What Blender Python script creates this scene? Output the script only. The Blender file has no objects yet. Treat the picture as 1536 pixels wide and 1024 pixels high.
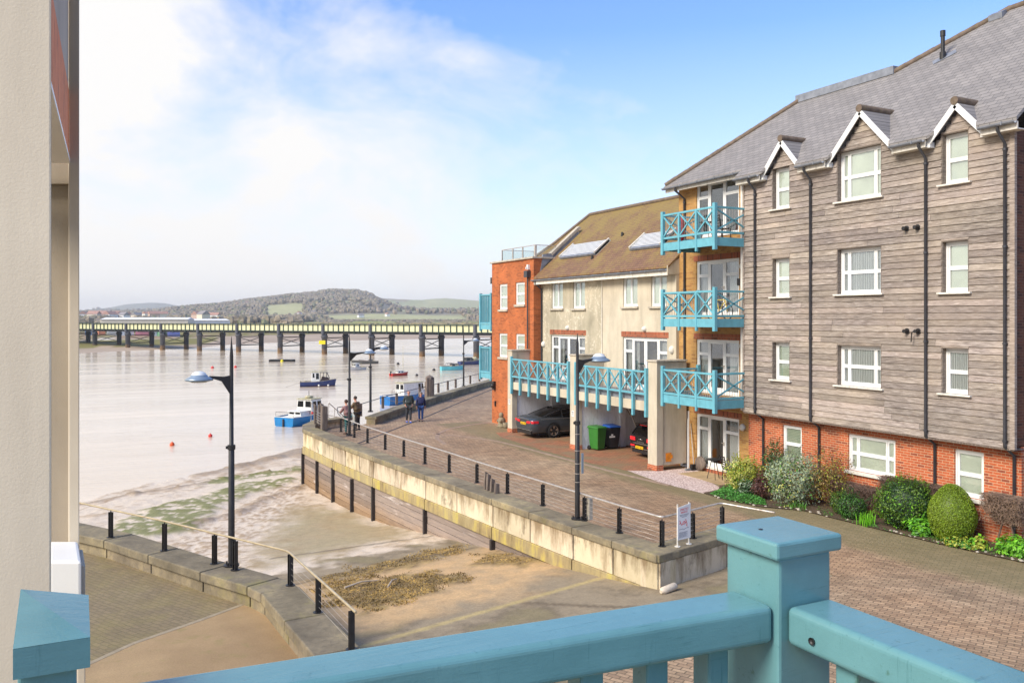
import bpy, bmesh, math, random
from mathutils import Vector, Matrix, noise
R = math.radians
rnd = random.Random(7)
scene = bpy.context.scene
C = scene.collection

# ------------------------------------------------------------------ helpers
class MB:
    """collects shapes, links them as ONE mesh object"""
    def __init__(s):
        s.v = []; s.f = []; s.c = []; s.col = None; s.sm = []; s.smooth = False
    def add(s, vs, fs, smooth=None):
        n = len(s.v); s.v += [tuple(p) for p in vs]
        for f in fs:
            s.f.append(tuple(n + i for i in f)); s.c.append(s.col); s.sm.append(s.smooth if smooth is None else smooth)
    def hexa(s, p):   # 8 points, bottom 4 ccw, top 4 ccw
        s.add(p, [(3,2,1,0),(4,5,6,7),(0,1,5,4),(1,2,6,5),(2,3,7,6),(3,0,4,7)])
    def box(s, x0, x1, y0, y1, z0, z1):
        if x0 > x1: x0, x1 = x1, x0
        if y0 > y1: y0, y1 = y1, y0
        if z0 > z1: z0, z1 = z1, z0
        s.hexa([(x0,y0,z0),(x1,y0,z0),(x1,y1,z0),(x0,y1,z0),(x0,y0,z1),(x1,y0,z1),(x1,y1,z1),(x0,y1,z1)])
    def bar(s, a, b, w, h=None, up=(0,0,1)):
        """rectangular bar from a to b, w across, h along up"""
        h = w if h is None else h
        a = Vector(a); b = Vector(b); d = (b - a).normalized(); u = Vector(up)
        if abs(d.dot(u)) > .99: u = Vector((1,0,0))
        sd = d.cross(u).normalized(); u = sd.cross(d).normalized()
        p = []
        for q in (a, b):
            for i, j in ((-1,-1),(1,-1),(1,1),(-1,1)): p.append(q + sd * (i*w/2) + u * (j*h/2))
        s.add(p, [(0,1,2,3),(7,6,5,4),(0,4,5,1),(1,5,6,2),(2,6,7,3),(3,7,4,0)])
    def tube(s, pts, r, n=8, cap=True, smooth=True):
        pts = [Vector(p) for p in pts]; m = len(pts)
        rs = r if isinstance(r, (list, tuple)) else [r]*m
        vs = []; ref = None
        for i, p in enumerate(pts):
            d = (pts[min(i+1, m-1)] - pts[max(i-1, 0)]).normalized()
            if ref is None:
                ref = Vector((0,0,1)) if abs(d.z) < .9 else Vector((1,0,0))
            sd = d.cross(ref).normalized(); u = sd.cross(d).normalized(); ref = u
            for k in range(n):
                a = 2*math.pi*k/n; vs.append(p + sd*(math.cos(a)*rs[i]) + u*(math.sin(a)*rs[i]))
        fs = []
        for i in range(m-1):
            for k in range(n):
                a = i*n+k; b = i*n+(k+1) % n; fs.append((a, b, b+n, a+n))
        s.add(vs, fs, smooth)
        if cap:
            s.add(vs[:n], [tuple(range(n))[::-1]], False); s.add(vs[-n:], [tuple(range(n))], False)
    def lathe(s, prof, cx=0, cy=0, n=16, smooth=True, axis='z', cz=0):
        vs = []
        for r, z in prof:
            for k in range(n):
                a = 2*math.pi*k/n; c, q = math.cos(a)*r, math.sin(a)*r
                if axis == 'z': vs.append((cx+c, cy+q, cz+z))
                elif axis == 'y': vs.append((cx+c, cy+z, cz+q))
                else: vs.append((cx+z, cy+c, cz+q))
        fs = []
        for i in range(len(prof)-1):
            for k in range(n):
                a = i*n+k; b = i*n+(k+1) % n; fs.append((a, b, b+n, a+n))
        s.add(vs, fs, smooth)
    def ball(s, c, r, n=8, sz=1.0, smooth=True, jit=0):
        vs = []; m = max(4, n//2+1)
        for i in range(m+1):
            t = math.pi*i/m
            for k in range(n):
                a = 2*math.pi*k/n; q = r*(1+(rnd.random()-.5)*jit)
                vs.append((c[0]+q*math.sin(t)*math.cos(a), c[1]+q*math.sin(t)*math.sin(a), c[2]+q*sz*math.cos(t)))
        fs = []
        for i in range(m):
            for k in range(n):
                a = i*n+k; b = i*n+(k+1) % n; fs.append((a, a+n, b+n, b))
        s.add(vs, fs, smooth)
    def poly(s, pts): s.add(pts, [tuple(range(len(pts)))])
    def prism(s, pts, z0, z1):
        n = len(pts)
        vs = [(p[0], p[1], z0) for p in pts] + [(p[0], p[1], z1) for p in pts]
        s.add(vs, [tuple(range(n))[::-1], tuple(range(n, 2*n))] + [(i, (i+1) % n, n+(i+1) % n, n+i) for i in range(n)])
    def extr(s, pts, d):
        """closed polygon pts (3d) extruded by vector d"""
        n = len(pts); d = Vector(d)
        vs = [Vector(p) for p in pts] + [Vector(p)+d for p in pts]
        s.add(vs, [tuple(range(n))[::-1], tuple(range(n, 2*n))] + [(i, (i+1) % n, n+(i+1) % n, n+i) for i in range(n)])
    def loft(s, rings, closed=True, smooth=True, caps=True):
        n = len(rings[0]); vs = [p for r in rings for p in r]; fs = []
        for i in range(len(rings)-1):
            for k in range(n if closed else n-1):
                a = i*n+k; b = i*n+(k+1) % n; fs.append((a, b, b+n, a+n))
        s.add(vs, fs, smooth)
        if caps and closed:
            s.add(rings[0], [tuple(range(n))[::-1]], False); s.add(rings[-1], [tuple(range(n))], False)
    def build(s, name, mat=None, parent=None, bevel=0, fixn=True, world=True):
        me = bpy.data.meshes.new(name); me.from_pydata(s.v, [], s.f); me.validate(clean_customdata=False)
        if len(me.polygons) == len(s.sm):
            me.polygons.foreach_set('use_smooth', s.sm)
        if len(me.polygons) == len(s.c):
            at = me.color_attributes.new('tint', 'FLOAT_COLOR', 'CORNER')
            buf = []
            for p, c in zip(me.polygons, s.c):
                c = c or (1,1,1); buf += [c[0], c[1], c[2], 1.0]*p.loop_total
            at.data.foreach_set('color', buf)
        if fixn:
            bm = bmesh.new(); bm.from_mesh(me); bmesh.ops.recalc_face_normals(bm, faces=bm.faces); bm.to_mesh(me); bm.free()
        o = bpy.data.objects.new(name, me); C.objects.link(o)
        if mat: me.materials.append(mat)
        if parent:
            o.parent = parent
            if world and parent.type == 'EMPTY' and 'T' in parent:
                o.matrix_parent_inverse = Matrix.Translation(-Vector(parent['T']))
        if bevel:
            m = o.modifiers.new('bevel', 'BEVEL'); m.width = bevel; m.segments = 2; m.limit_method = 'ANGLE'; m.angle_limit = R(40)
        return o

def tag(o, label, cat, group=None, kind=None):
    if kind: o['kind'] = kind
    if label: o['label'] = label
    if cat: o['category'] = cat
    if group: o['group'] = group
    return o
def struct(o): o['kind'] = 'structure'; return o
def thing(name, label, cat, loc=(0,0,0), rz=0, group=None, world=True):
    o = bpy.data.objects.new(name, None); C.objects.link(o); o.location = loc; o.rotation_euler = (0,0,rz)
    o.empty_display_size = .2
    if world: o['T'] = tuple(loc)
    return tag(o, label, cat, group)
def local(name, label, cat, loc=(0,0,0), rz=0, group=None): return thing(name, label, cat, loc, rz, group, False)
def dup(root, loc, rz, label=None, group=None):
    r = root.copy(); C.objects.link(r); r.location = loc; r.rotation_euler = (0,0,rz)
    if label: r['label'] = label
    if group: r['group'] = group
    def rec(src, dst):
        for ch in list(src.children):
            c = ch.copy(); C.objects.link(c); c.parent = dst; rec(ch, c)
    rec(root, r)
    return r

# ------------------------------------------------------------------ materials
def lin(r, g, b):
    f = lambda c: (c/255/12.92) if c/255 <= .04045 else ((c/255+.055)/1.055)**2.4
    return (f(r), f(g), f(b), 1)
class NT:
    def __init__(s, name):
        s.m = bpy.data.materials.new(name); s.m.use_nodes = True; s.t = s.m.node_tree; s.t.nodes.clear()
        s.out = s.n('ShaderNodeOutputMaterial')
    def n(s, typ, _in=None, **kw):
        nd = s.t.nodes.new(typ)
        for k, v in kw.items(): setattr(nd, k, v)
        for k, v in (_in or {}).items():
            sk = nd.inputs[k]
            if hasattr(v, 'is_output') or isinstance(v, bpy.types.NodeSocket): s.t.links.new(v, sk)
            elif isinstance(v, bpy.types.Node): s.t.links.new(v.outputs[0], sk)
            else: sk.default_value = v
        return nd
    def obj(s): return s.n('ShaderNodeTexCoord').outputs['Object']
    def map(s, v, sc=(1,1,1), rot=(0,0,0), loc=(0,0,0)):
        return s.n('ShaderNodeMapping', {'Vector': v, 'Scale': sc, 'Rotation': rot, 'Location': loc}).outputs[0]
    def noise(s, v, sc, det=4, rough=.55, dist=0):
        return s.n('ShaderNodeTexNoise', {'Vector': v, 'Scale': sc, 'Detail': det, 'Roughness': rough, 'Distortion': dist}).outputs['Fac']
    def ramp(s, f, stops, interp='LINEAR'):
        nd = s.n('ShaderNodeValToRGB', {'Fac': f}); nd.color_ramp.interpolation = interp
        e = nd.color_ramp.elements
        while len(e) > 1: e.remove(e[0])
        for i, (p, c) in enumerate(stops):
            el = e[0] if i == 0 else e.new(p)
            el.position = p; el.color = c if len(c) == 4 else (*c, 1)
        return nd.outputs[0]
    def mix(s, f, a, b, mode='MIX'):
        nd = s.n('ShaderNodeMix', data_type='RGBA', blend_type=mode)
        for k, v in ((0, f), (6, a), (7, b)):
            if isinstance(v, bpy.types.NodeSocket): s.t.links.new(v, nd.inputs[k])
            else: nd.inputs[k].default_value = v
        return nd.outputs[2]
    def math(s, op, a, b=0.0, c=None, clamp=False):
        nd = s.n('ShaderNodeMath', operation=op, use_clamp=clamp)
        for k, v in enumerate((a, b) if c is None else (a, b, c)):
            if isinstance(v, bpy.types.NodeSocket): s.t.links.new(v, nd.inputs[k])
            else: nd.inputs[k].default_value = v
        return nd.outputs[0]
    def bump(s, h, st=.3, d=.01):
        return s.n('ShaderNodeBump', {'Height': h, 'Strength': st, 'Distance': d}).outputs[0]
    def sep(s, v): return s.n('ShaderNodeSeparateXYZ', {'Vector': v}).outputs
    def comb(s, x, y, z=0.0): return s.n('ShaderNodeCombineXYZ', {'X': x, 'Y': y, 'Z': z}).outputs[0]
    def tint(s): return s.n('ShaderNodeAttribute', attribute_name='tint').outputs['Color']
    def pr(s, col, rough=.7, bump=None, **kw):
        d = {'Base Color': col, 'Roughness': rough}
        if bump is not None: d['Normal'] = bump
        d.update(kw)
        b = s.n('ShaderNodeBsdfPrincipled', d); s.t.links.new(b.outputs[0], s.out.inputs['Surface']); return s.m

G = (1,1,1,1)
def plain(name, rgb, rough=.6, var=.12, sc=6, bump=.15, metallic=0.0, dirt=None, spec=.5):
    """painted / cast material with a little mottling, dirt streaks and relief"""
    t = NT(name); v = t.obj(); c = lin(*rgb)
    n1 = t.noise(v, sc, 5)
    dk = tuple(x*(1-var*2) for x in c[:3])+(1,); lt = tuple(min(1, x*(1+var)) for x in c[:3])+(1,)
    col = t.ramp(n1, [(.3, dk), (.7, lt)])
    if dirt:
        n2 = t.noise(t.map(v, (3, 3, .6)), 3, 5, .65)
        col = t.mix(t.ramp(n2, [(.52, (0,0,0)), (.72, (dirt[3],)*3)]), col, lin(*dirt[:3]))
    n3 = t.noise(v, sc*12, 3)
    return t.pr(col, t.math('MULTIPLY_ADD', n1, .2, rough-.1), t.bump(n3, bump, .004), Metallic=metallic, **{'Specular IOR Level': spec})

def brickmat(name, c1, c2, mortar, w=.225, h=.075, ms=.008, var=(60,40,30), moss=None, dark=.5):
    t = NT(name); v = t.obj(); x, y, z = t.sep(v)
    uv = t.comb(t.math('ADD', x, y), z)
    br = t.n('ShaderNodeTexBrick', {'Vector': uv, 'Color1': lin(*c1), 'Color2': lin(*c2), 'Mortar': lin(*mortar), 'Scale': 1.0,
             'Mortar Size': ms, 'Mortar Smooth': .15, 'Bias': -.1, 'Brick Width': w, 'Row Height': h})
    br2 = t.n('ShaderNodeTexBrick', {'Vector': uv, 'Color1': (0,0,0,1), 'Color2': G, 'Mortar': (0,0,0,1), 'Scale': 1.0,
             'Mortar Size': 0.0, 'Bias': 0.0, 'Brick Width': w, 'Row Height': h})
    sel = t.ramp(br2.outputs[0], [(.80, (0,0,0)), (.86, (1,1,1))])
    inv = t.math('SUBTRACT', 1.0, br.outputs['Fac'])
    col = t.mix(t.math('MULTIPLY', t.math('MULTIPLY', sel, inv), dark), br.outputs[0], lin(*var))
    n = t.noise(v, 1.3, 5, .6); n2 = t.noise(v, 30, 4)
    col = t.mix(1.0, col, t.ramp(n, [(.3, (.72,.72,.72)), (.7, (1.08,1.06,1.04))]), 'MULTIPLY')
    col = t.mix(1.0, col, t.ramp(n2, [(.3, (.85,.85,.85)), (.7, (1.1,1.1,1.1))]), 'MULTIPLY')
    if moss: col = t.mix(t.ramp(t.noise(v, .7, 5, .7), [(.5, (0,0,0)), (.7, (moss[3],)*3)]), col, lin(*moss[:3]))
    hgt = t.math('ADD', t.math('MULTIPLY', inv, 1.0), t.math('MULTIPLY', n2, .4))
    return t.pr(col, .85, t.bump(hgt, .6, .008))

MT = {}
MT['blue'] = plain('balcony_blue_paint', (104,172,186), .45, .07, 4, .2, dirt=(60,110,110,.25))
MT['white'] = plain('white_upvc', (230,230,227), .35, .03, 3, .05)
MT['white_old'] = plain('weathered_white_paint', (222,216,204), .6, .06, 5, .2, dirt=(150,140,115,.5))
MT['black'] = plain('black_metal', (40,38,38), .45, .2, 9, .2)
MT['pipe'] = plain('grey_plastic_pipe', (62,62,66), .45, .12, 6, .1)
MT['lead'] = plain('lead_flashing', (130,134,142), .55, .15, 5, .3)
MT['steel'] = plain('brushed_steel', (205,196,185), .38, .08, 9, .1, metallic=.55, dirt=(130,95,60,.5))
MT['brass'] = plain('weathered_handrail', (205,186,150), .35, .1, 6, .1, metallic=.5)
MT['concrete'] = plain('precast_concrete', (188,178,160), .85, .12, 3, .4, dirt=(110,100,82,.6))
MT['garage'] = plain('garage_white_wall', (236,237,240), .85, .06, 2, .2, dirt=(150,150,150,.5))
MT['rub'] = plain('black_rubber', (22,22,22), .8, .2, 9, .3)
MT['curtain'] = None
MT['interior'] = plain('dim_room', (112,114,108), .9, .2, 2, .1)
MT['orange'] = plain('orange_float', (235,95,40), .5, .08, 5, .1)
MT['red'] = plain('red_float', (215,60,50), .5, .08, 5, .1)
MT['pink'] = plain('pink_float', (240,120,120), .5, .08, 5, .1)
MT['yellow'] = plain('yellow_board', (235,215,30), .5, .05, 5, .1)
MT['glassrail'] = None
MT['skin'] = plain('skin', (205,150,125), .6, .06, 20, .05)

t = NT('curtain_cloth'); v = t.obj(); x, y, z = t.sep(v)
w = t.n('ShaderNodeTexWave', {'Vector': t.comb(t.math('ADD', x, y), t.math('MULTIPLY', z, .05)), 'Scale': 5.0, 'Distortion': 3.0, 'Detail': 3.0, 'Detail Scale': 1.2}).outputs['Fac']
MT['curtain'] = t.pr(t.ramp(w, [(.0, lin(176,180,182)), (1, lin(244,246,248))]), .9, t.bump(w, .8, .03))
MT['blind'] = plain('cream_blind', (240,243,232), .9, .05, 1.5, .05)
t = NT('grey_blind'); v = t.obj(); x, y, z = t.sep(v)
w = t.n('ShaderNodeTexWave', {'Vector': t.comb(t.math('MULTIPLY', z, 1.0), 0.0), 'Scale': 6.0, 'Distortion': .5}).outputs['Fac']
MT['slatblind'] = t.pr(t.ramp(w, [(0, lin(176,184,166)), (1, lin(214,222,204))]), .9)

t = NT('window_glass')
fr = t.n('ShaderNodeFresnel', {'IOR': 1.6})
gl = t.n('ShaderNodeBsdfGlossy', {'Color': (.93,.97,1,1), 'Roughness': .03, 'Normal': t.bump(t.noise(t.obj(), 1.2, 1), .06, .05)})
tr = t.n('ShaderNodeBsdfTransparent', {'Color': (.93,.96,.94,1)})
mx = t.n('ShaderNodeMixShader', {0: t.math('ADD', fr.outputs[0], .16, clamp=True), 1: tr.outputs[0], 2: gl.outputs[0]})
t.t.links.new(mx.outputs[0], t.out.inputs['Surface']); MT['glass'] = t.m
t = NT('clear_balustrade_glass')
gl = t.n('ShaderNodeBsdfGlossy', {'Color': (.9,.97,.97,1), 'Roughness': .03})
tr = t.n('ShaderNodeBsdfTransparent', {'Color': (.90,.96,.95,1)})
mx = t.n('ShaderNodeMixShader', {0: .15, 1: tr.outputs[0], 2: gl.outputs[0]})
t.t.links.new(mx.outputs[0], t.out.inputs['Surface']); MT['glassrail'] = t.m
MT['darkglass'] = plain('dark_car_glass', (16,18,20), .08, .05, 3, 0)

MT['redbrick'] = brickmat('orange_red_brick', (196,100,58), (172,84,50), (206,170,136), var=(104,56,48))
MT['towerbrick'] = brickmat('tower_brick', (196,108,56), (178,94,48), (176,116,76), var=(120,60,34), dark=.35)
MT['yellowbrick'] = brickmat('yellow_stock_brick', (196,150,84), (178,128,68), (176,146,104), var=(140,92,52), dark=.4)
MT['soldier'] = brickmat('red_soldier_course', (178,96,62), (150,76,50), (170,130,104), w=.075, h=.225)
MT['darkbrick'] = brickmat('brown_brick', (110,66,44), (90,54,38), (110,84,66))

def rendermat(name, rgb, dark, blotch=.5, lichen=False, grit=60):
    t = NT(name); v = t.obj()
    n1 = t.noise(v, .55, 6, .65); n2 = t.noise(t.map(v, (2.2,2.2,.35)), 1.6, 5, .6); n3 = t.noise(v, grit, 3)
    col = t.ramp(n1, [(.3, lin(*dark)), (.62, lin(*rgb))])
    col = t.mix(t.math('MULTIPLY', t.ramp(n2, [(.45, (0,0,0)), (.75, G)]), blotch), col, lin(*[c*.82 for c in dark]))
    if lichen:
        n4 = t.noise(v, 5.0, 6, .8); n5 = t.noise(v, .55, 2)
        msk = t.math('MULTIPLY', t.ramp(n4, [(.54, (0,0,0)), (.58, G)]), t.ramp(n5, [(.40, (0,0,0)), (.5, G)]))
        col = t.mix(t.math('MULTIPLY', msk, .8), col, lin(214,206,184))
    return t.pr(col, .9, t.bump(n3, .4 if grit < 100 else .16, .004))
MT['render'] = rendermat('cream_render', (205,194,172), (182,170,148), .45, False)
MT['render_old'] = rendermat('stained_render', (196,184,160), (158,150,128), .6, True)
MT['ourwall'] = rendermat('rough_cream_render', (198,188,170), (180,168,150), .6, False, 210)
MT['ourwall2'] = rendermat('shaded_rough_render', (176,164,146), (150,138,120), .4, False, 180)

# timber boards
t = NT('silvered_timber_boards'); v = t.obj(); x, y, z = t.sep(v)
g = t.noise(t.map(v, (3, 1.3, 22)), 2.2, 6, .72, .5); g2 = t.noise(v, .5, 5, .6); g3 = t.noise(t.map(v, (1,2.5,7)), 2.0, 4)
col = t.ramp(g, [(.3, lin(88,78,72)), (.5, lin(140,129,121)), (.7, lin(194,184,175))])
col = t.mix(t.ramp(g2, [(.45, (0,0,0)), (.75, (.45,)*3)]), col, lin(196,178,158))
col = t.mix(t.ramp(g3, [(.55, (0,0,0)), (.8, (.55,)*3)]), col, lin(122,104,92))
col = t.mix(1.0, col, t.tint(), 'MULTIPLY')
MT['boards'] = t.pr(col, .85, t.bump(g, .5, .006))
t = NT('wet_old_boards'); v = t.obj()
g = t.noise(t.map(v, (3, .8, 9)), 2.0, 6, .65, .6); g2 = t.noise(v, .45, 4, .6)
col = t.ramp(g, [(.25, lin(96,84,76)), (.5, lin(142,122,106)), (.75, lin(186,162,138))])
z = t.sep(v)[2]
brown = t.ramp(t.math('ADD', t.math('MULTIPLY_ADD', z, .6, 1.3), t.math('MULTIPLY', g2, .5)), [(.35, lin(150,118,78)), (.75, lin(142,132,128))])
col = t.mix(.55, col, brown)
col = t.mix(t.ramp(t.noise(t.map(v, (1,.35,2.2)), 1.1, 4, .6), [(.62, (0,0,0)), (.70, (.75,)*3)]), col, lin(205,195,190))
col = t.mix(1.0, col, t.tint(), 'MULTIPLY')
MT['oldboards'] = t.pr(col, .7, t.bump(g, .6, .01))
t = NT('weathered_timber_post'); v = t.obj()
g = t.noise(t.map(v, (9, 9, .8)), 2.5, 6, .65, .3)
MT['post'] = t.pr(t.ramp(g, [(.25, lin(66,56,50)), (.5, lin(112,98,88)), (.75, lin(150,136,122))]), .85, t.bump(g, .8, .02))

# roofs
def roofmat(name, c1, c2, gap, w, h, lich=None):
    t = NT(name); v = t.obj(); x, y, z = t.sep(v)
    uv = t.comb(y, t.math('MULTIPLY', z, 1.52))
    br = t.n('ShaderNodeTexBrick', {'Vector': uv, 'Color1': lin(*c1), 'Color2': lin(*c2), 'Mortar': lin(*gap), 'Scale': 1.0,
             'Mortar Size': .008, 'Mortar Smooth': .3, 'Bias': 0.0, 'Brick Width': w, 'Row Height': h})
    n = t.noise(v, 1.1, 6, .7); n2 = t.noise(v, 14, 4, .6)
    col = t.mix(1.0, br.outputs[0], t.ramp(n, [(.3, (.82,.82,.82)), (.7, (1.08,1.08,1.08))]), 'MULTIPLY')
    if lich:
        m = t.math('ADD', t.math('MULTIPLY', n, .6), t.math('MULTIPLY', n2, .5))
        ht = t.math('MULTIPLY_ADD', z, .035, -.30)
        m = t.math('ADD', m, ht)
        col = t.mix(t.ramp(m, [(.50, (0,0,0)), (.66, (.85,)*3)]), col, lin(*lich))
        col = t.mix(t.ramp(n2, [(.55, (0,0,0)), (.75, (.5,)*3)]), col, lin(140,112,40))
    sawt = t.math('FRACT', t.math('DIVIDE', t.math('MULTIPLY', z, 1.52), h))
    hh = t.math('ADD', t.math('MULTIPLY', t.math('SUBTRACT', 1.0, sawt), 1.0), t.math('MULTIPLY', t.math('SUBTRACT', 1.0, br.outputs['Fac']), .3))
    col = t.mix(t.ramp(sawt, [(.0, (.85,)*3), (.13, (0,0,0))]), col, lin(*gap))
    return t.pr(col, .7, t.bump(hh, .5, .02))
MT['slate'] = roofmat('grey_slate_tiles', (146,140,135), (132,127,123), (80,77,74), .3, .19)
MT['tiles'] = roofmat('mossy_brown_tiles', (140,104,78), (122,88,66), (66,50,36), .165, .15, (140,120,62))
MT['ridge'] = plain('clay_ridge_tile', (114,98,84), .85, .2, 6, .4, dirt=(120,110,60,.4))
# ------------------------------------------------------------------ walls, windows
def wall_x(mb, X, y0, y1, z0, z1, holes, d=.12):
    """wall in plane x=X facing -x, openings (y0,y1,z0,z1) with reveals d deep"""
    ys = sorted({y0, y1, *[h[0] for h in holes], *[h[1] for h in holes]}); zs = sorted({z0, z1, *[h[2] for h in holes], *[h[3] for h in holes]})
    for a, b in zip(ys, ys[1:]):
        for c, e in zip(zs, zs[1:]):
            if a < y0-1e-6 or b > y1+1e-6 or c < z0-1e-6 or e > z1+1e-6: continue
            m, n = (a+b)/2, (c+e)/2
            if any(h[0] < m < h[1] and h[2] < n < h[3] for h in holes): continue
            mb.add([(X,a,c),(X,b,c),(X,b,e),(X,a,e)], [(3,2,1,0)])
    for h in holes:
        a, b, c, e = h
        mb.add([(X,a,c),(X,b,c),(X+d,b,c),(X+d,a,c)], [(0,1,2,3)]); mb.add([(X,a,e),(X,b,e),(X+d,b,e),(X+d,a,e)], [(3,2,1,0)])
        mb.add([(X,a,c),(X,a,e),(X+d,a,e),(X+d,a,c)], [(0,1,2,3)]); mb.add([(X,b,c),(X,b,e),(X+d,b,e),(X+d,b,c)], [(3,2,1,0)])

def window_x(parent, X, y0, y1, z0, z1, kind, back='blind', sill=None, name='window', label=None, handle=False):
    """white window facing -x, frame front at X. y1 is the far (left) side"""
    W, Hh = y1-y0, z1-z0; fr = MB(); fw = .055; D = .07
    fr.box(X, X+D, y0, y0+fw, z0, z1); fr.box(X, X+D, y1-fw, y1, z0, z1)
    fr.box(X, X+D, y0+fw, y1-fw, z0, z0+fw); fr.box(X, X+D, y0+fw, y1-fw, z1-fw, z1)
    if kind == 'sash': cols = [(0, 1, [.48])]
    elif kind == 'casement2': cols = [(0, .5, []), (.5, 1, [])]
    elif kind == 'triple': cols = [(0, .17, [.48]), (.17, .83, [.48]), (.83, 1, [.48])]
    elif kind == 'french3': cols = [(0, .27, [.74]), (.27, .66, []), (.66, 1, [.74])]
    elif kind == 'french4': cols = [(0, .2, [.74]), (.2, .5, []), (.5, .8, []), (.8, 1, [.74])]
    pn = MB(); mw = .03
    for a, b, tr in cols:                           # fractions measured from the far (left) side
        ya, yb = y1-fw-(W-2*fw)*b, y1-fw-(W-2*fw)*a
        zz = [z0+fw] + [z0+fw+(Hh-2*fw)*q for q in tr] + [z1-fw]
        door = kind.startswith('french') and not tr
        for c, e in zip(zz, zz[1:]):
            s = .10 if door else .055
            bt = .16 if door else s
            if kind in ('sash', 'triple') and c == zz[0]: bt = .06
            fr.box(X+.012, X+D-.005, ya+.004, ya+s, c+.002, e-.002); fr.box(X+.012, X+D-.005, yb-s, yb-.004, c+.002, e-.002)
            fr.box(X+.012, X+D-.005, ya+s, yb-s, c+.002, c+bt); fr.box(X+.012, X+D-.005, ya+s, yb-s, e-s, e-.002)
            pn.add([(X+.045, ya+s, c+bt), (X+.045, yb-s, c+bt), (X+.045, yb-s, e-s), (X+.045, ya+s, e-s)], [(3,2,1,0)])
    f = fr.build(name, MT['white'], parent)
    if label: f['label'] = label
    pn.build('pane', MT['glass'], f, fixn=False)
    cb = MB(); n = 12
    if back in ('blind', 'curtain', 'slatblind'):
        cb.add([(X+.068, y0, z0), (X+.068, y1, z0), (X+.068, y1, z1), (X+.068, y0, z1)], [(3,2,1,0)])
        cb.build('curtain' if back == 'curtain' else 'blind', MT[back], f, fixn=False)
    elif back == 'half':                            # curtains drawn to the two sides, dim room between
        for a, b in ((y0, y0+.30*W), (y1-.30*W, y1)):
            cb = MB(); cb.add([(X+.16, a, z0), (X+.16, b, z0), (X+.16, b, z1), (X+.16, a, z1)], [(3,2,1,0)])
            cb.build('curtain', MT['curtain'], f, fixn=False)
    if back in ('half', 'room'):
        rb = MB(); rb.add([(X+.9, y0-.3, z0-.1), (X+.9, y1+.3, z0-.1), (X+.9, y1+.3, z1+.1), (X+.9, y0-.3, z1+.1)], [(3,2,1,0)])
        rb.add([(X+.09, y0-.3, z0), (X+.9, y0-.3, z0), (X+.9, y1+.3, z0), (X+.09, y1+.3, z0)], [(0,1,2,3)])
        rb.build('room', MT['interior'], f, fixn=False)
    if kind.startswith('french') or handle:
        h = MB(); ym = y1-fw-(W-2*fw)*(.66 if kind == 'french3' else .5)
        h.box(X-.035, X+.011, ym+.02, ym+.05, z0+.95, z0+1.08); h.box(X-.045, X-.03, ym+.02, ym+.14, z0+1.03, z0+1.05)
        h.build('handle', MT['steel'], f)
    if sill:
        s = MB(); s.box(sill[0], X+.02, y0-sill[1], y1+sill[1], z0-sill[2], z0-.004); s.build('sill', MT[sill[3]], f, bevel=.008)
    return f

def swan(mb, Y, ztop, zbot, Xe, Xw, r=.04, foot=None):
    """down pipe at Y: offset neck from gutter at Xe to wall at Xw"""
    pts = [(Xe, Y, ztop), (Xe, Y, ztop-.12), (Xw, Y, ztop-.42), (Xw, Y, zbot)]
    if foot: pts += [(Xw, Y, zbot-.12), (foot[0], Y, zbot-.38), (foot[0], Y, foot[1])]
    mb.tube(pts, r, 8)
    for z in [zbot + k*(ztop-.6-zbot)/3 for k in range(4)]: mb.tube([(Xw, Y, z), (Xw, Y, z+.06)], r*1.35, 8); mb.box(Xw, Xw+.07, Y-.05, Y+.05, z+.01, z+.05)

# ================================================================== timber-clad apartment block
TX = 21.05   # cladding plane
BX = 21.42   # ground-floor brick plane
A = thing('apartment_block', 'long apartment block clad in silvered timber boards above orange brick, under a grey slate roof', 'building', (24, 18, 0))
TY0, TY1 = 13.28, 22.95
wins = []
for (ya, yb, rows) in ((20.78, 21.58, [(9.58, 10.98, 'blind'), (6.62, 7.93, 'blind'), (3.83, 5.10, 'slatblind')]),
                       (17.18, 18.82, [(9.50, 11.06, 'blind'), (6.64, 8.05, 'curtain'), (3.83, 5.08, 'curtain')]),
                       (14.44, 15.24, [(9.54, 10.92, 'blind'), (6.60, 8.00, 'blind'), (3.86, 5.10, 'curtain')])):
    for r in rows: wins.append((ya, yb, *r))
holes = [(w[0], w[1], w[2], w[3]) for w in wins]
GABS = [(21.02, .80, 11.80, 10.80), (17.82, 1.16, 12.10, 10.78), (14.72, .74, 11.62, 10.76)]   # centre, half width, apex, foot
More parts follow.
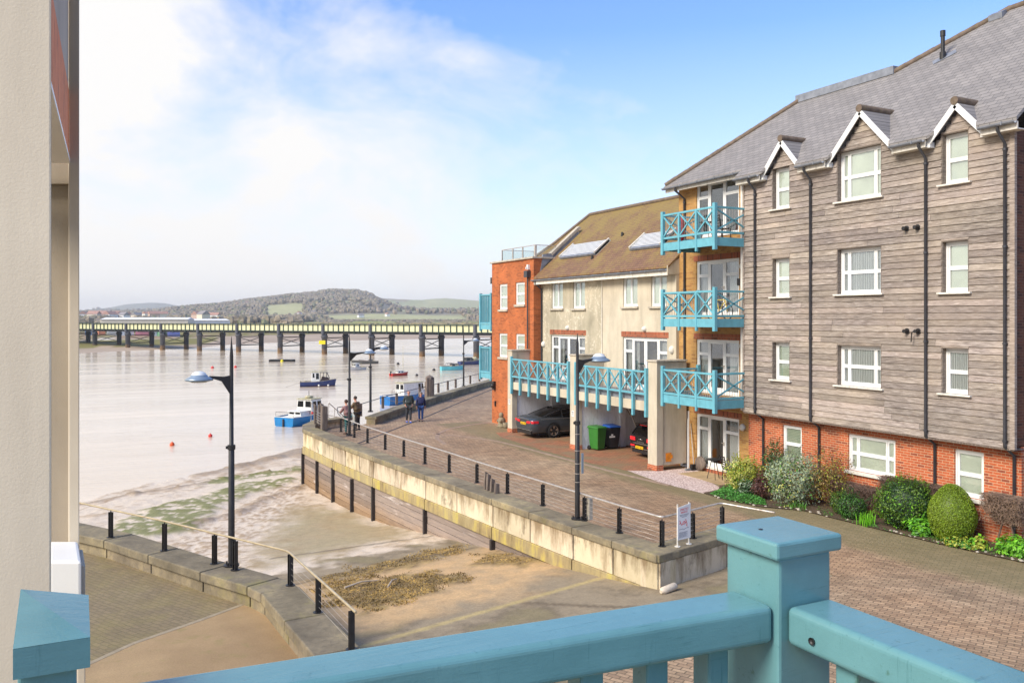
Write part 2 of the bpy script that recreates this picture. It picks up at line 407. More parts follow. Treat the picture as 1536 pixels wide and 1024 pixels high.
# courses of boards
b = MB(); ch = .182; k = 0; br = random.Random(3)
z = 2.60
def cuts(za, zb):
    iv = [(TY0, TY1)]
    if zb > 10.74:                                   # gablet triangles above the eaves
        iv = []
        for gc, gw, ga, gf in GABS:
            q = (ga - zb) / (ga - gf)
            if q > .06: iv.append((gc-gw*q+.02, gc+gw*q-.02))
    for h in holes:
        if h[2] < zb-.01 and h[3] > za+.01:
            nv = []
            for a, c in iv:
                if h[1] <= a or h[0] >= c: nv.append((a, c)); continue
                if h[0] > a: nv.append((a, h[0]))
                if h[1] < c: nv.append((h[1], c))
            iv = nv
    return iv
while z < 12.0:
    zt = z + ch
    for a, c in cuts(z, zt):
        y = a
        while y < c-.001:
            ln = br.uniform(1.8, 4.6); e = min(c, y+ln)
            if c-e < .5: e = c
            q = br.uniform(.74, 1.2); b.col = (q, q*br.uniform(.975, 1.0), q*br.uniform(.94, 1.0))
            t0 = br.uniform(0, .010); sag = br.uniform(-.006, .006)
            b.hexa([(TX-.014-t0, y+.003, z-.006+sag), (TX+.05, y+.003, z-.012), (TX+.05, e-.003, z-.012), (TX-.014-t0, e-.003, z-.006-sag),
                    (TX+.008, y+.003, zt-.006), (TX+.05, y+.003, zt-.006), (TX+.05, e-.003, zt-.006), (TX+.008, e-.003, zt-.006)])
            y = e
    for h in holes:                                    # part boards closing above and below the openings
        for z0_, z1_ in ((max(z, h[3]), zt), (z, min(zt, h[2]))):
            if z0_ >= z-1e-6 and z1_ <= zt+1e-6 and .012 < z1_-z0_ < ch-.012 and h[2] < zt-.01 and h[3] > z+.01:
                q = br.uniform(.85, 1.15); b.col = (q, q*.98, q*.95); b.box(TX-.012, TX+.05, h[0], h[1], z0_, z1_-.004)
    z = zt
b.col = (1.05,1,.95)
b.box(TX-.045, TX+.05, TY0-.1, TY0+.03, 2.58, 10.74); b.box(TX-.03, TX+.05, TY1-.03, TY1+.05, 2.58, 10.72)   # corner boards
for h in holes:                                        # timber reveals
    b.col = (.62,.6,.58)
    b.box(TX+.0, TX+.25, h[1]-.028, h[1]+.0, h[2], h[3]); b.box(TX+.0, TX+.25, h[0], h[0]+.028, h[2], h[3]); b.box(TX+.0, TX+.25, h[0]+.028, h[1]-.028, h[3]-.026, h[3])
b.build('cladding', MT['boards'], A)
# core wall behind, brick ground floor, flank
gw = [(20.62, 21.48, 1.06, 2.28, 'slatblind'), (17.0, 18.72, 1.18, 2.30, 'blind'), (14.27, 15.12, 1.06, 2.32, 'blind')]
g = MB(); wall_x(g, BX, TY0-.02, 23.12, 0, 2.62, [(h[0], h[1], h[2], h[3]) for h in gw], .1)
g.add([(BX, TY0-.02, 0), (31, TY0-.02, 0), (31, TY0-.02, 2.62), (BX, TY0-.02, 2.62)], [(0,1,2,3)])
g.build('ground_floor_wall', MT['redbrick'], A, fixn=False)
s = MB(); s.box(TX+.06, 31, TY0-.005, TY0+.2, 2.64, 10.74); s.build('flank_wall', MT['darkbrick'], A)
s = MB(); s.box(TX-.02, BX+.02, TY0-.06, TY1+.02, 2.545, 2.585); s.build('soffit_board', MT['post'], A)
s = MB(); s.box(27.5, 31, TY0+.3, 26.9, 0, 10.7); s.build('rear_wall', MT['darkbrick'], A)
for (y0, y1, z0, z1, bk) in wins:
    kd = 'triple' if y1-y0 > 1.2 else 'sash'
    window_x(A, TX+.155, y0+.03, y1-.03, z0, z1-.03, kd, bk, (TX-.10, .12, .055, 'white_old'))
for (y0, y1, z0, z1, bk) in gw:
    window_x(A, BX+.06, y0, y1, z0, z1, 'triple' if y1-y0 > 1.2 else 'sash', bk, (BX-.09, .09, .10, 'white_old'))
# yellow brick bay with french windows
YX = 21.52; YY0, YY1 = 23.12, 27.2
drs = [(23.72, 26.12, 9.02, 11.12, 'room'), (23.72, 26.12, 6.02, 8.10, 'half'), (23.72, 26.12, 3.05, 5.08, 'half'), (23.72, 26.12, .18, 2.20, 'half')]
g = MB(); wall_x(g, YX, YY0, YY1, 0, 11.3, [d[:4] for d in drs], .1)
g.add([(YX, YY1, 0), (28, YY1, 0), (28, YY1, 11.2), (YX, YY1, 11.2)], [(3,2,1,0)])
g.add([(YX, YY0, 2.62), (TX+.05, YY0, 2.62), (TX+.05, YY0, 11.1), (YX, YY0, 11.1)], [(3,2,1,0)])
g.build('yellow_brick_bay', MT['yellowbrick'], A, fixn=False)
for d in drs[1:]: s = MB(); s.box(YX-.012, YX+.05, d[0]-.15, d[1]+.15, d[3]+.005, d[3]+.225); s.build('soldier_course', MT['soldier'], A)
s = MB(); s.box(YX-.012, YX+.05, 23.5, 26.4, 0.0, .17); s.build('brick_threshold', MT['soldier'], A)
s = MB(); s.box(TX-.03, YX, 23.0, 23.10, 2.62, 10.98); s.build('cream_edge_board', MT['white_old'], A)
for (y0, y1, z0, z1, bk) in drs:
    window_x(A, YX+.05, y0, y1, z0, z1, 'french3', bk, (YX-.03, .04, .03, 'white'), name='french_window')
for z in (10.8, 7.78, 4.88, 1.94):
    m = MB(); m.lathe([(.0,-.05),(.10,-.05),(.13,.0),(.13,.05),(.0,.07)], 0, 0, 12, axis='x'); m.v = [(p[0]+YX-.06, p[1]+23.5, p[2]+z) for p in m.v]
    m.build('bulkhead_light', MT['white_old'], A)
m = MB(); m.box(YX-.16, YX-.145, 23.50, 23.66, 7.08, 7.34); m.box(YX-.145, YX, 23.52, 23.54, 7.3, 7.34)
m.box(YX-.15, YX-.02, 23.50, 23.515, 7.08, 7.34); m.box(YX-.15, YX-.02, 23.645, 23.66, 7.08, 7.34); m.build('lantern', MT['black'], A)
# --- slate roof
SL = .87
def rz(x): return 10.80 + SL*(x-20.72)
rf = MB(); th = .10
E1, E2 = (20.72, 12.95), (20.72, 23.05)
F1, F2 = (21.05, 23.05), (21.05, 27.55)
Hp, Cp, Rp = (24.42, 23.66), (24.42, 19.5), (26.15, 16.55)
NOT = []
for gc, gw_, ga, gf in GABS[::-1]: NOT += [(20.72, gc-gw_+.02, rz(20.72)), (20.72+(ga-10.80)/SL-.05, gc, rz(20.72)+ga-10.80-.05), (20.72, gc+gw_-.02, rz(20.72))]
front = NOT[::-1] + [(E1[0],E1[1],rz(E1[0])), (Rp[0]+.0, 12.95, rz(Rp[0])), (Rp[0],Rp[1],rz(Rp[0])), (Cp[0],Cp[1],rz(Cp[0])), (Hp[0],Hp[1],rz(Hp[0])), (F2[0],F2[1],rz(F2[0])), (F1[0],F1[1],rz(F1[0])), (E2[0],E2[1],rz(E2[0]))]
rf.extr(front, (0,0,th))
zc = rz(24.42)+th
xb = 2*26.15
rf.poly([(24.42,23.66,zc),(xb-24.42,23.66,zc),(xb-24.42,19.5,zc),(24.42,19.5,zc)])
rf.poly([(24.42,19.5,zc),(xb-24.42,19.5,zc),(26.15,16.55,rz(26.15)+th)])
rf.poly([(21.05,27.55,rz(21.05)+th),(xb-21.05,27.55,rz(21.05)+th),(xb-24.42,23.66,zc),(24.42,23.66,zc)])
rf.poly([(26.15,12.95,rz(26.15)+th),(26.15,16.55,rz(26.15)+th),(xb-24.42,19.5,zc),(xb-24.42,23.66,zc),(xb-21.05,27.55,rz(21.05)+th),(xb-20.72,12.95,rz(20.72)+th)])
roof = rf.build('roof', MT['slate'], A)
rd = MB()
def ridge(a, b, r=.10): rd.tube([a, b], r, 8)
up = th+.02
for a_, b_ in (((21.08,27.5),(24.42,23.66)),((24.42,19.5),(26.15,16.55)),((26.15,16.55),(26.15,12.95))):
    rd = MB(); n_s = int(math.hypot(a_[0]-b_[0],a_[1]-b_[1])/.42)
    A3, B3 = Vector((*a_,rz(a_[0])+up)), Vector((*b_,rz(b_[0])+up))
    for q in range(n_s): rd.tube([A3+(B3-A3)*(q/n_s), A3+(B3-A3)*((q+1.04)/n_s)], [.10,.112], 8)
    rd.build('ridge_tile', MT['ridge'], roof)
ld = MB(); ld.bar((24.46,23.75,zc+.10),(24.46,19.4,zc+.10), .25, .28); ld.build('lead_crown_edge', MT['lead'], roof)
# gablets
for gi, (gc, gw_, ga, gf) in enumerate(GABS):
    gr = MB(); xf = TX-.16
    xr = 20.72 + (ga-10.80)/SL
    n = 1; wr = gw_+.05
    xfoot = 20.72 + (gf-10.80)/SL
    for sgn in (-1, 1):
        ft = (xf, gc+sgn*wr, gf+.0); fb = (max(xfoot, xf)+.02, gc+sgn*wr, gf)
        pts = [(xf, gc, ga+.04), (xr+.05, gc, ga+.04), (max(xfoot,xf+.12), gc+sgn*wr, gf+.04), (xf, gc+sgn*wr, gf+.04)]
        gr.extr(pts, (0,0,.06))
    gb = gr.build('gablet_roof', MT['slate'], A)
    vb = MB()
    for sgn in (-1, 1):
        vb.bar((xf-.012, gc, ga-.03), (xf-.012, gc+sgn*(wr+.02), gf-.05), .03, .16, up=(0,0,1))
        vb.box(xf-.03, TX, gc+sgn*wr-.06, gc+sgn*wr+.06, gf-.17, gf-.02)
    vb.build('bargeboard', MT['white'], gb)
    lb = MB()
    lb.bar((xf+.10, gc-gw_*.0-.02, ga+.0), (xf+.10, gc-wr, gf-.0), .2, .03)
    for sgn in (-1, 1): lb.bar((xr+.05, gc, ga+.12), (max(xfoot,xf+.12)+.04, gc+sgn*(wr+.04), gf+.13), .16, .02, up=(-SL,0,1))
    lb.build('valley_flashing', MT['lead'], gb)
    rb = MB(); rb.tube([(xf-.05, gc, ga+.09), (xr+.15, gc, ga+.09)], .115, 10); rb.build('ridge_tile', MT['ridge'], gb)
# gutters and down pipes
gt = MB()
def gutter(mb, x, ya, yb, z, r=.075):
    n = 7; ring = lambda y: [(x+math.cos(math.pi+math.pi*k/(n-1))*r, y, z+math.sin(math.pi+math.pi*k/(n-1))*r) for k in range(n)] + [(x+math.cos(2*math.pi-math.pi*k/(n-1))*(r-.012), y, z+math.sin(2*math.pi-math.pi*k/(n-1))*(r-.012)) for k in range(n)]
    mb.loft([ring(ya), ring(yb)], True, False)
    y = ya+.3
    while y < yb:
        mb.box(x-r-.008, x+r, y, y+.03, z-.07, z+.015); y += 1.0
segs = [(12.95, GABS[2][0]-.80), (GABS[2][0]+.80, GABS[1][0]-1.22), (GABS[1][0]+1.22, GABS[0][0]-.86), (GABS[0][0]+.86, 23.05)]
for a, c in segs:
    gt = MB(); gutter(gt, 20.66, a, c, 10.80); gt.build('gutter', MT['lead'], A)
    fb = MB(); fb.box(20.75, 20.79, a, c, 10.60, 10.79); fb.box(20.785, TX+.05, a, c, 10.60, 10.63); fb.build('fascia_board', MT['white_old'], A)
gt = MB(); gutter(gt, 20.98, 23.08, 27.55, 11.10); gt.build('gutter', MT['lead'], A)
fb = MB(); fb.box(21.08, 21.12, 23.06, 27.5, 10.92, 11.13); fb.box(21.115, YX, 23.06, 27.5, 11.10, 11.13); fb.build('fascia_board', MT['white_old'], A)
for y in (22.35, 19.84, 15.68, 13.42):
    p = MB(); swan(p, y, 10.76, 2.75, 20.68, TX-.07, .04, (BX-.05, .1)); p.build('downpipe', MT['pipe'], A)
p = MB(); swan(p, 26.78, 11.05, .1, 21.0, YX-.06, .045); p.build('downpipe', MT['pipe'], A)
for (y, z, up_) in ((16.33, 8.45, 0), (15.97, 8.45, 0), (16.31, 5.53, 0), (15.95, 5.53, 1)):
    p = MB(); p.tube([(TX+.02, y, z), (TX-.16, y, z)], .055, 10); p.tube([(TX-.0, y, z), (TX-.03, y, z)], .085, 10)
    if up_: p.tube([(TX-.13, y+.06, z), (TX-.13, y+.12, z-.05), (TX-.13, y+.14, z-.3)], .016, 6)
    p.build('flue', MT['black'], A)
p = MB(); p.tube([(24.43,17.64,rz(24.43)-.05),(24.43,17.64,rz(24.43)+.30)], .095, 12); p.tube([(24.43,17.64,rz(24.43)+.30),(24.43,17.64,rz(24.43)+.86)], .062, 12)
p.tube([(24.43,17.64,rz(24.43)+.80),(24.43,17.64,rz(24.43)+.98)], .08, 12); p.build('soil_vent_pipe', MT['black'], roof)
p = MB(); p.bar((24.30,17.90,rz(24.30)+.12),(24.60,17.3,rz(24.60)+.12), .30, .015, up=(-SL,0,1)); p.build('flashing', MT['lead'], roof)
p = MB(); p.extr([(26.0,17.0,rz(26.0)+.08),(25.75,17.0,rz(25.75)+.12),(25.72,17.0,rz(25.75)+.30),(25.95,17.0,rz(26.0)+.2)], (0,-.45,0)); p.build('roof_vent', MT['lead'], roof)
# --- timber balconies on the yellow bay
def xpanel(mb, a, c, z0, z1, w=.045, off=(0,0,0)):
    """saltire between points a and c (xy) from z0 to z1"""
    o = Vector(off)
    mb.bar(Vector((a[0],a[1],z0))+o, Vector((c[0],c[1],z1))+o, w, .05); mb.bar(Vector((a[0],a[1],z1))-o, Vector((c[0],c[1],z0))-o, w, .05)
def rail_run(parent, a, c, n, zr, zb, drop, posts=(1,1), pw=.09, inner=(1,0), bars=True, big=.13):
    """blue timber railing from a to c (xy), n saltire panels, rail top zr, bottom rail zb, posts go down to drop"""
    a = Vector(a); c = Vector(c); d = (c-a)/n; po = MB(); ra = MB(); xs = MB(); bs = MB()
    for k in range(n+1):
        p = a+d*k; end = k in (0, n)
        if (k == 0 and not posts[0]) or (k == n and not posts[1]): continue
        w = big if end else pw
        zt = zr+(.11 if end else -.03)
        po = MB(); po.box(p.x-w/2, p.x+w/2, p.y-w/2, p.y+w/2, drop, zt); po.build('railing_post', MT['blue'], parent, bevel=.008)
    e = d.normalized()
    ra.bar((a.x, a.y, zr-.035), (c.x, c.y, zr-.035), .07, .07); ra.bar((a.x, a.y, zb), (c.x, c.y, zb), .06, .08)
    for k in range(n):
        p, q = a+d*k+e*.04, a+d*(k+1)-e*.04
        xpanel(xs, p, q, zb+.05, zr-.08)
    iv = Vector(inner)*.07
    m = int((c-a).length/.115)
    for k in range(1, m):
        p = a+(c-a)*(k/m)+iv; bs.tube([(p.x,p.y,zb-.02),(p.x,p.y,zr-.06)], .007, 5)
    ra.build('rail', MT['blue'], parent, bevel=.006); xs.build('cross_brace', MT['blue'], parent)
    bs.build('metal_bar', MT['steel'], parent)
names = [('top floor', 9.90, 8.26), ('second floor', 6.97, 5.42), ('first floor', 4.08, 2.56)]
for nm, zr, zd in names:
    B = thing('balcony', f'blue cross braced timber balcony on the {nm} of the yellow brick bay', 'balcony', (20.6, 24.4, zd), group='stacked balconies on the yellow brick bay')
    B['category'] = 'balcony'
    x0, y0, y1 = 19.72, 22.95, 25.88
    rail_run(B, (x0, y1), (x0, y0), 3, zr-.1, zr-1.0, zd+.02, inner=(1,0))
    rail_run(B, (x0, y0), (21.42, y0), 1, zr-.1, zr-1.0, zd+.3, posts=(0,1), inner=(0,1))
    rail_run(B, (x0, y1), (21.42, y1), 1, zr-.1, zr-1.0, zd+.3, posts=(0,1), inner=(0,-1))
    f = MB(); f.box(x0-.02, x0+.03, y0+.06, y1-.06, zd+.16, zd+.46); f.box(x0, 21.5, y0-.025, y0+.025, zd+.16, zd+.46); f.box(x0, 21.5, y1-.025, y1+.025, zd+.16, zd+.46)
    f.build('fascia', MT['blue'], B, bevel=.005)
    f = MB(); f.box(x0+.03, 21.5, y0+.03, y1-.03, zd+.34, zd+.41); f.build('deck', MT['post'], B)
# garden things on the balconies
def chair(loc, rz, label, mat='black', group=None):
    t = local('garden_chair', label, 'chair', loc, rz, group)
    s = MB(); s.box(-.22,.22,-.22,.22,.42,.445); s.build('seat', MT[mat], t, world=False)
    b = MB(); b.bar((-.2,.22,.44),(-.2,.32,.92),.03); b.bar((.2,.22,.44),(.2,.32,.92),.03)
    for k in range(5): z = .52+k*.09; b.bar((-.2,.235+k*.02,z),(.2,.235+k*.02,z),.012,.04)
    b.build('backrest', MT[mat], t, world=False)
    for sx in (-.2,.2):
        for sy in (-.2,.2):
            l = MB(); l.bar((sx,sy,.43),(sx*1.1,sy*1.1,0),.025); l.build('leg', MT[mat], t, world=False)
    return t
def table(loc, label, r=.3, mat='black'):
    t = local('bistro_table', label, 'table', loc)
    m = MB(); m.lathe([(0,.70),(r,.70),(r,.725),(0,.725)],0,0,20,False); m.build('table_top', MT[mat], t, world=False)
    for k in range(3):
        a = k*2.1; l = MB(); l.bar((math.cos(a)*r*.3,math.sin(a)*r*.3,.70),(math.cos(a)*r*.9,math.sin(a)*r*.9,0),.02); l.build('leg', MT[mat], t, world=False)
chair((21.0, 23.6, .02), R(70), 'slatted black metal chair on the patio in front of the ground floor french windows')
table((20.75, 24.2, .02), 'small round black bistro table on the patio by the french windows', .28)
chair((20.7, 23.7, 8.68), R(90), 'dark chair on the top floor timber balcony')
table((20.5, 24.25, 8.68), 'small dark round table on the top floor timber balcony')
# bicycle on the second-floor balcony
MT['bikered'] = plain('red_parasol_cloth', (190,50,60), .7, .1, 5, .2)
pz = thing('folded_parasol', 'folded red and white parasol leaning in the corner of the top floor balcony', 'parasol', (20.2, 25.4, 8.67))
m = MB(); m.lathe([(.03,.1),(.13,.25),(.15,.6),(.08,1.0),(.02,1.15)], 20.2, 25.4, 10, cz=8.67); m.build('canopy', MT['bikered'], pz)
m = MB(); m.tube([(20.2,25.4,8.67),(20.2,25.4,9.9)], .02, 6); m.build('pole', MT['white'], pz)
bk = thing('bicycle', 'small white and yellow bicycle parked on the second floor timber balcony', 'bicycle', (20.6, 23.7, 5.83))
MT['bikeyellow'] = plain('yellow_bike_paint', (220,190,60), .4, .05, 5, .05)
for yy in (23.3, 24.15):
    m = MB(); m.lathe([(.27,-.015),(.30,0),(.27,.015),(.255,0),(.27,-.015)], 0,0,20, axis='x'); m.v = [(p[0]+20.6,p[1]+yy,p[2]+6.13) for p in m.v]
    for k in range(8):
        a = k*math.pi/4; m.bar((20.6,yy,6.13),(20.6,yy+.26*math.cos(a),6.13+.26*math.sin(a)),.006)
    m.build('wheel', MT['rub'], bk)
m = MB()
for a, c in (((23.3,6.13),(23.45,6.6)),((23.45,6.55),(23.85,6.55)),((23.45,6.5),(23.75,6.15)),((23.75,6.15),(23.88,6.62)),((24.15,6.13),(23.86,6.5)),((24.15,6.13),(23.75,6.15))):
    m.tube([(20.6,*a),(20.6,*c)], .017, 6)
m.build('frame', MT['bikeyellow'], bk)
m = MB(); m.tube([(20.35,23.44,6.68),(20.85,23.44,6.68)], .014, 6); m.build('handlebar', MT['black'], bk)
m = MB(); m.ball((20.6,23.92,6.65), .09, 8, .4); m.build('saddle', MT['black'], bk)
pot_m = plain('terracotta_pot', (170,98,66), .8, .1, 8, .2)

# ================================================================== rendered house with garages
CX = 21.38
T = thing('rendered_house_row', 'pair of cream rendered houses with a mossy brown tiled roof above two open garages', 'building', (23, 32.7, 0))
cw = [(36.10, 37.22, 6.38, 7.78, 'casement2', 'blind'), (34.05, 35.15, 6.36, 7.72, 'casement2', 'blind'), (29.83, 30.92, 6.40, 7.73, 'casement2', 'blind'), (27.80, 28.87, 6.39, 7.72, 'casement2', 'blind'),
      (34.05, 37.28, 2.85, 5.05, 'french4', 'half'), (27.78, 30.93, 2.85, 5.08, 'french4', 'half')]
g = MB(); wall_x(g, CX, 32.55, 38.32, 2.3, 7.86, [c[:4] for c in cw if c[0] > 32.5], .12)
g.build('stained_front_wall', MT['render_old'], T, fixn=False)
g = MB(); wall_x(g, CX, 27.2, 32.55, 2.3, 7.86, [c[:4] for c in cw if c[0] < 32.5], .12)
g.build('front_wall', MT['render'], T, fixn=False)
for (y0, y1, z0, z1, kd, bk_) in cw:
    window_x(T, CX+.07, y0, y1, z0, z1, kd, bk_, (CX-.10, .10, .09, 'concrete') if kd == 'casement2' else None, name='window' if kd == 'casement2' else 'french_window')
for (a, c) in ((33.95, 37.38), (27.68, 31.03)): s = MB(); s.box(CX-.012, CX+.05, a, c, 5.09, 5.32); s.build('soldier_course', MT['soldier'], T)
s = MB(); s.box(CX-.005, YX+.10, 27.185, 27.215, 2.3, 7.85); s.box(20.93, YX+.2, 27.17, 27.21, 7.66, 8.0); s.extr([(21.0,27.17,8.0),(YX+.3,27.17,8.0),(YX+.3,27.17,8.5)], (0,.03,0)); s.build('wall_return', MT['render'], T)
s = MB(); s.tube([(CX-.03, 32.55, 2.9), (CX-.03, 32.55, 7.8)], .018, 5); s.build('party_joint', MT['white_old'], T)
for (y, z) in ((35.6, 5.42), (29.3, 5.44), (38.0, 4.56), (27.45, 4.62)):
    m = MB(); sz = 1.0 if z > 5 else 1.4
    m.lathe([(.0,-.1),(.07,-.09),(.12,.0),(.12,.05)], 0, 0, 12, axis='x'); m.v = [(p[0]+CX-.04, p[1]+y, p[2]*sz+z) for p in m.v]
    m.build('bulkhead_light', MT['white_old'], T)
def cz_(x): return 7.90+.87*(x-20.95)
rf = MB()
pl = [(20.95, 27.15), (20.95, 38.30), (23.55, 38.30), (23.55, 41.9), (22.2,41.9),(23.2, 40.1), (25.03, 39.3), (25.03, 27.15)]
pl = [(20.95, 27.15), (20.95, 38.30), (22.2, 38.5), (22.2, 40.9), (23.17, 40.1), (25.03, 39.35), (25.03, 27.15)]
rf.extr([(x, y, cz_(x)) for x, y in pl], (0, 0, .09))
rf.poly([(25.03,27.15,cz_(25.03)+.09),(25.03,39.35,cz_(25.03)+.09),(29,40.9,cz_(21)+.09),(29,27.15,cz_(21)+.09)])
rf.poly([(22.2,40.9,cz_(22.2)+.09),(23.17,40.1,cz_(23.17)+.09),(25.03,39.35,cz_(25.03)+.09),(29,40.9,cz_(21)+.09)])
croof = rf.build('roof', MT['tiles'], T)
m = MB(); m.tube([(25.03,27.2,cz_(25.03)+.12),(25.03,39.35,cz_(25.03)+.12)], .10, 8); m.tube([(25.03,39.35,cz_(25.03)+.12),(23.17,40.1,cz_(23.17)+.12),(22.2,40.9,cz_(22.2)+.12)], .09, 8); m.build('ridge_tile', MT['ridge'], croof)
for (ya, yb, xa, xb) in ((34.0, 37.35, 21.95, 22.75), (28.9, 31.2, 21.95, 22.75)):
    m = MB(); m.extr([(xa, ya, cz_(xa)+.13), (xb, ya, cz_(xb)+.13), (xb, yb, cz_(xb)+.13), (xa, yb, cz_(xa)+.13)], (-.06, 0, .08))
    rl = m.build('rooflight', MT['lead'], croof)
    m = MB(); nb = 9
    for k in range(nb):
        xx = xa+.05+(xb-xa-.1)*k/nb
        m.extr([(xx, ya+.08, cz_(xx)+.27), (xx+.085, ya+.08, cz_(xx+.085)+.235), (xx+.085, yb-.08, cz_(xx+.085)+.235), (xx, yb-.08, cz_(xx)+.27)], (0,0,.012))
    m.build('shutter', MT['white'], rl)
    for yy in (ya+.04, yb-.04): m = MB(); m.bar((xa-.03, yy, cz_(xa)+.20), (xb+.03, yy, cz_(xb)+.20), .08, .22, up=(-.87,0,1)); m.build('frame', MT['white_old'], rl)
for (x_, y_) in ((23.0, 33.3), (21.75, 34.0)):
    m = MB(); m.extr([(x_, y_, cz_(x_)+.08), (x_+.12, y_, cz_(x_)+.18), (x_+.02, y_, cz_(x_)+.30)], (0,.14,0)); m.build('roof_vent', MT['black'], croof)
m = MB(); gutter(m, 20.90, 27.25, 38.45, 7.86, .07); m.build('gutter', MT['lead'], T)
m = MB(); m.box(20.96, 21.0, 27.2, 38.32, 7.62, 7.86); m.box(21.0, CX, 27.2, 38.32, 7.66, 7.70); m.build('fascia_board', MT['white_old'], T)
m = MB(); swan(m, 38.16, 7.8, 2.8, 20.95, CX-.06, .045); m.build('downpipe', MT['pipe'], T)
# garage piers, slab and inside walls
PXF = 19.9
for (a, c) in ((26.50, 27.08), (32.42, 32.96), (38.0+.72, 39.22)):
    m = MB(); m.box(PXF, PXF+.30, a, c, .20, 4.20); m.build('pier', MT['render'], T, bevel=.01)
for (a, c) in ((26.50, 27.08), (32.42, 32.96), (38.72, 39.22)): m = MB(); m.box(PXF-.012, PXF+.31, a-.012, c+.012, 0, .2); m.build('brick_plinth', MT['redbrick'], T)
for (a, c) in ((26.54, 27.04), (32.46, 32.92), (38.76, 39.18)): m = MB(); m.box(PXF+.302, CX-.01, a, c, 2.25 if a > 27 else .2, 4.18); m.build('terrace_screen_wall', MT['render'], T)
for (a, c) in ((26.46, 27.12), (32.38, 33.0), (38.68, 39.26)): m = MB(); m.box(PXF-.04, CX-.01, a, c, 4.20, 4.27); m.build('coping', MT['concrete'], T, bevel=.01)
for (a, c) in ((27.08, 32.42), (32.96, 38.72)): m = MB(); m.box(PXF+.02, CX, a, c, 2.24, 2.62); m.build('terrace_slab', MT['render'], T, bevel=.01)
for (a, c) in ((27.09, 32.41), (32.97, 38.71)): m = MB(); m.box(PXF+.12, CX-.01, a, c, 2.624, 2.84); m.build('terrace_edge', MT['lead'], T)
m = MB(); xbk = 26.2
m.box(xbk, xbk+.15, 26.5, 39.2, 0, 2.24); m.box(PXF+.302, xbk, 32.46, 32.92, 0, 2.24); m.box(PXF+.302, xbk, 38.76, 39.18, 0, 2.24); m.box(CX+.1, xbk, 26.54, 27.04, 0, 2.24)
m.box(22.2, 22.5, 32.3, 32.455, 0, 2.24); m.box(22.2, 22.5, 38.6, 38.755, 0, 2.24); m.box(CX, xbk, 27.04, 39.2, 2.245, 2.4)
m.build('garage_wall', MT['garage'], T)
for (ya, yb, lb) in ((38.66, 33.0, 'blue cross braced terrace railing above the garage with the saloon car'), (32.36, 26.94+.16, 'blue cross braced terrace railing above the right garage with the bins')):
    F = thing('terrace_railing', lb, 'railing', (PXF-.05, (ya+yb)/2, 2.2))
    rail_run(F, (PXF-.06, ya), (PXF-.06, yb), 6, 3.83, 2.92, 2.02, pw=.11, big=.12)
for (y, z) in ((39.0, 1.58), (32.72, 1.6)):
    m = MB(); m.box(PXF-.008, PXF-.002, y-.1, y+.1, z-.13, z+.13); sg = m.build('pier_notice', MT['white'], T)
    m = MB()
    for k in range(3): m.box(PXF-.011, PXF-.0085, y-.07, y+.07-.03*(k % 2), z+.06-k*.06, z+.085-k*.06)
    m.build('printed_line', MT['black'], sg)
m = MB(); m.box(20.35, 20.62, 26.525, 26.53+.005, .32, .66); m.box(20.42, 20.68, 26.522, 26.528, .44, .58); m.build('orange_patch', plain('orange_paint_patch', (230,140,30), .7, .15, 9, .1), T)
# terrace furniture
MT['grey'] = plain('grey_plastic', (128,130,132), .6, .1, 6, .1)
chair((20.7, 30.6, 2.84), R(60), 'pale garden chair on the terrace of the right hand house', 'white')
chair((20.7, 29.2, 2.84), R(120), 'black garden chair on the terrace of the right hand house, beside the white one')
table((20.7, 34.3, 2.84), 'round pale table on the terrace over the left garage', .35, 'white')
chair((20.75, 35.2, 2.84), R(200), 'white garden chair on the terrace over the left garage', 'white')

# ================================================================== brick tower
W = thing('brick_tower', 'orange brick end house with flat roof terrace at the river end of the row', 'building', (22.5, 40.8, 0))
VX = 20.95; VY0, VY1 = 38.32, 43.25
tw = [(41.32, 42.30, 6.38, 7.78), (39.30, 40.34, 6.62, 7.80), (41.32, 42.34, 3.74, 5.06), (39.30, 40.32, 3.95, 5.06)]
g = MB(); wall_x(g, VX, VY0, VY1, 2.3, 8.98, tw, .1); wall_x(g, VX, 39.2, VY1, 0, 2.3, [], .1)
g.add([(VX,VY0,2.3),(25,VY0,2.3),(25,VY0,8.98),(VX,VY0,8.98)], [(0,1,2,3)]); g.add([(VX,VY1,0),(27,VY1,0),(27,VY1,8.98),(VX,VY1,8.98)], [(3,2,1,0)])
g.add([(27,VY0,0),(27,VY1,0),(27,VY1,8.98),(27,VY0,8.98)], [(0,1,2,3)])
g.build('wall', MT['towerbrick'], W, fixn=False)
for h in tw: window_x(W, VX+.05, *h, 'sash', 'blind', (VX-.08, .08, .12, 'concrete'))
m = MB(); m.box(VX-.10, 27.1, VY0-.06, VY1+.10, 8.98, 9.07); m.build('coping', MT['concrete'], W, bevel=.01)
m = MB(); m.extr([(21.3,VY0-.02,8.2),(21.0,VY0-.02,7.97),(23.7,VY0-.02,10.35),(23.5,VY0-.02,10.55),(22.1,VY0-.02,9.3),(21.5,VY0-.02,9.2)], (0,.12,0)); m.build('lead_flashing', MT['lead'], W)
m = MB(); m.bar((22.0,VY0+.12,9.22),(23.75,VY0+.12,10.72),.32,.14); m.build('sloping_coping', MT['concrete'], W)
m = MB(); m.extr([(22.0,VY0+.02,8.9),(23.72,VY0+.02,8.9),(23.72,VY0+.02,10.6),(22.0,VY0+.02,9.15)], (0,.2,0)); m.build('gable_upstand', MT['render'], W)
m = MB(); pr = []
P = [(21.15, 42.35), (21.15, 41.05), (21.15, 39.9), (21.15, 38.5), (22.4, 38.5)]
Q = [(21.15, 42.35), (23.2, 42.35)]
for x, y in P+Q[1:]: m.box(x-.03, x+.03, y-.03, y+.03, 9.07, 9.68)
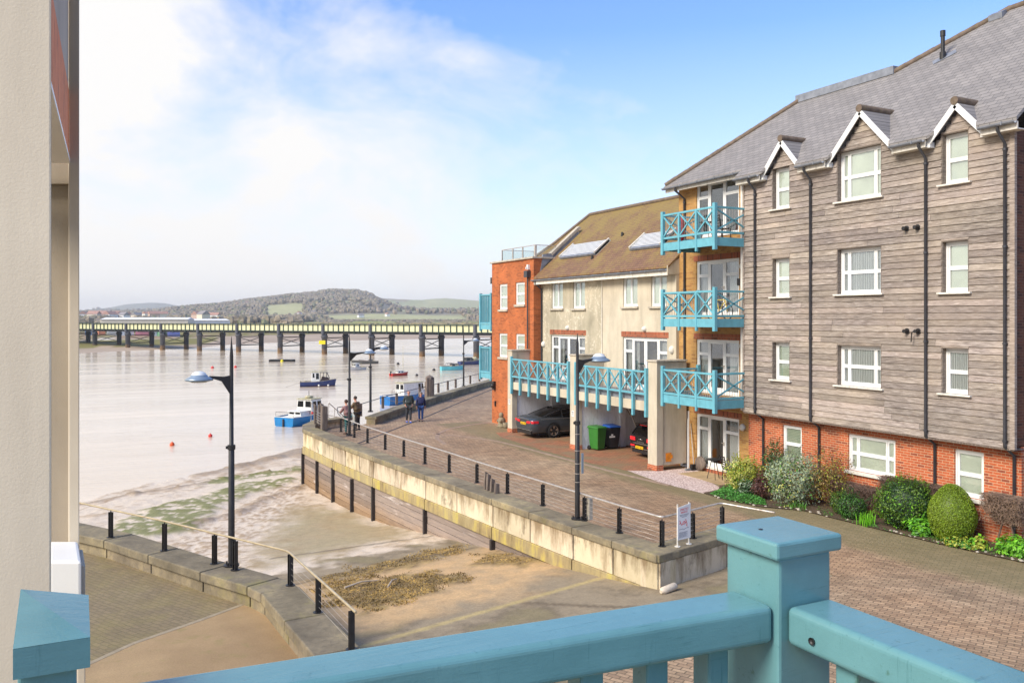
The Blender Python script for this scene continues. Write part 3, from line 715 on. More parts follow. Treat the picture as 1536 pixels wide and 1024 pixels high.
for L in (P, Q):
    for p, q in zip(L, L[1:]): m.bar((*p, 9.69), (*q, 9.69), .07, .035)
m.box(21.10,21.2,38.44,38.56,9.07,9.68)
bl = m.build('balustrade_frame', MT['steel'], W)
m = MB()
for L in (P, Q):
    for p, q in zip(L, L[1:]): m.add([(*p,9.14),(*q,9.14),(*q,9.64),(*p,9.64)], [(0,1,2,3)])
m.build('glass_panel', MT['glassrail'], bl, fixn=False)
m = MB(); m.box(VX-.24, VX, 38.62, 38.98, 8.02, 8.36); m.build('rainwater_hopper', MT['pipe'], W, bevel=.01)
m = MB(); m.tube([(VX-.1,38.8,8.05),(VX-.1,38.8,4.3)], .04, 8); m.build('downpipe', MT['pipe'], W)
m = MB(); m.box(VX-.12, VX, 38.72, 38.88, 8.42, 8.68); m.box(VX-.2,VX-.1,38.76,38.84,8.45,8.55); m.build('floodlight', MT['white'], W)
m = MB(); m.box(VX+.0, VX+.3, VY1, VY1+.22, 7.85, 8.2); m.build('vent_box', MT['black'], W)
m = MB(); m.box(VX-.14, VX, 42.75, 42.95, 1.86, 2.35); m.ball((VX-.16,42.85,2.1), .13, 8); m.build('bulkhead_light', MT['black'], W)
m = MB(); m.box(VX-.07, VX, 42.7, 42.8, .95, 1.25); m.build('tap_box', MT['black'], W)
for nm, zr, zd in (('upper', 6.98+.25, 5.15), ('lower', 4.05+.15, 2.35)):
    Bq = thing('river_balcony', f'{nm} blue slatted balcony on the river side of the brick tower', 'balcony', (22, 44, zd), group='blue balconies on the river side of the tower')
    m = MB()
    for (x, y) in ((20.95, 44.75), (20.95, 43.35), (24, 44.75)): m = MB(); m.box(x-.07, x+.07, y-.07, y+.07, zd, zr+.1); m.build('railing_post', MT['blue'], Bq)
    m = MB(); m.bar((20.95,43.3,zr),(20.95,44.7,zr),.1,.07); m.bar((20.95,44.75,zr),(24,44.75,zr),.1,.07); m.box(20.9,21.0,43.3,44.75,zd+.4,zd+.5)
    m.box(20.92,20.97,43.26,44.75,zd+.1,zd+.38); m.box(20.95,24,44.72,44.78,zd+.1,zd+.38); m.build('rail', MT['blue'], Bq)
    m = MB()
    for k in range(9): y = 43.45+k*.15; m.box(20.93, 20.965, y, y+.05, zd+.42, zr)
    for k in range(18): x = 21.1+k*.16; m.box(x, x+.08, 44.73, 44.77, zd+.42, zr)
    m.build('slat', MT['blue'], Bq)
    m = MB(); m.box(20.97, 24, 43.26, 44.7, zd+.3, zd+.38); m.build('deck', MT['post'], Bq)
# ================================================================== ground, slipway, quay
def pin(x, y, poly):
    c = False; n = len(poly)
    for i in range(n):
        x1, y1 = poly[i]; x2, y2 = poly[(i+1) % n]
        if (y1 > y) != (y2 > y) and x < (x2-x1)*(y-y1)/(y2-y1)+x1: c = not c
    return c
def pdist(x, y, poly):
    """signed distance to polygon, positive inside"""
    d = 1e9; n = len(poly)
    for i in range(n):
        x1, y1 = poly[i]; x2, y2 = poly[(i+1) % n]; dx, dy = x2-x1, y2-y1
        t = max(0, min(1, ((x-x1)*dx+(y-y1)*dy)/(dx*dx+dy*dy+1e-9))); d = min(d, math.hypot(x-x1-t*dx, y-y1-t*dy))
    return d if pin(x, y, poly) else -d
def fbm(x, y, s=1.0, o=4):
    return noise.fractal(Vector((x*s, y*s, 3.7)), 1.0, 2.0, o)
QW = [(9.92,41.8),(10.08,36.9),(10.41,32.2),(10.80,27.6),(11.17,23.0),(11.53,18.95),(11.9,15.8)]      # quay wall, outer coping line
RW = [(11.9,15.8),(14.49,16.42),(15.6,16.7)]                                                        # return at the near end
BK = [(9.92,41.8),(10.29,43.35),(11.24,45.0),(12.51,45.8),(13.3,46.3)]
FP = [(14.25,45.5),(18.1,50.6),(23.0,56.6),(28.9,63.6),(34.2,69.9),(44,81.5),(70,112)]                  # far parapet, outer top line
LW = [(4.35,8.6),(4.25,11.6),(4.18,13.64),(4.02,17.3),(3.80,18.1),(3.05,19.58),(1.27,23.44),(.06,25.4),(-6,37),(-20,65)]
land = [(-120,-80),(500,-80),(500,600),(220,292),(70,112),(44,81.5),(34.2,69.9),(28.9,63.6),(23.0,56.6),(18.1,50.6),(14.25,45.7),(12.51,45.7),(11.24,44.9),(10.35,43.2),(10.0,41.8),
        (10.16,36.9),(10.49,32.2),(10.88,27.6),(11.25,23.0),(11.61,18.95),(11.98,15.9),(14.49,16.5),(16.6,17.0),(16.6,16.6),(15.43,13.9),(10.93,12.58),(8.3,11.9),(6.8,11.75),(4.3,11.3),
        (4.1,13.64),(3.94,17.3),(3.72,18.1),(2.97,19.5),(1.2,23.4),(0,25.3),(-6.1,37),(-20.1,65),(-120,140)]
t = NT('block_paving'); v = t.obj(); x, y, z = t.sep(v)
wob = t.noise(v, .8, 3)
def bricks(rot, w, h, seed=0):
    mv = t.map(v, rot=(0,0,rot), loc=(seed,seed*.7,0))
    mv = t.n('ShaderNodeVectorMath', {0: mv, 1: t.comb(t.math('MULTIPLY', wob, .12), t.math('MULTIPLY', wob, .08))}, operation='ADD').outputs[0]
    return t.n('ShaderNodeTexBrick', {'Vector': mv, 'Color1': lin(194,166,134), 'Color2': lin(156,131,105), 'Mortar': lin(124,108,84), 'Scale': 1.0,
             'Mortar Size': .011, 'Mortar Smooth': .4, 'Bias': 0.0, 'Brick Width': w, 'Row Height': h})
b1 = bricks(R(62), .225, .115)
n1 = t.noise(v, .22, 6, .65); n2 = t.noise(v, 1.4, 5, .6); n3 = t.noise(v, 22, 4, .6); n4 = t.noise(v, .09, 3, .5)
col = t.mix(t.ramp(n1, [(.40, (0,0,0)), (.62, (.6,)*3)]), b1.outputs[0], t.mix(1.0, b1.outputs[0], lin(236,216,200), 'MULTIPLY'))
col = t.mix(1.0, col, t.ramp(n2, [(.3, (.78,.77,.74)), (.7, (1.14,1.12,1.1))]), 'MULTIPLY')
col = t.mix(1.0, col, t.ramp(n3, [(.3, (.82,)*3), (.7, (1.12,)*3)]), 'MULTIPLY')
col = t.mix(1.0, col, t.ramp(t.noise(t.map(v, (1,.35,1), (0,0,R(-25))), .35, 5, .7), [(.35, (.74,.73,.72)), (.55, (1,1,1)), (.75, (1.1,1.08,1.05))]), 'MULTIPLY')
# mossy belt beside the garden and in front of the garages
inn = t.math('ADD', t.math('MULTIPLY', n2, 1.0), t.math('MULTIPLY', n1, 1.2))
belt = t.math('ABSOLUTE', t.math('SUBTRACT', x, 19.15)); inr = t.math('LESS_THAN', y, 44.0)
moss = t.math('MULTIPLY', t.ramp(t.math('ADD', belt, t.math('MULTIPLY', inn, -.9)), [(.0, (.7,)*3), (.3, (.45,)*3), (.6, (0,0,0))]), inr)
col = t.mix(moss, col, lin(116,108,72))
# moss joints in the left pavement
lf = t.math('LESS_THAN', x, 4.4)
mossl = t.math('MULTIPLY', t.ramp(t.math('ADD', t.math('MULTIPLY', n2, .7), t.math('MULTIPLY', n1, .5)), [(.52, (0,0,0)), (.76, (.6,)*3)]), lf)
col = t.mix(t.math('MULTIPLY', lf, .72), col, lin(118,106,76)); col = t.mix(mossl, col, lin(134,122,74))
MT['paving'] = t.pr(col, .82, t.bump(t.math('ADD', t.math('SUBTRACT', 1.0, b1.outputs['Fac']), t.math('MULTIPLY', n3, .6)), .8, .008))
m = MB(); m.poly([(a, b_, 0) for a, b_ in land]); struct(m.build('ground', MT['paving']))
# red brick garage floor, tarmac apron of the left pavement
m = MB(); m.poly([(19.2,25.6,.004),(26,25.6,.004),(26,39.2,.004),(19.2,39.2,.004),(18.7,37.6,.004),(18.5,33,.004),(18.6,29,.004)])
t = NT('red_garage_floor'); v = t.obj()
br_ = t.n('ShaderNodeTexBrick', {'Vector': v, 'Color1': lin(176,116,82), 'Color2': lin(146,92,66), 'Mortar': lin(104,84,60), 'Scale': 1.0, 'Mortar Size': .008, 'Brick Width': .2, 'Row Height': .1})
n = t.noise(v, .8, 5, .6); col = t.mix(t.ramp(n, [(.4, (0,0,0)), (.62, (.75,)*3)]), br_.outputs[0], lin(126,112,82))
struct(m.build('garage_apron', t.pr(col, .85, t.bump(br_.outputs['Fac'], -.4, .006))))
t = NT('sandy_tarmac'); v = t.obj(); n = t.noise(v, .5, 6, .6); n2 = t.noise(v, 40, 4, .7); n3 = t.noise(v, 2.5, 5, .6)
col = t.ramp(n, [(.3, lin(142,116,82)), (.7, lin(172,144,104))]); col = t.mix(t.ramp(n3, [(.55, (0,0,0)), (.75, (.6,)*3)]), col, lin(134,124,72))
col = t.mix(1.0, col, t.ramp(n2, [(.3, (.8,)*3), (.7, (1.15,)*3)]), 'MULTIPLY')
MT['tarmac'] = t.pr(col, .9, t.bump(n2, .5, .006))
m = MB(); m.poly([(-30,6,.004),(-30,2,.004),(4.0,2,.004),(3.95,13.6,.004),(3.5,17.8,.004),(3.3,18.3,.004),(2.14,17.5,.004),(.9,16.8,.004),(0,16,.004),(-6,14,.004)]); struct(m.build('footpath', MT['tarmac']))
m = MB()
for p, q in zip([(0,16),(.9,16.8),(2.14,17.5),(3.1,18.1)], [(.9,16.8),(2.14,17.5),(3.1,18.1)]): m.bar((*p,.002),(*q,.002),.10,.012)
struct(m.build('path_edging', plain('pale_edging', (158,142,116), .9, .1, 6, .2)))
m = MB()
for p, q in zip([(6.6,11.95),(8.3,12.05),(10.93,12.75),(15.3,14.05)], [(8.3,12.05),(10.93,12.75),(15.3,14.05)]): m.bar((*p,.006),(*q,.006),.13,.014)
struct(m.build('kerb_line', plain('pale_kerb_blocks', (214,196,170), .85, .12, 6, .2)))
m = MB()
dr = [(10.9,37.7),(13.94,41.5),(18.6,47.4),(24,54.6),(30.1,62.5),(40,75)]
for p, q in zip(dr, dr[1:]): m.bar((*p,.004),(*q,.004),.13,.010)
struct(m.build('drain_channel', plain('dark_drain', (84,76,70), .8, .3, 5, .3)))
m = MB(); arc = [(16.2,40.4),(17.2,38.6),(17.9,36.6),(18.1,34.4),(18.2,31),(18.3,27),(18.6,24)]
arc2 = [(20.9,43.2),(19.2,42.6),(17.6,41.6),(16.4,40.2),(15.7,38.6),(15.3,36.6)]
for A2 in (arc, arc2):
    for p, q in zip(A2, A2[1:]): m.bar((*p,.005),(*q,.005),.2,.008)
struct(m.build('paving_border', plain('pinkish_border_blocks', (158,134,114), .85, .15, 4, .3)))
m = MB(); m.poly([(18.95,27.1,.008),(19.9,26.48,.008),(21.5,26.48,.008),(21.5,25.7,.008),(20.4,25.4,.008),(20.2,23.6,.008),(19.7,22.4,.008),(18.75,22.4,.008),(18.6,24.5,.008)])
t = NT('pink_gravel'); v = t.obj(); vr = t.n('ShaderNodeTexVoronoi', {'Vector': v, 'Scale': 26.0}); n = t.noise(v, 1.2, 4)
col = t.ramp(t.sep(vr.outputs['Color'])[0], [(0, lin(150,124,116)), (.5, lin(196,172,162)), (1, lin(226,210,200))])
struct(m.build('gravel_strip', t.pr(col, .9, t.bump(vr.outputs['Distance'], -.8, .02))))
m = MB(); m.box(20.3,21.5,23.2,25.7,0,.018); struct(m.build('patio', plain('patio_slab', (176,150,112), .85, .12, 1.6, .2)))
bed = [(18.75,22.4),(19.6,22.6),(20.1,23.15),(BX,23.15),(BX,10.5),(20.5,10.5),(20.28,12.4),(20.0,14.6),(19.85,16.7),(19.75,19.0),(18.95,20.0),(18.7,21.2)]
m = MB(); m.poly([(a, b_, .03) for a, b_ in bed])
t = NT('garden_soil'); v = t.obj(); n = t.noise(v, 9, 6, .7)
struct(m.build('flower_bed', t.pr(t.ramp(n, [(.3, lin(58,46,34)), (.6, lin(96,78,56)), (.8, lin(140,122,90))]), .95, t.bump(n, .9, .03))))
m = MB()
rs = random.Random(5)
eb = [(18.75,22.4),(18.7,21.2),(18.95,20.0),(19.75,19.0),(19.85,16.7),(20.0,14.6),(20.28,12.4)]
for p, q in zip(eb, eb[1:]):
    L = math.hypot(q[0]-p[0], q[1]-p[1]); n = int(L/.10)
    for k in range(n):
        f = (k+rs.random()*.5)/n
        if rs.random() < .5: m.ball((p[0]+(q[0]-p[0])*f+rs.uniform(-.02,.22), p[1]+(q[1]-p[1])*f, .03), rs.uniform(.02,.055), 5, .6, False, .5)
tag(m.build('edging_stones', MT['concrete']), 'pale flints and crumbs of stone edging the flower bed', 'stones', kind='stuff')

# slipway / foreshore sheet
def yb(x): return 11.3 + max(0, min(1, (x-4)/11.5))*2.5 if x < 15.5 else 14
def hz(x, y):
    s = y-yb(x) if x < 12.6 else min(y - yb(x), (16.5-x+(y-14.4)*.42)*.9)
    if s <= 0: return -.01
    tb = [(0,0),(2.9,-.36),(9.3,-.99),(12.3,-1.34),(18.6,-2.02),(22,-2.2),(40,-2.45),(80,-2.5)]
    for (a, c), (e, g_) in zip(tb, tb[1:]):
        if s <= e: h1 = c+(g_-c)*(s-a)/(e-a); break
    else: h1 = -2.5
    d = 43.6+.88*x+.8*math.sin(x*.6)-y
    h2 = -2.6+.045*d+.0018*d*d if d > 0 else -2.6+.12*d
    return min(h1, h2)
NEAR = [(4.2,10),(16,12),(13,17),(11.9,15.8),(11.25,22.5),(10.6,24.4),(8.4,23.9),(6.2,22.9),(4.0,22)]
SWEED = [[(5.7,21.9),(6.9,21.7),(8.3,21.3),(8.9,20.0),(8.5,19.5),(7.3,18.7),(6.0,18.6),(5.4,20.05)], [(5.8,23.2),(8.4,23.85),(10.7,24.7),(11.0,23.9),(9.1,22.95),(7.2,22.4),(5.9,22.3)], [(10.5,22.6),(11.2,22.4),(11.5,20.5),(10.7,20.4),(10.15,21.5)]]
SAND = [(5.2,17.6),(9,17.4),(11.4,19.5),(11.2,23.4),(8,22.4),(5.2,22.4)]
CONC2 = [(4,22),(6,22.8),(11.2,24.4),(10.7,28.5),(9.5,30),(7,29),(5.6,27.6),(4.6,24)]
GREEN = [(5.0,25.5),(8,27),(10.6,28),(10.2,35.5),(8.4,36.5),(6.6,33.5),(5.4,29.5)]
ALG = [[(.6,34.0),(1.2,36.4),(2.4,38.9),(4.7,41.2),(7.6,43.6),(9.6,44.0),(9.8,42.3),(7.6,41),(5.7,38.6),(4.6,36.0),(3.4,34.2),(1.8,33.2)], [(6.5,47),(9,46.5),(12,48),(12,46),(8,44.6),(5.5,44.6)]]
MUDB = [(4.2,24),(5.4,30),(8.5,37),(9.9,41.5),(9.5,43),(7.5,40.5),(5,36),(2.5,31),(1,27)]
m = MB(); x0, x1, y0, y1 = -24.0, 18.0, 10.0, 66.0
def lerp(a, b_, f): return tuple(a[i]+(b_[i]-a[i])*f for i in range(3))
c_conc = lin(150,134,108)[:3]; c_conc_d = lin(120,106,84)[:3]; c_sand = lin(204,168,120)[:3]; c_weed = lin(158,132,80)[:3]; c_weed_d = lin(112,90,54)[:3]
c_mud = lin(218,200,176)[:3]; c_mudb = lin(172,144,108)[:3]; c_alg = lin(108,114,54)[:3]; c_grn = lin(150,138,96)[:3]; c_line = lin(190,168,110)[:3]; c_dk = lin(96,82,62)[:3]
def sm(a, b_, x): x = max(0, min(1, (x-a)/(b_-a))); return x*x*(3-2*x)
xs = []; x = x0
while x < x1: xs.append(x); x += .12 if x > -1.5 else .5
ys = []; y = y0
while y < y1: ys.append(y); y += .12 if y < 30 else (.16 if y < 56 else .5)
col = []; wet = []
seams = [((5.0,16.1),(11.9,17.75)), ((5.0,22.75),(10.9,23.8)), ((5.5,27.35),(10.8,27.0)), ((9.04,16.8),(12.4,12.6)), ((4.3,13.2),(16,14.6))]
BANKS = [([(6.1,48.8),(8.3,50.6),(10.4,51.8),(12.9,54.4)], .9, 1.0), ([(.2,42.9),(2.4,43.9),(4.3,44.4),(6.8,45.8),(9.2,46.4),(10.6,45.6)], .28, .9), ([(2.9,34.4),(4.5,35.7),(6.1,36.9),(7.6,39.2),(9.3,40.8),(10.2,42.0)], .3, .8)]
def sdist(x, y, s):
    (a, b_), (c, d) = s; dx, dy = c-a, d-b_; tt = max(0, min(1, ((x-a)*dx+(y-b_)*dy)/(dx*dx+dy*dy))); return math.hypot(x-a-tt*dx, y-b_-tt*dy)
for j, y in enumerate(ys):
    for i, x in enumerate(xs):
        h = hz(x, y); f1 = fbm(x, y, .6); f2 = fbm(x+9, y-4, 2.2); f3 = fbm(x-3, y+8, 6.0, 3)
        w = f1*.7+f2*.35
        conc = sm(-.6, .5, (25.0+.15*(x-6)) - y + w*1.2)          # hard slab near the viewer
        green = sm(-.9, .9, pdist(x, y, GREEN)+w*1.2)
        c = lerp(c_mud, c_mudb, sm(-.1, .9, f2*.6+.5*f1+(.3 if 46 < y < 60 and x > 5 else 0)))
        mb_ = sm(-.8, .7, pdist(x, y, MUDB)+w*1.0)
        c = lerp(c, lerp(c_mud, c_mudb, sm(-.12, .25, f3+f2*.6)), mb_)
        wv = .45
        fl = sm(-.2, .3, f3)
        for Ln, wd_, am in BANKS:
            for p_, q_ in zip(Ln, Ln[1:]):
                d = sdist(x, y, (p_, q_))+f2*.35
                if d < wd_*1.6: a = sm(wd_*1.3, wd_*.3, d)*am; c = lerp(c, lerp(c_mudb, c_dk, .35+.4*f3), a*.85); h += a*.09
        for k, P_ in enumerate(ALG):
            a = sm(-.35, .35, pdist(x, y, P_)+w*.9) * sm(-.45, -.05, f2+f3*.4)
            c = lerp(c, c_alg, a*.85); wv = wv+(.9-wv)*a
        edge = abs((43.6+.88*x+.8*math.sin(x*.6)-y) - 2.2 - f1*.6)
        e_ = sm(.28, .05, edge)*sm(5, 2.5, 0) if x < 8 else 0
        c = lerp(c, c_mudb, e_*.8)
        dk = sm(-.1, .25, f1+f2) 
        c = lerp(c, lerp(c_grn, c_mudb, .35+.3*f1), green*.85); wv = wv+(.62-wv)*green
        cc = lerp(c_conc, c_conc_d, sm(-.3, .4, f1+f3*.4))
        cc = lerp(cc, c_grn, .45*sm(.0,.4,f1-.1))
        c = lerp(c, cc, conc); wv = wv+(.85-wv)*conc
        s_ = sm(-.9, .6, pdist(x, y, SAND)+w*1.3); c = lerp(c, lerp(c_sand, c_conc, max(0,min(1,.15+.5*f2))), s_*.95)
        for P_ in SWEED:
            a = sm(-.25, .25, pdist(x, y, P_)+w*.8)*sm(-.45, -.05, f2+.2); c = lerp(c, lerp(c_weed, c_weed_d, sm(-.2,.3,f3)), a*.9); h += a*.03+a*.02*f3
        if y < 29:
            for si, s_ in enumerate(seams):
                d = sdist(x, y, s_)
                if d < .35:
                    q = sm(.16, .03, d) if si in (1, 2) else sm(.15, .04, d); c = lerp(c, c_dk if si in (1, 2, 3) else c_line, q*.75)
        mudz = 1-conc
        h += mudz*(1-green)*(.035*f2+.022*f3) + conc*.004*f3
        for P_ in ALG[:1]: h += .10*sm(-.4, .4, pdist(x, y, P_)+w*.4)*mudz
        if h > -.005 and y - yb(x) > 0: h = -.006
        m.v.append((x, y, h)); col.append((*c, 1)); wet.append(wv)
nx = len(xs)
for j in range(len(ys)-1):
    for i in range(nx-1):
        a = j*nx+i; m.f.append((a, a+1, a+1+nx, a+nx)); m.c.append(None); m.sm.append(True)
t = NT('slipway_surface'); v = t.obj()
att = t.n('ShaderNodeAttribute', attribute_name='ground').outputs['Color']; wa = t.n('ShaderNodeAttribute', attribute_name='dry').outputs['Fac']
n1 = t.noise(v, 18, 6, .7); n2 = t.noise(v, 70, 3, .6); n3 = t.noise(v, 3.5, 5, .6)
colr = t.mix(1.0, att, t.ramp(n1, [(.3, (.78,.77,.75)), (.7, (1.18,1.18,1.18))]), 'MULTIPLY'); colr = t.mix(1.0, colr, t.ramp(n3, [(.3, (.88,)*3), (.7, (1.1,)*3)]), 'MULTIPLY')
sp = t.math('MULTIPLY', t.ramp(n2, [(.66, (0,0,0)), (.72, G)]), t.math('MULTIPLY', wa, .7)); colr = t.mix(sp, colr, lin(222,214,190))
MT['slip'] = t.pr(colr, wa, t.bump(t.math('ADD', n1, t.math('MULTIPLY', n2, .3)), .55, .02))
so = m.build('slipway', MT['slip']); struct(so)
ca = so.data.color_attributes.new('ground', 'FLOAT_COLOR', 'POINT'); ca.data.foreach_set('color', [q for c in col for q in c])
fa = so.data.attributes.new('dry', 'FLOAT', 'POINT'); fa.data.foreach_set('value', wet)
# loose weed strands
m = MB(); rs = random.Random(11)
for P_, dens in ((SWEED[0], 2600), (SWEED[1], 1500), (SWEED[2], 500)):
    xa, xb_ = min(p[0] for p in P_)-.3, max(p[0] for p in P_)+.3; ya, yb_ = min(p[1] for p in P_)-.3, max(p[1] for p in P_)+.3
    for k in range(dens*8):
        x, y = rs.uniform(xa, xb_), rs.uniform(ya, yb_)
        if pdist(x, y, P_)+fbm(x, y, 1.6)*.8 < .0+rs.uniform(-.15,.25): continue
        z = hz(x, y)+rs.uniform(.0,.05); a = rs.uniform(0, 6.3); L = rs.uniform(.015,.045); w_ = rs.uniform(.002,.005); dx, dy = math.cos(a), math.sin(a)
        q = rs.random()*.5+.4+fbm(x,y,2.5)*.7; q = max(.3,min(1.2,q)); m.col = (q,q*.96,q*.86)
        m.add([(x-dy*w_,y+dx*w_,z),(x+dy*w_,y-dx*w_,z+.01),(x+dx*L+dy*w_,y+dy*L-dx*w_,z+rs.uniform(-.03,.04)),(x+dx*L-dy*w_,y+dy*L+dx*w_,z+rs.uniform(-.03,.03))], [(0,1,2,3)])
t = NT('dried_seaweed'); MT['weed'] = t.pr(t.mix(1.0, t.tint(), lin(186,158,98), 'MULTIPLY'), .9)
tag(m.build('seaweed', MT['weed'], fixn=False), 'brown and ochre seaweed washed up in drifts across the slipway', 'seaweed', kind='stuff')
# driftwood sticks
for (x, y, a, L, lb) in ((6.0,20.9,.2,1.0,'pale driftwood branch lying on the larger drift of seaweed'), (6.9,20.2,.9,.7,'short bleached stick lying at the near edge of the seaweed')):
    m = MB(); z = hz(x,y)+.09; m.tube([(x,y,z),(x+L*.5*math.cos(a),y+L*.5*math.sin(a)+.04,z+.05),(x+L*math.cos(a),y+L*math.sin(a),z)], [.03,.022,.01], 6)
    tag(m.build('driftwood', plain('bleached_wood', (190,172,148), .9, .1, 8, .3)), lb, 'driftwood')
m = MB(); m.tube([(11.66,15.38,-.24),(11.72,15.39,-.23),(12.12,15.47,-.20),(12.18,15.48,-.195)], [.04,.085,.085,.04], 10)
tag(m.build('boat_fender', plain('dirty_white_fender', (214,198,174), .6, .12, 9, .2)), 'dirty white boat fender lying on the slipway under the quay corner', 'fender')

# water
t = NT('river_water'); v = t.obj()
n1 = t.noise(t.map(v, (.6,1,1), (0,0,R(30))), .8, 5, .65, .6); n2 = t.noise(t.map(v, (.35,1.0,1), (0,0,R(25))), 3.2, 3, .6); n3 = t.noise(t.map(v, (.3,1,1), (0,0,R(-30))), .035, 4, .6, .5)
hh = t.math('ADD', t.math('MULTIPLY', n1, .6), t.math('MULTIPLY', n2, .35))
geo = t.n('ShaderNodeNewGeometry'); cd = t.n('ShaderNodeCameraData')
bmp = t.n('ShaderNodeBump', {'Height': hh, 'Strength': .32, 'Distance': .15})
colr = t.ramp(n3, [(.35, lin(214,194,168)), (.65, lin(226,208,184))])
n4 = t.noise(t.map(v, (.12,1,1), (0,0,R(28))), .22, 5, .65, .4); colr = t.mix(1.0, colr, t.ramp(n4, [(.35, (.93,.92,.91)), (.65, (1.05,1.05,1.05))]), 'MULTIPLY')
MT['water'] = t.pr(colr, t.math('MULTIPLY_ADD', n4, .45, -.10), bmp.outputs[0], IOR=1.33)
m = MB(); m.poly([(-3500,-500,-2.6),(3500,-500,-2.6),(3500,4500,-2.6),(-3500,4500,-2.6)]); struct(m.build('water', MT['water']))

# --- stone quay walls
def off(path, d):
    """offset polyline to its left by d"""
    out = []
    for i, p in enumerate(path):
        a = Vector(path[max(i-1,0)]); b_ = Vector(path[min(i+1,len(path)-1)]); tt = (b_-a).normalized(); n = Vector((-tt.y, tt.x))
        k = 1.0
        if 0 < i < len(path)-1:
            t1 = (Vector(p)-a).normalized(); k = 1/max(.5, n.dot(Vector((-t1.y,t1.x))))
        out.append((p[0]+n.x*d*k, p[1]+n.y*d*k))
    return out
def resample(path, step):
    out = []; 
    for (p, q) in zip(path, path[1:]):
        L = math.hypot(q[0]-p[0], q[1]-p[1]); n = max(1, round(L/step))
        for k in range(n): out.append((p[0]+(q[0]-p[0])*k/n, p[1]+(q[1]-p[1])*k/n))
    out.append(path[-1]); return out
t = NT('weathered_coping_stone'); v = t.obj(); n1 = t.noise(v, 1.1, 6, .65); n2 = t.noise(v, 9, 5, .6); n3 = t.noise(v, 50, 3)
col = t.ramp(n1, [(.3, lin(102,92,74)), (.5, lin(132,120,98)), (.72, lin(170,154,118))]); col = t.mix(t.ramp(n2, [(.5, (0,0,0)), (.72, (.55,)*3)]), col, lin(92,86,74))
col = t.mix(t.ramp(t.noise(v, .8, 5, .7), [(.58, (0,0,0)), (.72, (.7,)*3)]), col, lin(150,140,86)); col = t.mix(1.0, col, t.tint(), 'MULTIPLY')
MT['coping'] = t.pr(col, .9, t.bump(t.math('ADD', n2, t.math('MULTIPLY', n3, .4)), .6, .015))
t = NT('pale_ashlar_block'); v = t.obj(); x, y, z = t.sep(v); n1 = t.noise(v, .9, 5, .6); n2 = t.noise(t.map(v, (1.7,1.7,.4)), 1.5, 6, .7); n3 = t.noise(v, 26, 4, .6)
n4 = t.noise(t.map(v, (1.4,1.4,.9)), 1.6, 5, .7)
col = t.ramp(n1, [(.3, lin(198,182,152)), (.7, lin(224,209,180))])
g_ = t.math('ADD', n2, t.math('MULTIPLY', z, .25))
col = t.mix(t.ramp(g_, [(.42, (0,0,0)), (.64, (.9,)*3)]), col, lin(130,110,80)); col = t.mix(t.ramp(n4, [(.56, (0,0,0)), (.70, (.75,)*3)]), col, lin(92,80,66)); col = t.mix(1.0, col, t.tint(), 'MULTIPLY')
MT['ashlar'] = t.pr(col, .88, t.bump(n3, .5, .012))
t = NT('mossy_lower_course'); v = t.obj(); n1 = t.noise(t.map(v, (2,2,.6)), 1.5, 6, .7); n3 = t.noise(v, 26, 4, .6); n4 = t.noise(v, .7, 3)
col = t.ramp(n1, [(.3, lin(112,98,66)), (.48, lin(158,138,96)), (.62, lin(188,170,88)), (.8, lin(146,140,52))]); col = t.mix(t.ramp(n4, [(.4,(0,0,0)),(.65,(.6,)*3)]), col, lin(172,158,120))
MT['mossblock'] = t.pr(col, .9, t.bump(n3, .5, .012))
def coping(parent, path, w, zt, th, step, out=.05, name='coping'):
    """separate coping stones along an outer line; body lies to the left of travel"""
    P_ = resample(path, step); I = off(P_, w); O = off(P_, -out); m = MB()
    for k in range(len(P_)-1):
        g1 = .012/max(.01, math.hypot(P_[k+1][0]-P_[k][0], P_[k+1][1]-P_[k][1]))
        def L(a, b_, f): return (a[0]+(b_[0]-a[0])*f, a[1]+(b_[1]-a[1])*f)
        o1, o2, i1, i2 = L(O[k],O[k+1],g1), L(O[k],O[k+1],1-g1), L(I[k],I[k+1],g1), L(I[k],I[k+1],1-g1)
        q = rnd.uniform(.84,1.12); m.col = (q,q,q*rnd.uniform(.94,1)); dz = rnd.uniform(-.008,.008)
        m.hexa([(*o1,zt-th),(*o2,zt-th),(*i2,zt-th),(*i1,zt-th),(*o1,zt+dz),(*o2,zt+dz),(*i2,zt+dz-.004),(*i1,zt+dz)])
    return m.build(name, MT['coping'], parent, bevel=.025)
def courses(parent, path, w, z1, z0, step, mat, name, inset=0.0, gap=.024):
    P_ = resample(path, step); O = off(P_, inset); I = off(P_, w); m = MB()
    for k in range(len(P_)-1):
        g1 = gap/max(.01, math.hypot(P_[k+1][0]-P_[k][0], P_[k+1][1]-P_[k][1]))
        def L(a, b_, f): return (a[0]+(b_[0]-a[0])*f, a[1]+(b_[1]-a[1])*f)
        o1, o2, i1, i2 = L(O[k],O[k+1],g1), L(O[k],O[k+1],1-g1), L(I[k],I[k+1],g1), L(I[k],I[k+1],1-g1)
        q = rnd.uniform(.78,1.10); m.col = (q,q*rnd.uniform(.97,1.0),q*rnd.uniform(.9,1.0))
        m.hexa([(*o1,z0),(*o2,z0),(*i2,z0),(*i1,z0),(*o1,z1),(*o2,z1),(*i2,z1),(*i1,z1)])
    return m.build(name, mat, parent, bevel=.012)
QR = QW + RW[1:]                                        # travel toward the viewer: land lies to the left
Qt = thing('quay_wall', 'long pale stone quay wall with dark coping and timber boarding below, beside the slipway', 'wall', (11, 28, 0))
coping(Qt, QW, .72, .45, .19, 1.85)
coping(Qt, [(11.9-.02,15.8),(14.49,16.42),(16.6,16.92)], .72, .455, .19, 2.2, name='return_coping')
courses(Qt, QW, .6, .258, -.40, 1.85, MT['ashlar'], 'ashlar_course')
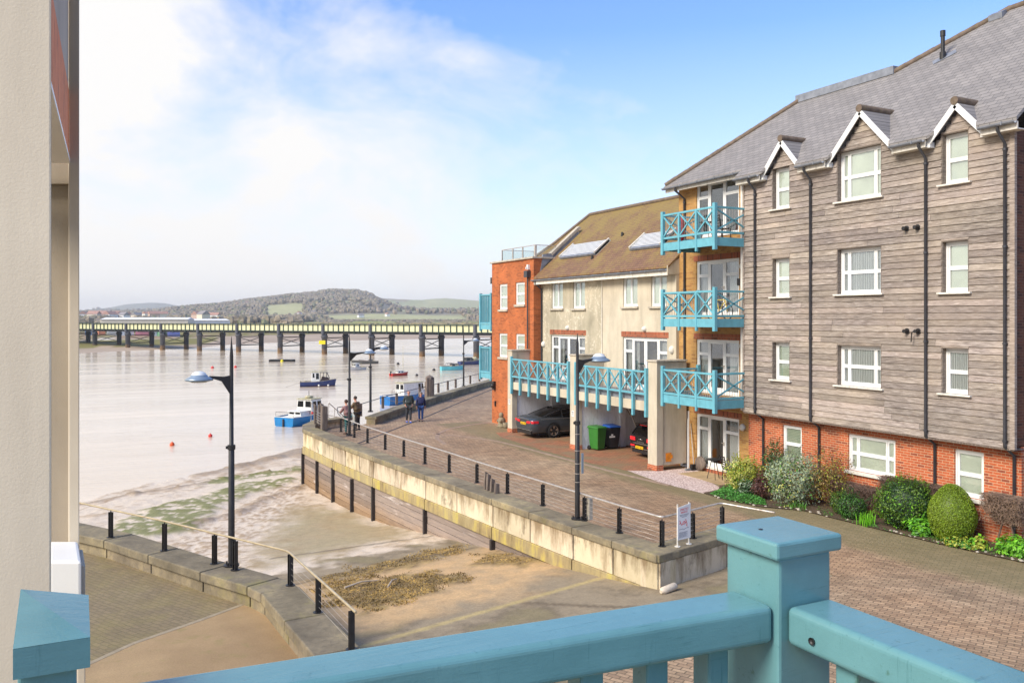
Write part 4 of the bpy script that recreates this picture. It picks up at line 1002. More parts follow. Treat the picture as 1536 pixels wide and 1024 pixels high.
courses(Qt, [(11.93,15.78),(14.49,16.40),(16.6,16.9)], .6, .258, -.95, 2.4, MT['ashlar'], 'return_ashlar')
courses(Qt, QW[:-1]+[(11.93,15.6)], .6, -.404, -.76, 3.7, MT['mossblock'], 'lower_course', inset=-.05)
m = MB(); P_ = resample(QW, 3.1); pb = random.Random(2)
for k in range(len(P_)-1):
    for r_ in range(8):
        z1 = -.765-r_*.24; z0 = z1-.222; q = pb.uniform(.62,1.2); m.col = (q,q*.98,q*.95); j = pb.uniform(0,.02)
        p, q2 = P_[k], P_[k+1]; m.hexa([(p[0]+.03+j,p[1]-.01,z0),(q2[0]+.03+j,q2[1]+.01,z0),(q2[0]+.2,q2[1]+.01,z0),(p[0]+.2,p[1]-.01,z0),(p[0]+.03+j,p[1]-.01,z1),(q2[0]+.03+j,q2[1]+.01,z1),(q2[0]+.2,q2[1]+.01,z1),(p[0]+.2,p[1]-.01,z1)])
m.build('timber_boarding', MT['oldboards'], Qt)
darkpile = plain('dark_tarred_pile', (56,48,44), .8, .25, 6, .5)
for p in P_[:-1]:
    m = MB(); zt = -.80; m.box(p[0]-.09, p[0]+.06, p[1]-.065, p[1]+.065, -2.75, zt+rnd.uniform(-.03,.1)); m.build('pile', darkpile, Qt, bevel=.01)
m = MB(); m.box(QW[0][0]-.06, QW[0][0]+.12, QW[0][1]-.05, QW[0][1]+.16, -2.7, -.5); m.build('pile', MT['post'], Qt, bevel=.01)
# end and river face, near the timbers
Qe = BK[::-1]
coping(Qt, Qe, .6, .452, .19, 1.6, name='river_coping')
courses(Qt, Qe, .5, .258, -1.2, 1.6, MT['ashlar'], 'river_ashlar')
courses(Qt, Qe, .55, -1.204, -3.0, 2.0, MT['oldboards'], 'river_boarding', inset=.04)
# far parapet
Pt = thing('promenade_parapet', 'low mossy stone parapet along the river edge of the far promenade', 'wall', (24, 57, 0))
FPr = FP[::-1]
coping(Pt, FPr, .62, .45, .16, 2.2); courses(Pt, FPr, .55, .288, -.02, 2.2, MT['coping'], 'stone_course', inset=.03); courses(Pt, FPr, .6, -.024, -3.0, 2.8, MT['oldboards'], 'river_boarding', inset=.06)
# left wall
Lt = thing('slipway_wall', 'curved low stone wall with worn coping between the left hand pavement and the slipway', 'wall', (2.5, 20, 0))
coping(Lt, LW, .78, .45, .20, 1.75, out=0); courses(Lt, LW, .70, .248, -.01, 1.75, MT['coping'], 'stone_course', inset=.05); courses(Lt, LW, .70, -.014, -2.7, 2.4, MT['ashlar'], 'lower_masonry', inset=.06)

# --- railings
Hr = 1.14
def post_flat(parent, x, y, z0, z1, dx, dy, cables=True, base=True):
    m = MB(); n = (-dy, dx)
    for s in (-.035, .035): m.bar((x+dx*s, y+dy*s, z0), (x+dx*s, y+dy*s, z1), .016, .085, up=(n[0], n[1], 0))
    for zz in (z0+.12, z1-.1): m.box(x-.03, x+.03, y-.03, y+.03, zz, zz+.03)
    m.bar((x, y, z1-.02), (x+n[0]*.0, y+n[1]*.0, z1+.04), .02, .02)
    if base: m.lathe([(0,.012),(.10,.012),(.10,0)], x, y, 12, False, cz=z0)
    return m.build('post', MT['black'], parent)
def smooth_path(pts, r=.25):
    out = [pts[0]]
    for a, b_, c in zip(pts, pts[1:], pts[2:]):
        a, b_, c = Vector(a), Vector(b_), Vector(c); d1, d2 = (a-b_), (c-b_); k = min(r, d1.length*.4, d2.length*.4)
        p, q = b_+d1.normalized()*k, b_+d2.normalized()*k
        out += [tuple(p), tuple(p*.25+b_*.5+q*.25), tuple(q)]
    out.append(pts[-1]); return out
Rl = thing('quay_railing', 'stainless handrail on black flat posts with thin wires along the top of the quay wall', 'railing', (12, 26, .45))
rp_ = [(11.28,39.9),(11.28,37.7),(11.3,35.8),(11.38,33.65),(11.48,31.68),(11.6,29.7),(11.72,27.66),(11.80,25.5),(11.92,23.5),(12.06,21.5),(12.18,19.42),(12.27,17.9),(12.44,16.36)]
hand = [(10.85,41.6,Hr)] + [(x,y,Hr) for x, y in rp_] + [(14.75,16.95,Hr),(15.2,15.5,Hr)]
rp2 = [(13.58,16.62),(14.72,16.85)]
for i, (x, y) in enumerate(rp_):
    a = Vector(rp_[max(i-1,0)]); b_ = Vector(rp_[min(i+1,len(rp_)-1)]); d = (b_-a).normalized()
    post_flat(Rl, x, y, .45, Hr-.08, d.x, d.y)
for x, y in rp2: post_flat(Rl, x, y, .45, Hr-.08, .97, .23)
m = MB(); m.tube(smooth_path(hand, .12), .026, 8); m.build('handrail', MT['steel'], Rl)
m = MB()
for k in range(5):
    z = .55+k*.105; m.tube([(x,y,z) for x, y in rp_]+[(14.72,16.85,z)], .004, 4)
m.build('wire', MT['steel'], Rl)
Rl2 = thing('slipway_railing', 'weathered handrail on dark posts along the curved left hand wall', 'railing', (3, 19, .45))
lp = [(-1.0,26.6),(-.2,25.0),(.75,23.3),(1.83,21.4),(2.72,19.75),(3.05,19.05),(3.88,17.45),(3.98,15.6),(4.02,13.6)]
for i, (x, y) in enumerate(lp):
    a = Vector(lp[max(i-1,0)]); b_ = Vector(lp[min(i+1,len(lp)-1)]); d = (b_-a).normalized(); post_flat(Rl2, x, y, .45, Hr-.06, d.x, d.y)
m = MB(); m.tube(smooth_path([(x,y,Hr) for x, y in lp[:4]]+[(3.84,17.5,Hr)]+[(4.02,13.35,Hr)], .15), .024, 8); m.build('handrail', MT['brass'], Rl2)
m = MB()
for k in range(4): m.tube([(x,y,.56+k*.12) for x, y in lp[6:9]], .003, 4)
m.build('wire', MT['steel'], Rl2)
Rl3 = thing('promenade_railing', 'dark wooden posts with a thin rail along the far river parapet', 'railing', (24, 57, .45))
fp = [(14.05,45.75),(16.45,49.1),(18.0,51.0),(20.9,54.5),(23.5,57.5),(25.0,59.3),(26.3,60.8),(29.0,64.0),(30.9,66.3),(33,68.9),(35.4,71.8)]
for x, y in fp:
    m = MB(); m.box(x-.07,x+.07,y-.07,y+.07,.45,1.16); m.build('post', MT['post'], Rl3, bevel=.01)
m = MB(); m.tube([(x,y,1.12) for x, y in fp], .022, 6); m.tube([(11.3,39.9,1.12),(11.7,42.0,1.12),(12.4,44.6,1.12),(14.05,45.75,1.12)], .022, 6); m.build('handrail', MT['black'], Rl3)
# timbers at the corner
for (x, y, w, h, lb) in ((10.80,41.2,.30,1.20,'thick brown squared timber post on the quay corner'), (10.93,43.45,.15,1.05,'dark narrow timber post at the river corner, left of a matching one'), (11.13,43.35,.15,1.02,'dark narrow timber post at the river corner, right of a matching one'), (11.6,44.75,.19,.95,'grey timber post behind the corner timbers, nearest the blue boat'), (21.95,55.35,.7,1.75,'thick split grey mooring timber standing on the far parapet')):
    m = MB(); big = w > .5
    if big:
        for k in range(5):
            a = k*1.26; hh_ = h-.15*(k % 3); m.hexa([(x+math.cos(a)*.17+i*.14, y+math.sin(a)*.17+j*.14, .0+zz) for zz in (0, hh_) for i, j in ((-1,-1),(1,-1),(1,1),(-1,1))])
        m.ball((x,y,h-.05), .3, 8, .7, True, .3)
    else: m.hexa([(x-w/2,y-w/2,.40),(x+w/2,y-w/2,.40),(x+w/2,y+w/2,.40),(x-w/2,y+w/2,.40),(x-w/2+.02,y-w/2,.45+h-.05),(x+w/2,y-w/2,.45+h-.08),(x+w/2-.02,y+w/2,.45+h-.08),(x-w/2,y+w/2-.02,.45+h)])
    tag(m.build('mooring_post', MT['post'], bevel=.02), lb, 'post')
m = MB()
for k in range(5):
    z = .6+k*.13
    m.tube([(10.80,41.2,z),(10.93,43.4,z),(11.13,43.3,z),(11.6,44.7,z)], .012, 5)
tag(m.build('corner_rail', MT['steel']), 'thin metal rails strung between the timbers on the quay corner', 'railing')
# weathered stumps on coping
S_ = thing('timber_stumps', 'row of four old upright timber stumps fixed on the quay coping beside the railing', 'timber stumps', (11.7, 24.0, .45))
for k, (x, y, h) in enumerate(((11.62,24.45,.56),(11.60,24.22,.53),(11.62,23.98,.42),(11.64,23.72,.32))):
    m = MB(); w = .065; m.hexa([(x-w,y-w*.9,.44),(x+w*1.6,y-w*.9,.44),(x+w*1.6,y+w*.9,.44),(x-w,y+w*.9,.44),(x-w*.6,y-w*.8,.44+h*1.05),(x+w*1.3,y-w*.8,.44+h*.9),(x+w*1.3,y+w*.8,.44+h*.9),(x-w*.6,y+w*.8,.44+h)]); m.build('stump', MT['post'], S_, bevel=.015)
# warning sign
Sg = thing('warning_sign', 'tall white warning sign with red heading and map, standing on the quay corner', 'sign', (12.95, 16.1, .45))
ang = math.atan2(.12, 1)
def SP(u, z, o=0): return (12.70+u*.985+o*.17, 16.10+u*.17-o*.985, z)
W_, z0_, z1_ = .46, .62, 1.42
m = MB(); m.hexa([SP(0,z0_,0),SP(W_,z0_,0),SP(W_,z0_,-.012),SP(0,z0_,-.012),SP(0,z1_-.03,0),SP(W_,z1_+.03,0),SP(W_,z1_+.03,-.012),SP(0,z1_-.03,-.012)]); m.build('panel', MT['white'], Sg)
m = MB()
for u in (.03, W_-.03):
    m.bar(SP(u,.46,-.03), SP(u,z1_+.05,-.03), .025); m.lathe([(0,.015),(.07,.015),(.07,0)], SP(u,0,-.03)[0], SP(u,0,-.03)[1], 10, False, cz=.46)
m.build('leg', MT['white_old'], Sg)
def text(parent, s, u, z, size, mat, name='lettering'):
    cu = bpy.data.curves.new(name, 'FONT'); cu.body = s; cu.size = size; cu.align_x = 'CENTER'; cu.extrude = .0008
    o = bpy.data.objects.new(name, cu); C.objects.link(o); dg = bpy.context.evaluated_depsgraph_get(); dg.update()
    me = bpy.data.meshes.new_from_object(o.evaluated_get(dg)); bpy.data.objects.remove(o); bpy.data.curves.remove(cu)
    return me
def place_text(parent, s, M4, size, mat, name='lettering', sx=1.0):
    me = text(parent, s, 0, 0, size, mat, name); me.transform(Matrix.Diagonal((sx,1,1,1))); me.transform(M4); me.materials.clear(); me.materials.append(mat)
    o = bpy.data.objects.new(name, me); C.objects.link(o); o.parent = parent
    if 'T' in parent: o.matrix_parent_inverse = Matrix.Translation(-Vector(parent['T']))
    return o
mred = plain('red_print', (216,52,48), .6, .02, 5, 0); mgry = plain('grey_print', (120,120,128), .6, .02, 5, 0)
ex = Vector((.985,.17,.05)).normalized(); ez = Vector((0,0,1)); en = ex.cross(ez)
def SM(u, z): p = SP(u, z, .003); return Matrix(((ex.x,ez.x,en.x,p[0]),(ex.y,ez.y,en.y,p[1]),(ex.z,ez.z,en.z,p[2]),(0,0,0,1)))
place_text(Sg, 'STRICTLY', SM(.23,1.31), .07, mred); place_text(Sg, 'PRIVATE', SM(.23,1.245), .062, mred)
m = MB()
for k, (u0,u1,z) in enumerate(((.06,.40,1.20),(.08,.38,1.175),(.14,.32,1.145),(.06,.2,.86),(.25,.39,.87),(.18,.27,.845))): m.hexa([SP(u0,z,.002),SP(u1,z+.008,.002),SP(u1,z+.008,.001),SP(u0,z,.001),SP(u0,z+.010,.002),SP(u1,z+.018,.002),SP(u1,z+.018,.001),SP(u0,z+.010,.001)])
for k in range(10):
    z = .79-k*.014; e = .35-(.05 if k % 3 == 2 else 0); m.hexa([SP(.05,z,.002),SP(e,z+.008,.002),SP(e,z+.008,.001),SP(.05,z,.001),SP(.05,z+.005,.002),SP(e,z+.013,.002),SP(e,z+.013,.001),SP(.05,z+.005,.001)])
m.build('small_print', mgry, Sg)
m = MB()
for a, b_ in (((.07,1.08),(.10,1.03)),((.06,1.00),(.10,1.02)),((.10,1.03),(.13,.97)),((.13,.97),(.18,.98)),((.18,.98),(.19,1.03)),((.19,1.03),(.24,1.05)),((.24,1.05),(.26,.99)),((.20,.98),(.26,.99)),((.26,.99),(.30,1.04)),((.28,1.09),(.30,1.04)),((.30,1.04),(.33,.98)),((.33,.98),(.31,.93)),((.31,.93),(.34,.92))):
    m.bar(SP(a[0],a[1],.003), SP(b_[0],b_[1],.003), .004, .014)
m.build('map_marking', mred, Sg)

# --- street lamps
def lamp(x, y, dx, dy, H_=5.05, armz=4.15, L=.78, label='', hs=.85):
    Lp = thing('street_lamp', label, 'street lamp', (x, y, .45), group='tall tapered promenade lamps')
    Lp['category'] = 'street lamp'
    m = MB(); z = .45
    m.tube([(x,y,z),(x,y,z+.02),(x,y,z+2.6),(x,y,z+2.62),(x,y,armz+.55),(x,y,z+H_)], [.072,.072,.064,.048,.040,.004], 10); m.build('pole', MT['black'], Lp)
    m = MB(); m.lathe([(0,.03),(.17,.03),(.17,0)], x, y, 14, False, cz=z)
    for a in range(4): m.lathe([(0,.09),(.02,.09),(.02,.03)], x+.12*math.cos(a*1.57+.8), y+.12*math.sin(a*1.57+.8), 6, False, cz=z)
    m.build('base_plate', MT['black'], Lp)
    m = MB(); m.tube([(x,y,z+2.56),(x,y,z+2.66)], .085, 10); m.box(x-.12,x-.05,y-.02,y+.02,z+2.58,z+2.64); m.build('collar', MT['black'], Lp)
    m = MB(); n = (-dy, dx)
    prof = [(.04, armz-.28), (.04, armz+.12), (L*.35, armz+.1), (L, armz+.13), (L, armz+.09), (L*.45, armz+.0)]
    m.extr([(x+dx*u-n[0]*.02, y+dy*u-n[1]*.02, w) for u, w in prof], (n[0]*.04, n[1]*.04, 0)); m.build('bracket', MT['black'], Lp)
    cx, cy = x+dx*(L+.30*hs), y+dy*(L+.30*hs)
    hd = MB(); hd.lathe([(r_*hs,z_*hs) for r_, z_ in [(.0,.02),(.22,.02),(.36,.05),(.38,.08),(.31,.13),(.24,.16),(.22,.20),(.20,.21)]], cx, cy, 24, cz=armz); hdo = hd.build('lamp_head', MT['lamphead'], Lp)
    dm = MB(); dm.lathe([(r_*hs,z_*hs) for r_, z_ in [(.205,.205),(.17,.26),(.10,.30),(0,.315)]], cx, cy, 24, cz=armz); dm.build('dome', MT['dome'], hdo)
    gl_ = MB(); gl_.lathe([(0,.0),(.20*hs,.0),(.22*hs,.018)], cx, cy, 20, cz=armz); gl_.build('lens', MT['white'], hdo)
    return Lp
MT['lamphead'] = plain('blue_grey_lamp_metal', (140,156,170), .35, .06, 5, .05, metallic=.3)
MT['dome'] = plain('pale_lamp_dome', (222,224,222), .35, .04, 5, .05)
lamp(3.03, 19.42, -.95, -.25, label='tall black lamp post on the slipway wall, its lamp reaching over the water', armz=4.52, L=.50, hs=.78)
l2 = lamp(12.09, 19.64, .93, .2, 5.03, 4.66, .62, label='tall black lamp post on the quay wall in front of the garages')
lamp(11.26, 38.43, .9, .25, 4.74, 4.18, .9, label='black lamp post at the far end of the quay wall beside two leaning people')
lamp(15.2, 47.6, .9, .3, 4.5, 4.02, .75, label='black lamp post on the river parapet, between the corner timbers and the blue boat')
lamp(27.6, 62.2, .9, .3, 4.9, 4.0, 1.1, label='most distant lamp post, on the parapet beside the brick tower')
m = MB(); m.box(12.14, 12.20, 19.5, 19.52, 1.7, 2.25); m.build('notice_plate', MT['lamphead'], l2)
for z in (1.68,1.95,2.3,2.75,1.45): m = MB(); m.tube([(12.09,19.64,z),(12.09,19.64,z+.015)], .076, 10); m.build('clamp_band', MT['steel'], l2)
m = MB(); m.box(12.28,12.40,19.35,19.50,.45,1.03); tag(m.build('feeder_pillar', MT['concrete'], bevel=.01), 'narrow pale concrete post standing behind the lamp on the quay wall', 'post')
# ================================================================== river viaduct, far bank, hills
CS, CC = math.sin(R(27.2)), math.cos(R(27.2))
def fwl(l, d): return (d*CS+l*CC, d*CC-l*CS)           # river frame: l across the view, d away from the quay
def pl(px, d): u = (px-768)/1270; return fwl(u*d, d)
V = thing('railway_viaduct', 'long iron railway viaduct with cream panels crossing the river on paired columns', 'bridge', (*fwl(-30, 192), -2.6))
d0 = Vector((12.82, -6.8)); dn = d0.normalized(); pn_ = Vector((-dn.y, dn.x)); span = 13.85
def vp(k, off_=0, z=0):
    p = Vector((-81, 219))+d0*(.953*k)+pn_*off_; x, y = fwl(p.x, p.y); return (x, y, z)
mcream = plain('cream_girder_panel', (214,212,168), .6, .06, .4, .05, dirt=(150,140,100,.4)); mgreen = plain('green_stiffener', (52,72,62), .6, .1, 1, .05); mdark = plain('dark_iron', (52,54,56), .7, .15, .6, .1)
t = NT('iron_column'); v = t.obj(); z = t.sep(v)[2]; n = t.noise(v, 1.2, 5, .6)
h_ = t.math('ADD', z, t.math('MULTIPLY', n, .9)); col = t.ramp(t.math('MULTIPLY_ADD', h_, .2, .5), [(.12, lin(122,92,58)), (.30, lin(108,90,72)), (.36, lin(68,70,76)), (.7, lin(84,86,92))]); MT['ironcol'] = t.pr(col, .75)
K0, K1 = -7, 12
gb = MB(); ga = Vector(vp(K0)); gz = Vector(vp(K1)); pw3 = Vector(vp(0, 1))-Vector(vp(0, 0))
for off_ in (-.2, 8.4):
    a, c = Vector(vp(K0, off_)), Vector(vp(K1, off_)); gb.bar(a+Vector((0,0,3.62)), c+Vector((0,0,3.62)), .12, 1.5)
gb.build('girder_panels', mcream, V)
gb = MB()
for off_ in (-.35, 8.5):
    a, c = Vector(vp(K0, off_)), Vector(vp(K1, off_)); gb.bar(a+Vector((0,0,4.42)), c+Vector((0,0,4.42)), .5, .10); gb.bar(a+Vector((0,0,2.80)), c+Vector((0,0,2.80)), .4, .1)
nst = (K1-K0)*9
for i in range(nst+1):
    k = K0+(K1-K0)*i/nst; big = i % 3 == 0; q = Vector(vp(k, -.36)); gb.bar(q+Vector((0,0,2.2 if big else 2.86)), q+Vector((0,0,4.37)), .20 if big else .11, .20, up=(dn.x*CC,-dn.x*CS,0))
gb.build('stiffeners', mgreen, V)
gb = MB(); a, c = Vector(vp(K0, 4.1)), Vector(vp(K1, 4.1)); gb.bar(a+Vector((0,0,2.48)), c+Vector((0,0,2.48)), 8.4, .5); gb.build('deck', mdark, V)
for k in range(K0+1, K1):
    for off_ in (8.0, .2):
        m = MB(); x, y, _ = vp(k, off_); m.lathe([(.64,-3.2),(.64,1.1),(.74,1.15),(.74,1.4),(.84,1.45),(.84,1.75),(.66,1.8),(.66,2.2)], x, y, 14)
        if off_ < 1: x, y, _ = vp(k, -.35); m.lathe([(.42,2.0),(.42,4.5)], x, y, 10)
        pc = m.build('pier', MT['ironcol'], V)
    m = MB(); a, c = Vector(vp(k, .2)), Vector(vp(k, 8.0)); m.bar(a+Vector((0,0,-.9)), c+Vector((0,0,-.9)), .22, .25); m.bar(a+Vector((0,0,1.2)), c+Vector((0,0,1.2)), .2, .22)
    m.bar(a+Vector((0,0,-.8)), c+Vector((0,0,1.1)), .10, .14); m.bar(a+Vector((0,0,1.1)), c+Vector((0,0,-.8)), .10, .14); m.build('cross_bracing', mdark, pc)
x, y, _ = vp(3.0, -.62); m = MB(); q = Vector((x,y,.2)); e = Vector((CC,-CS,0)); m.hexa([q-e*.75+Vector((0,0,-.45)), q+e*.75+Vector((0,0,-.45)), q+e*.75+Vector((.05,.09,-.45)), q-e*.75+Vector((.05,.09,-.45)), q-e*.75+Vector((0,0,.45)), q+e*.75+Vector((0,0,.45)), q+e*.75+Vector((.05,.09,.45)), q-e*.75+Vector((.05,.09,.45))])
m.build('yellow_navigation_board', MT['yellow'], V)

def interp(tb, x):
    if x <= tb[0][0]: return tb[0][1]
    for (a, c), (e, g_) in zip(tb, tb[1:]):
        if x <= e: f = (x-a)/(e-a); return c+(g_-c)*f
    return tb[-1][1]
shore = [(-1200,170),(0,190),(100,200),(200,222),(290,238),(340,268),(400,290),(500,318),(600,337),(700,358),(900,420),(2600,700)]
farY = [(-1200,470),(118,466),(160,461),(190,456),(230,454),(250,455.5),(265,459),(330,459),(420,462),(2600,472)]
midY = [(-1200,474),(118,473),(220,470),(262,464),(330,458.5),(400,450.5),(440,445),(480,441.5),(500,439.5),(538,440.5),(556,445),(574,452),(590,459),(606,464),(640,467.5),(735,468),(2600,474)]
rgtY = [(-1200,474),(330,466),(440,452),(500,448),(560,447),(600,449),(630,449.5),(665,447),(700,449),(735,451),(900,456),(1400,462),(2600,468)]
def zy(y, d): return 5.9+(477-y)/1270*d
def tz(px, d):
    s = interp(shore, px); q = d-s
    if q < 0: return -2.6+q*.05
    if q < 240:
        return interp([(0,-2.6),(12,-2.15),(20,-1.95),(40,-1.45),(60,-1.2),(75,-1.9),(90,-1.7),(105,-1.0),(160,-.2),(240,.6)], q)
    far, mid, rg = zy(interp(farY, px), 4300), zy(interp(midY, px), 2200), zy(interp(rgtY, px), 3200)
    low = zy(474.0, 1300)
    return interp([(s+240,.6),(800,1.6),(1000,3.0),(1180,zy(480.5,1180)),(1500,zy(473,1500)),(1700,max(zy(472,1700),(low+mid)*.5)),(2200,mid),(2600,mid*.72),(3200,rg),(3600,rg*.75),(4300,far),(4700,far*.7),(5200,0)], d)
cw_ = lin(128,118,98)[:3]; cw2 = lin(110,104,84)[:3]; cg = lin(154,156,102)[:3]; cg2 = lin(170,168,118)[:3]; cb = lin(150,126,98)[:3]; cmud = lin(172,152,130)[:3]; col_ol = lin(120,112,52)[:3]; cgr = lin(140,140,72)[:3]; cpale=lin(200,190,172)[:3]
m = MB(); pxs = list(range(-700, 1000, 12)) + list(range(1000, 2301, 50)); fr = [0,.1,.2,.35,.5,.7,1]
ds = [-30,-10,0,6,12,20,30,40,50,60,68,75,82,90,105,120,140,160,190,240,300,380,480,600,700,800,900,1000,1100,1200,1300,1400,1500,1650,1800,1950,2100,2200,2350,2600,2800,3000,3200,3400,3600,3900,4300,4700]
cols = []; kinds = {}
def cover(px, d):
    s = interp(shore, px); q = d-s; w = fbm(px*.02+3, d*.004, 1.0, 4); w2 = fbm(px*.05, d*.02, 1.0, 4)
    if q < 20+w*8: return cmud, 0
    if q < 66+w*8: return (col_ol if px < 345+w*60 else cmud), 0
    if q < 88+w*6: return cpale if px < 420 else lerp(cmud, cb, .4), 0
    if q < 250: return lerp(col_ol, cb, sm(-.2,.4,w2)), 0
    if d < 950: return lerp(cgr, cw_, sm(-.2,.2,w)), 1 if w > .08 else 0
    if 1150 < d < 1500 and 484 < px+w*20 < 700 or 1450 < d < 1700 and 400 < px < 455: return cg2, 0
    if d > 2550 and px > 555+w*25:
        if px < 620 and d > 3080+w*100: return lerp(cb, cw_, .3), 0
        return lerp(cg, cg2, sm(-.2,.3,w)), 0
    if d > 3500: return lerp(lin(138,146,128)[:3], cw_, .5), 1 if w > .2 else 0
    if 1560 < d < 2200 and w2 > .25: return cg2, 0
    return lerp(cw_, cw2, sm(-.4,.4,w2)), 1
for d_ in ds:
    for px in pxs:
        s = interp(shore, px); d = s+d_ if d_ < 300 else max(d_, s+d_*.0+250+ (d_-300)*.2 if d_ < 600 else d_)
        x, y = pl(px, d); z = tz(px, d)+(fbm(x, y, .004)*6*sm(900,1600,d)); m.v.append((x,y,z)); cols.append((*cover(px, d)[0], 1))
n_ = len(pxs)
for j in range(len(ds)-1):
    for i in range(n_-1): a = j*n_+i; m.f.append((a,a+1,a+1+n_,a+n_)); m.c.append(None); m.sm.append(True)
t = NT('far_land'); v = t.obj(); at_ = t.n('ShaderNodeAttribute', attribute_name='ground').outputs['Color']; n = t.noise(v, .03, 6, .7)
ho = m.build('hills', t.pr(t.mix(1.0, at_, t.ramp(n, [(.3,(.8,)*3),(.7,(1.15,)*3)]), 'MULTIPLY'), .95)); struct(ho)
ca = ho.data.color_attributes.new('ground', 'FLOAT_COLOR', 'POINT'); ca.data.foreach_set('color', [q for c in cols for q in c])
# bare winter woods on the slopes
m = MB(); rs = random.Random(21)
def clump(x, y, z, r, h):
    n = 5; a0 = rs.random()*6; vs = []
    for zz, rr in ((0, .6), (.45, 1.0), (.8, .75)):
        for k in range(n): a = a0+k*2*math.pi/n; q = rr*rs.uniform(.7,1.25)*r; vs.append((x+math.cos(a)*q, y+math.sin(a)*q, z+h*zz*rs.uniform(.85,1.15)))
    vs.append((x, y, z+h)); f = []
    for i in range(2):
        for k in range(n): a = i*n+k; b_ = i*n+(k+1) % n; f.append((a,b_,b_+n,a+n))
    for k in range(n): f.append((2*n+k, 2*n+(k+1) % n, 3*n))
    m.add(vs, f, False)
cnt = 0
while cnt < 15000:
    px = rs.uniform(60, 800); d = rs.choice((rs.uniform(650,1150), rs.uniform(1100,2250), rs.uniform(1500,2250), rs.uniform(2050,2250), rs.uniform(2700,4300)))
    c, wd_ = cover(px, d)
    if wd_ < 1 and rs.random() > .012: continue
    if px > 568 and 1480 < d < 2560 and rs.random() < .85: continue
    if px > 560 and d > 2560 and rs.random() < .8: continue
    x, y = pl(px, d); z = tz(px, d)+(fbm(x, y, .004)*6*sm(900,1600,d)); q = rs.uniform(.75,1.2)
    m.col = (q, q*rs.uniform(.94,1.0), q*rs.uniform(.85,.98)) if rs.random() > .12 else (q*.7,q*.85,q*.6)
    big = 1.4 if 478 < px < 560 and 2050 < d < 2260 else 1.0
    lo_ = .35 if d < 1160 and 470 < px < 720 else 1.0; clump(x, y, z-1, rs.uniform(2.0,4.0)*(1+d/2800)*(.7+.3*lo_), rs.uniform(4,7.5)*(1+d/6000)*big*lo_); cnt += 1
t = NT('bare_winter_trees'); v = t.obj(); n = t.noise(v, .35, 4, .7)
MT['woods'] = t.pr(t.mix(1.0, t.mix(1.0, lin(134,124,106), t.tint(), 'MULTIPLY'), t.ramp(n, [(.3,(.75,)*3),(.7,(1.2,)*3)]), 'MULTIPLY'), .95)
tag(m.build('woods', MT['woods'], fixn=False), 'bare grey brown winter woods covering the hills beyond the river', 'woods', kind='stuff')
# bank scrub behind the viaduct
m = MB()
for k in range(900):
    px = rs.uniform(80, 760); s = interp(shore, px); d = s+rs.uniform(150, 300); x, y = pl(px, d); q = rs.uniform(.8,1.3); m.col = (q*1.1,q*1.05,q*.7); clump(x, y, tz(px, d)-.3, rs.uniform(1.5,4), rs.uniform(.8,2.4))
tag(m.build('bank_scrub', MT['woods'], fixn=False), 'low olive scrub and reeds along the far river bank', 'scrub', kind='stuff')
# houses on the hillside: pale specks among the trees
hw = [plain('far_white_wall', (232,230,226), .8, .03, .3, 0), plain('far_brick_wall', (200,172,156), .8, .05, .3, 0), plain('far_cream_wall', (222,210,190), .8, .03, .3, 0)]
hr = [plain('far_red_roof', (172,132,116), .8, .05, .3, 0), plain('far_grey_roof', (140,134,132), .8, .05, .3, 0)]
spots = [(126,900),(133,980),(141,860),(148,1010),(152,900),(158,960),(166,880),(173,1040),(181,930),(186,900),(193,985),(206,940),(221,900),(231,860),(243,900),(262,1250),(296,900),(305,820),(321,880),(340,1150),(356,1900),(366,1850),(372,1900),(405,1800),(449,1450),(541,1310),(581,1350),(470,1500)]
descr = ['white gabled house', 'brick house', 'cream house']; near = ['left', 'right']
for i, (px, d) in enumerate(spots):
    q_ = .62 if d < 1100 else .42; w = rs.uniform(7,11)*(1+d/2500)*q_; L = rs.uniform(9,15)*(1+d/2500)*q_; h = rs.uniform(5,7)*(1.2+d/3000)*q_; x, y = pl(px, d); z = tz(px, d)+(4.0 if d < 1100 else 3); a = rs.uniform(0, 3.1)
    wi = (0,1,2)[i % 3] if d < 1100 else 0; ri = i % 2 if wi != 1 else 0
    H_ = local('hillside_house', f'{descr[wi]} with {"red" if ri == 0 else "grey"} roof, tiny on the far shore beyond the viaduct', 'house', (x,y,z-2), a, 'tiny houses beyond the viaduct')
    m = MB(); m.box(-L/2,L/2,-w/2,w/2,0,h); m.build('wall', hw[wi], H_, world=False)
    m = MB(); m.extr([(-L/2-.4,-w/2-.4,h),(-L/2-.4,w/2+.4,h),(-L/2-.4,0,h+w*.42)], (L+.8,0,0)); m.build('roof', hr[ri], H_, world=False)
def farshed(px0, px1, d, z0, z1, wall, roof, name, label, cat):
    (xa, ya), (xb_, yb_) = pl(px0, d), pl(px1, d+ (10 if px1-px0 > 60 else 2)); dv = Vector((xb_-xa, yb_-ya)).normalized(); n = Vector((-dv.y, dv.x))
    o = thing(name, label, cat, ((xa+xb_)/2, (ya+yb_)/2, z0)); w = 26 if px1-px0 > 60 else 5
    m = MB(); m.prism([(xa,ya),(xb_,yb_),(xb_+n.x*w,yb_+n.y*w),(xa+n.x*w,ya+n.y*w)], z0, z1); m.build('wall', wall, o)
    r_ = (z1-z0)*.25 if px1-px0 > 60 else .8
    m = MB(); e = Vector((dv.x, dv.y, 0))*((Vector((xb_,yb_))-Vector((xa,ya))).length)
    m.extr([(xa-n.x*.5,ya-n.y*.5,z1+.02),(xa+n.x*(w+.5),ya+n.y*(w+.5),z1+.02),(xa+n.x*w*.5,ya+n.y*w*.5,z1+r_)], e); m.build('roof', roof, o)
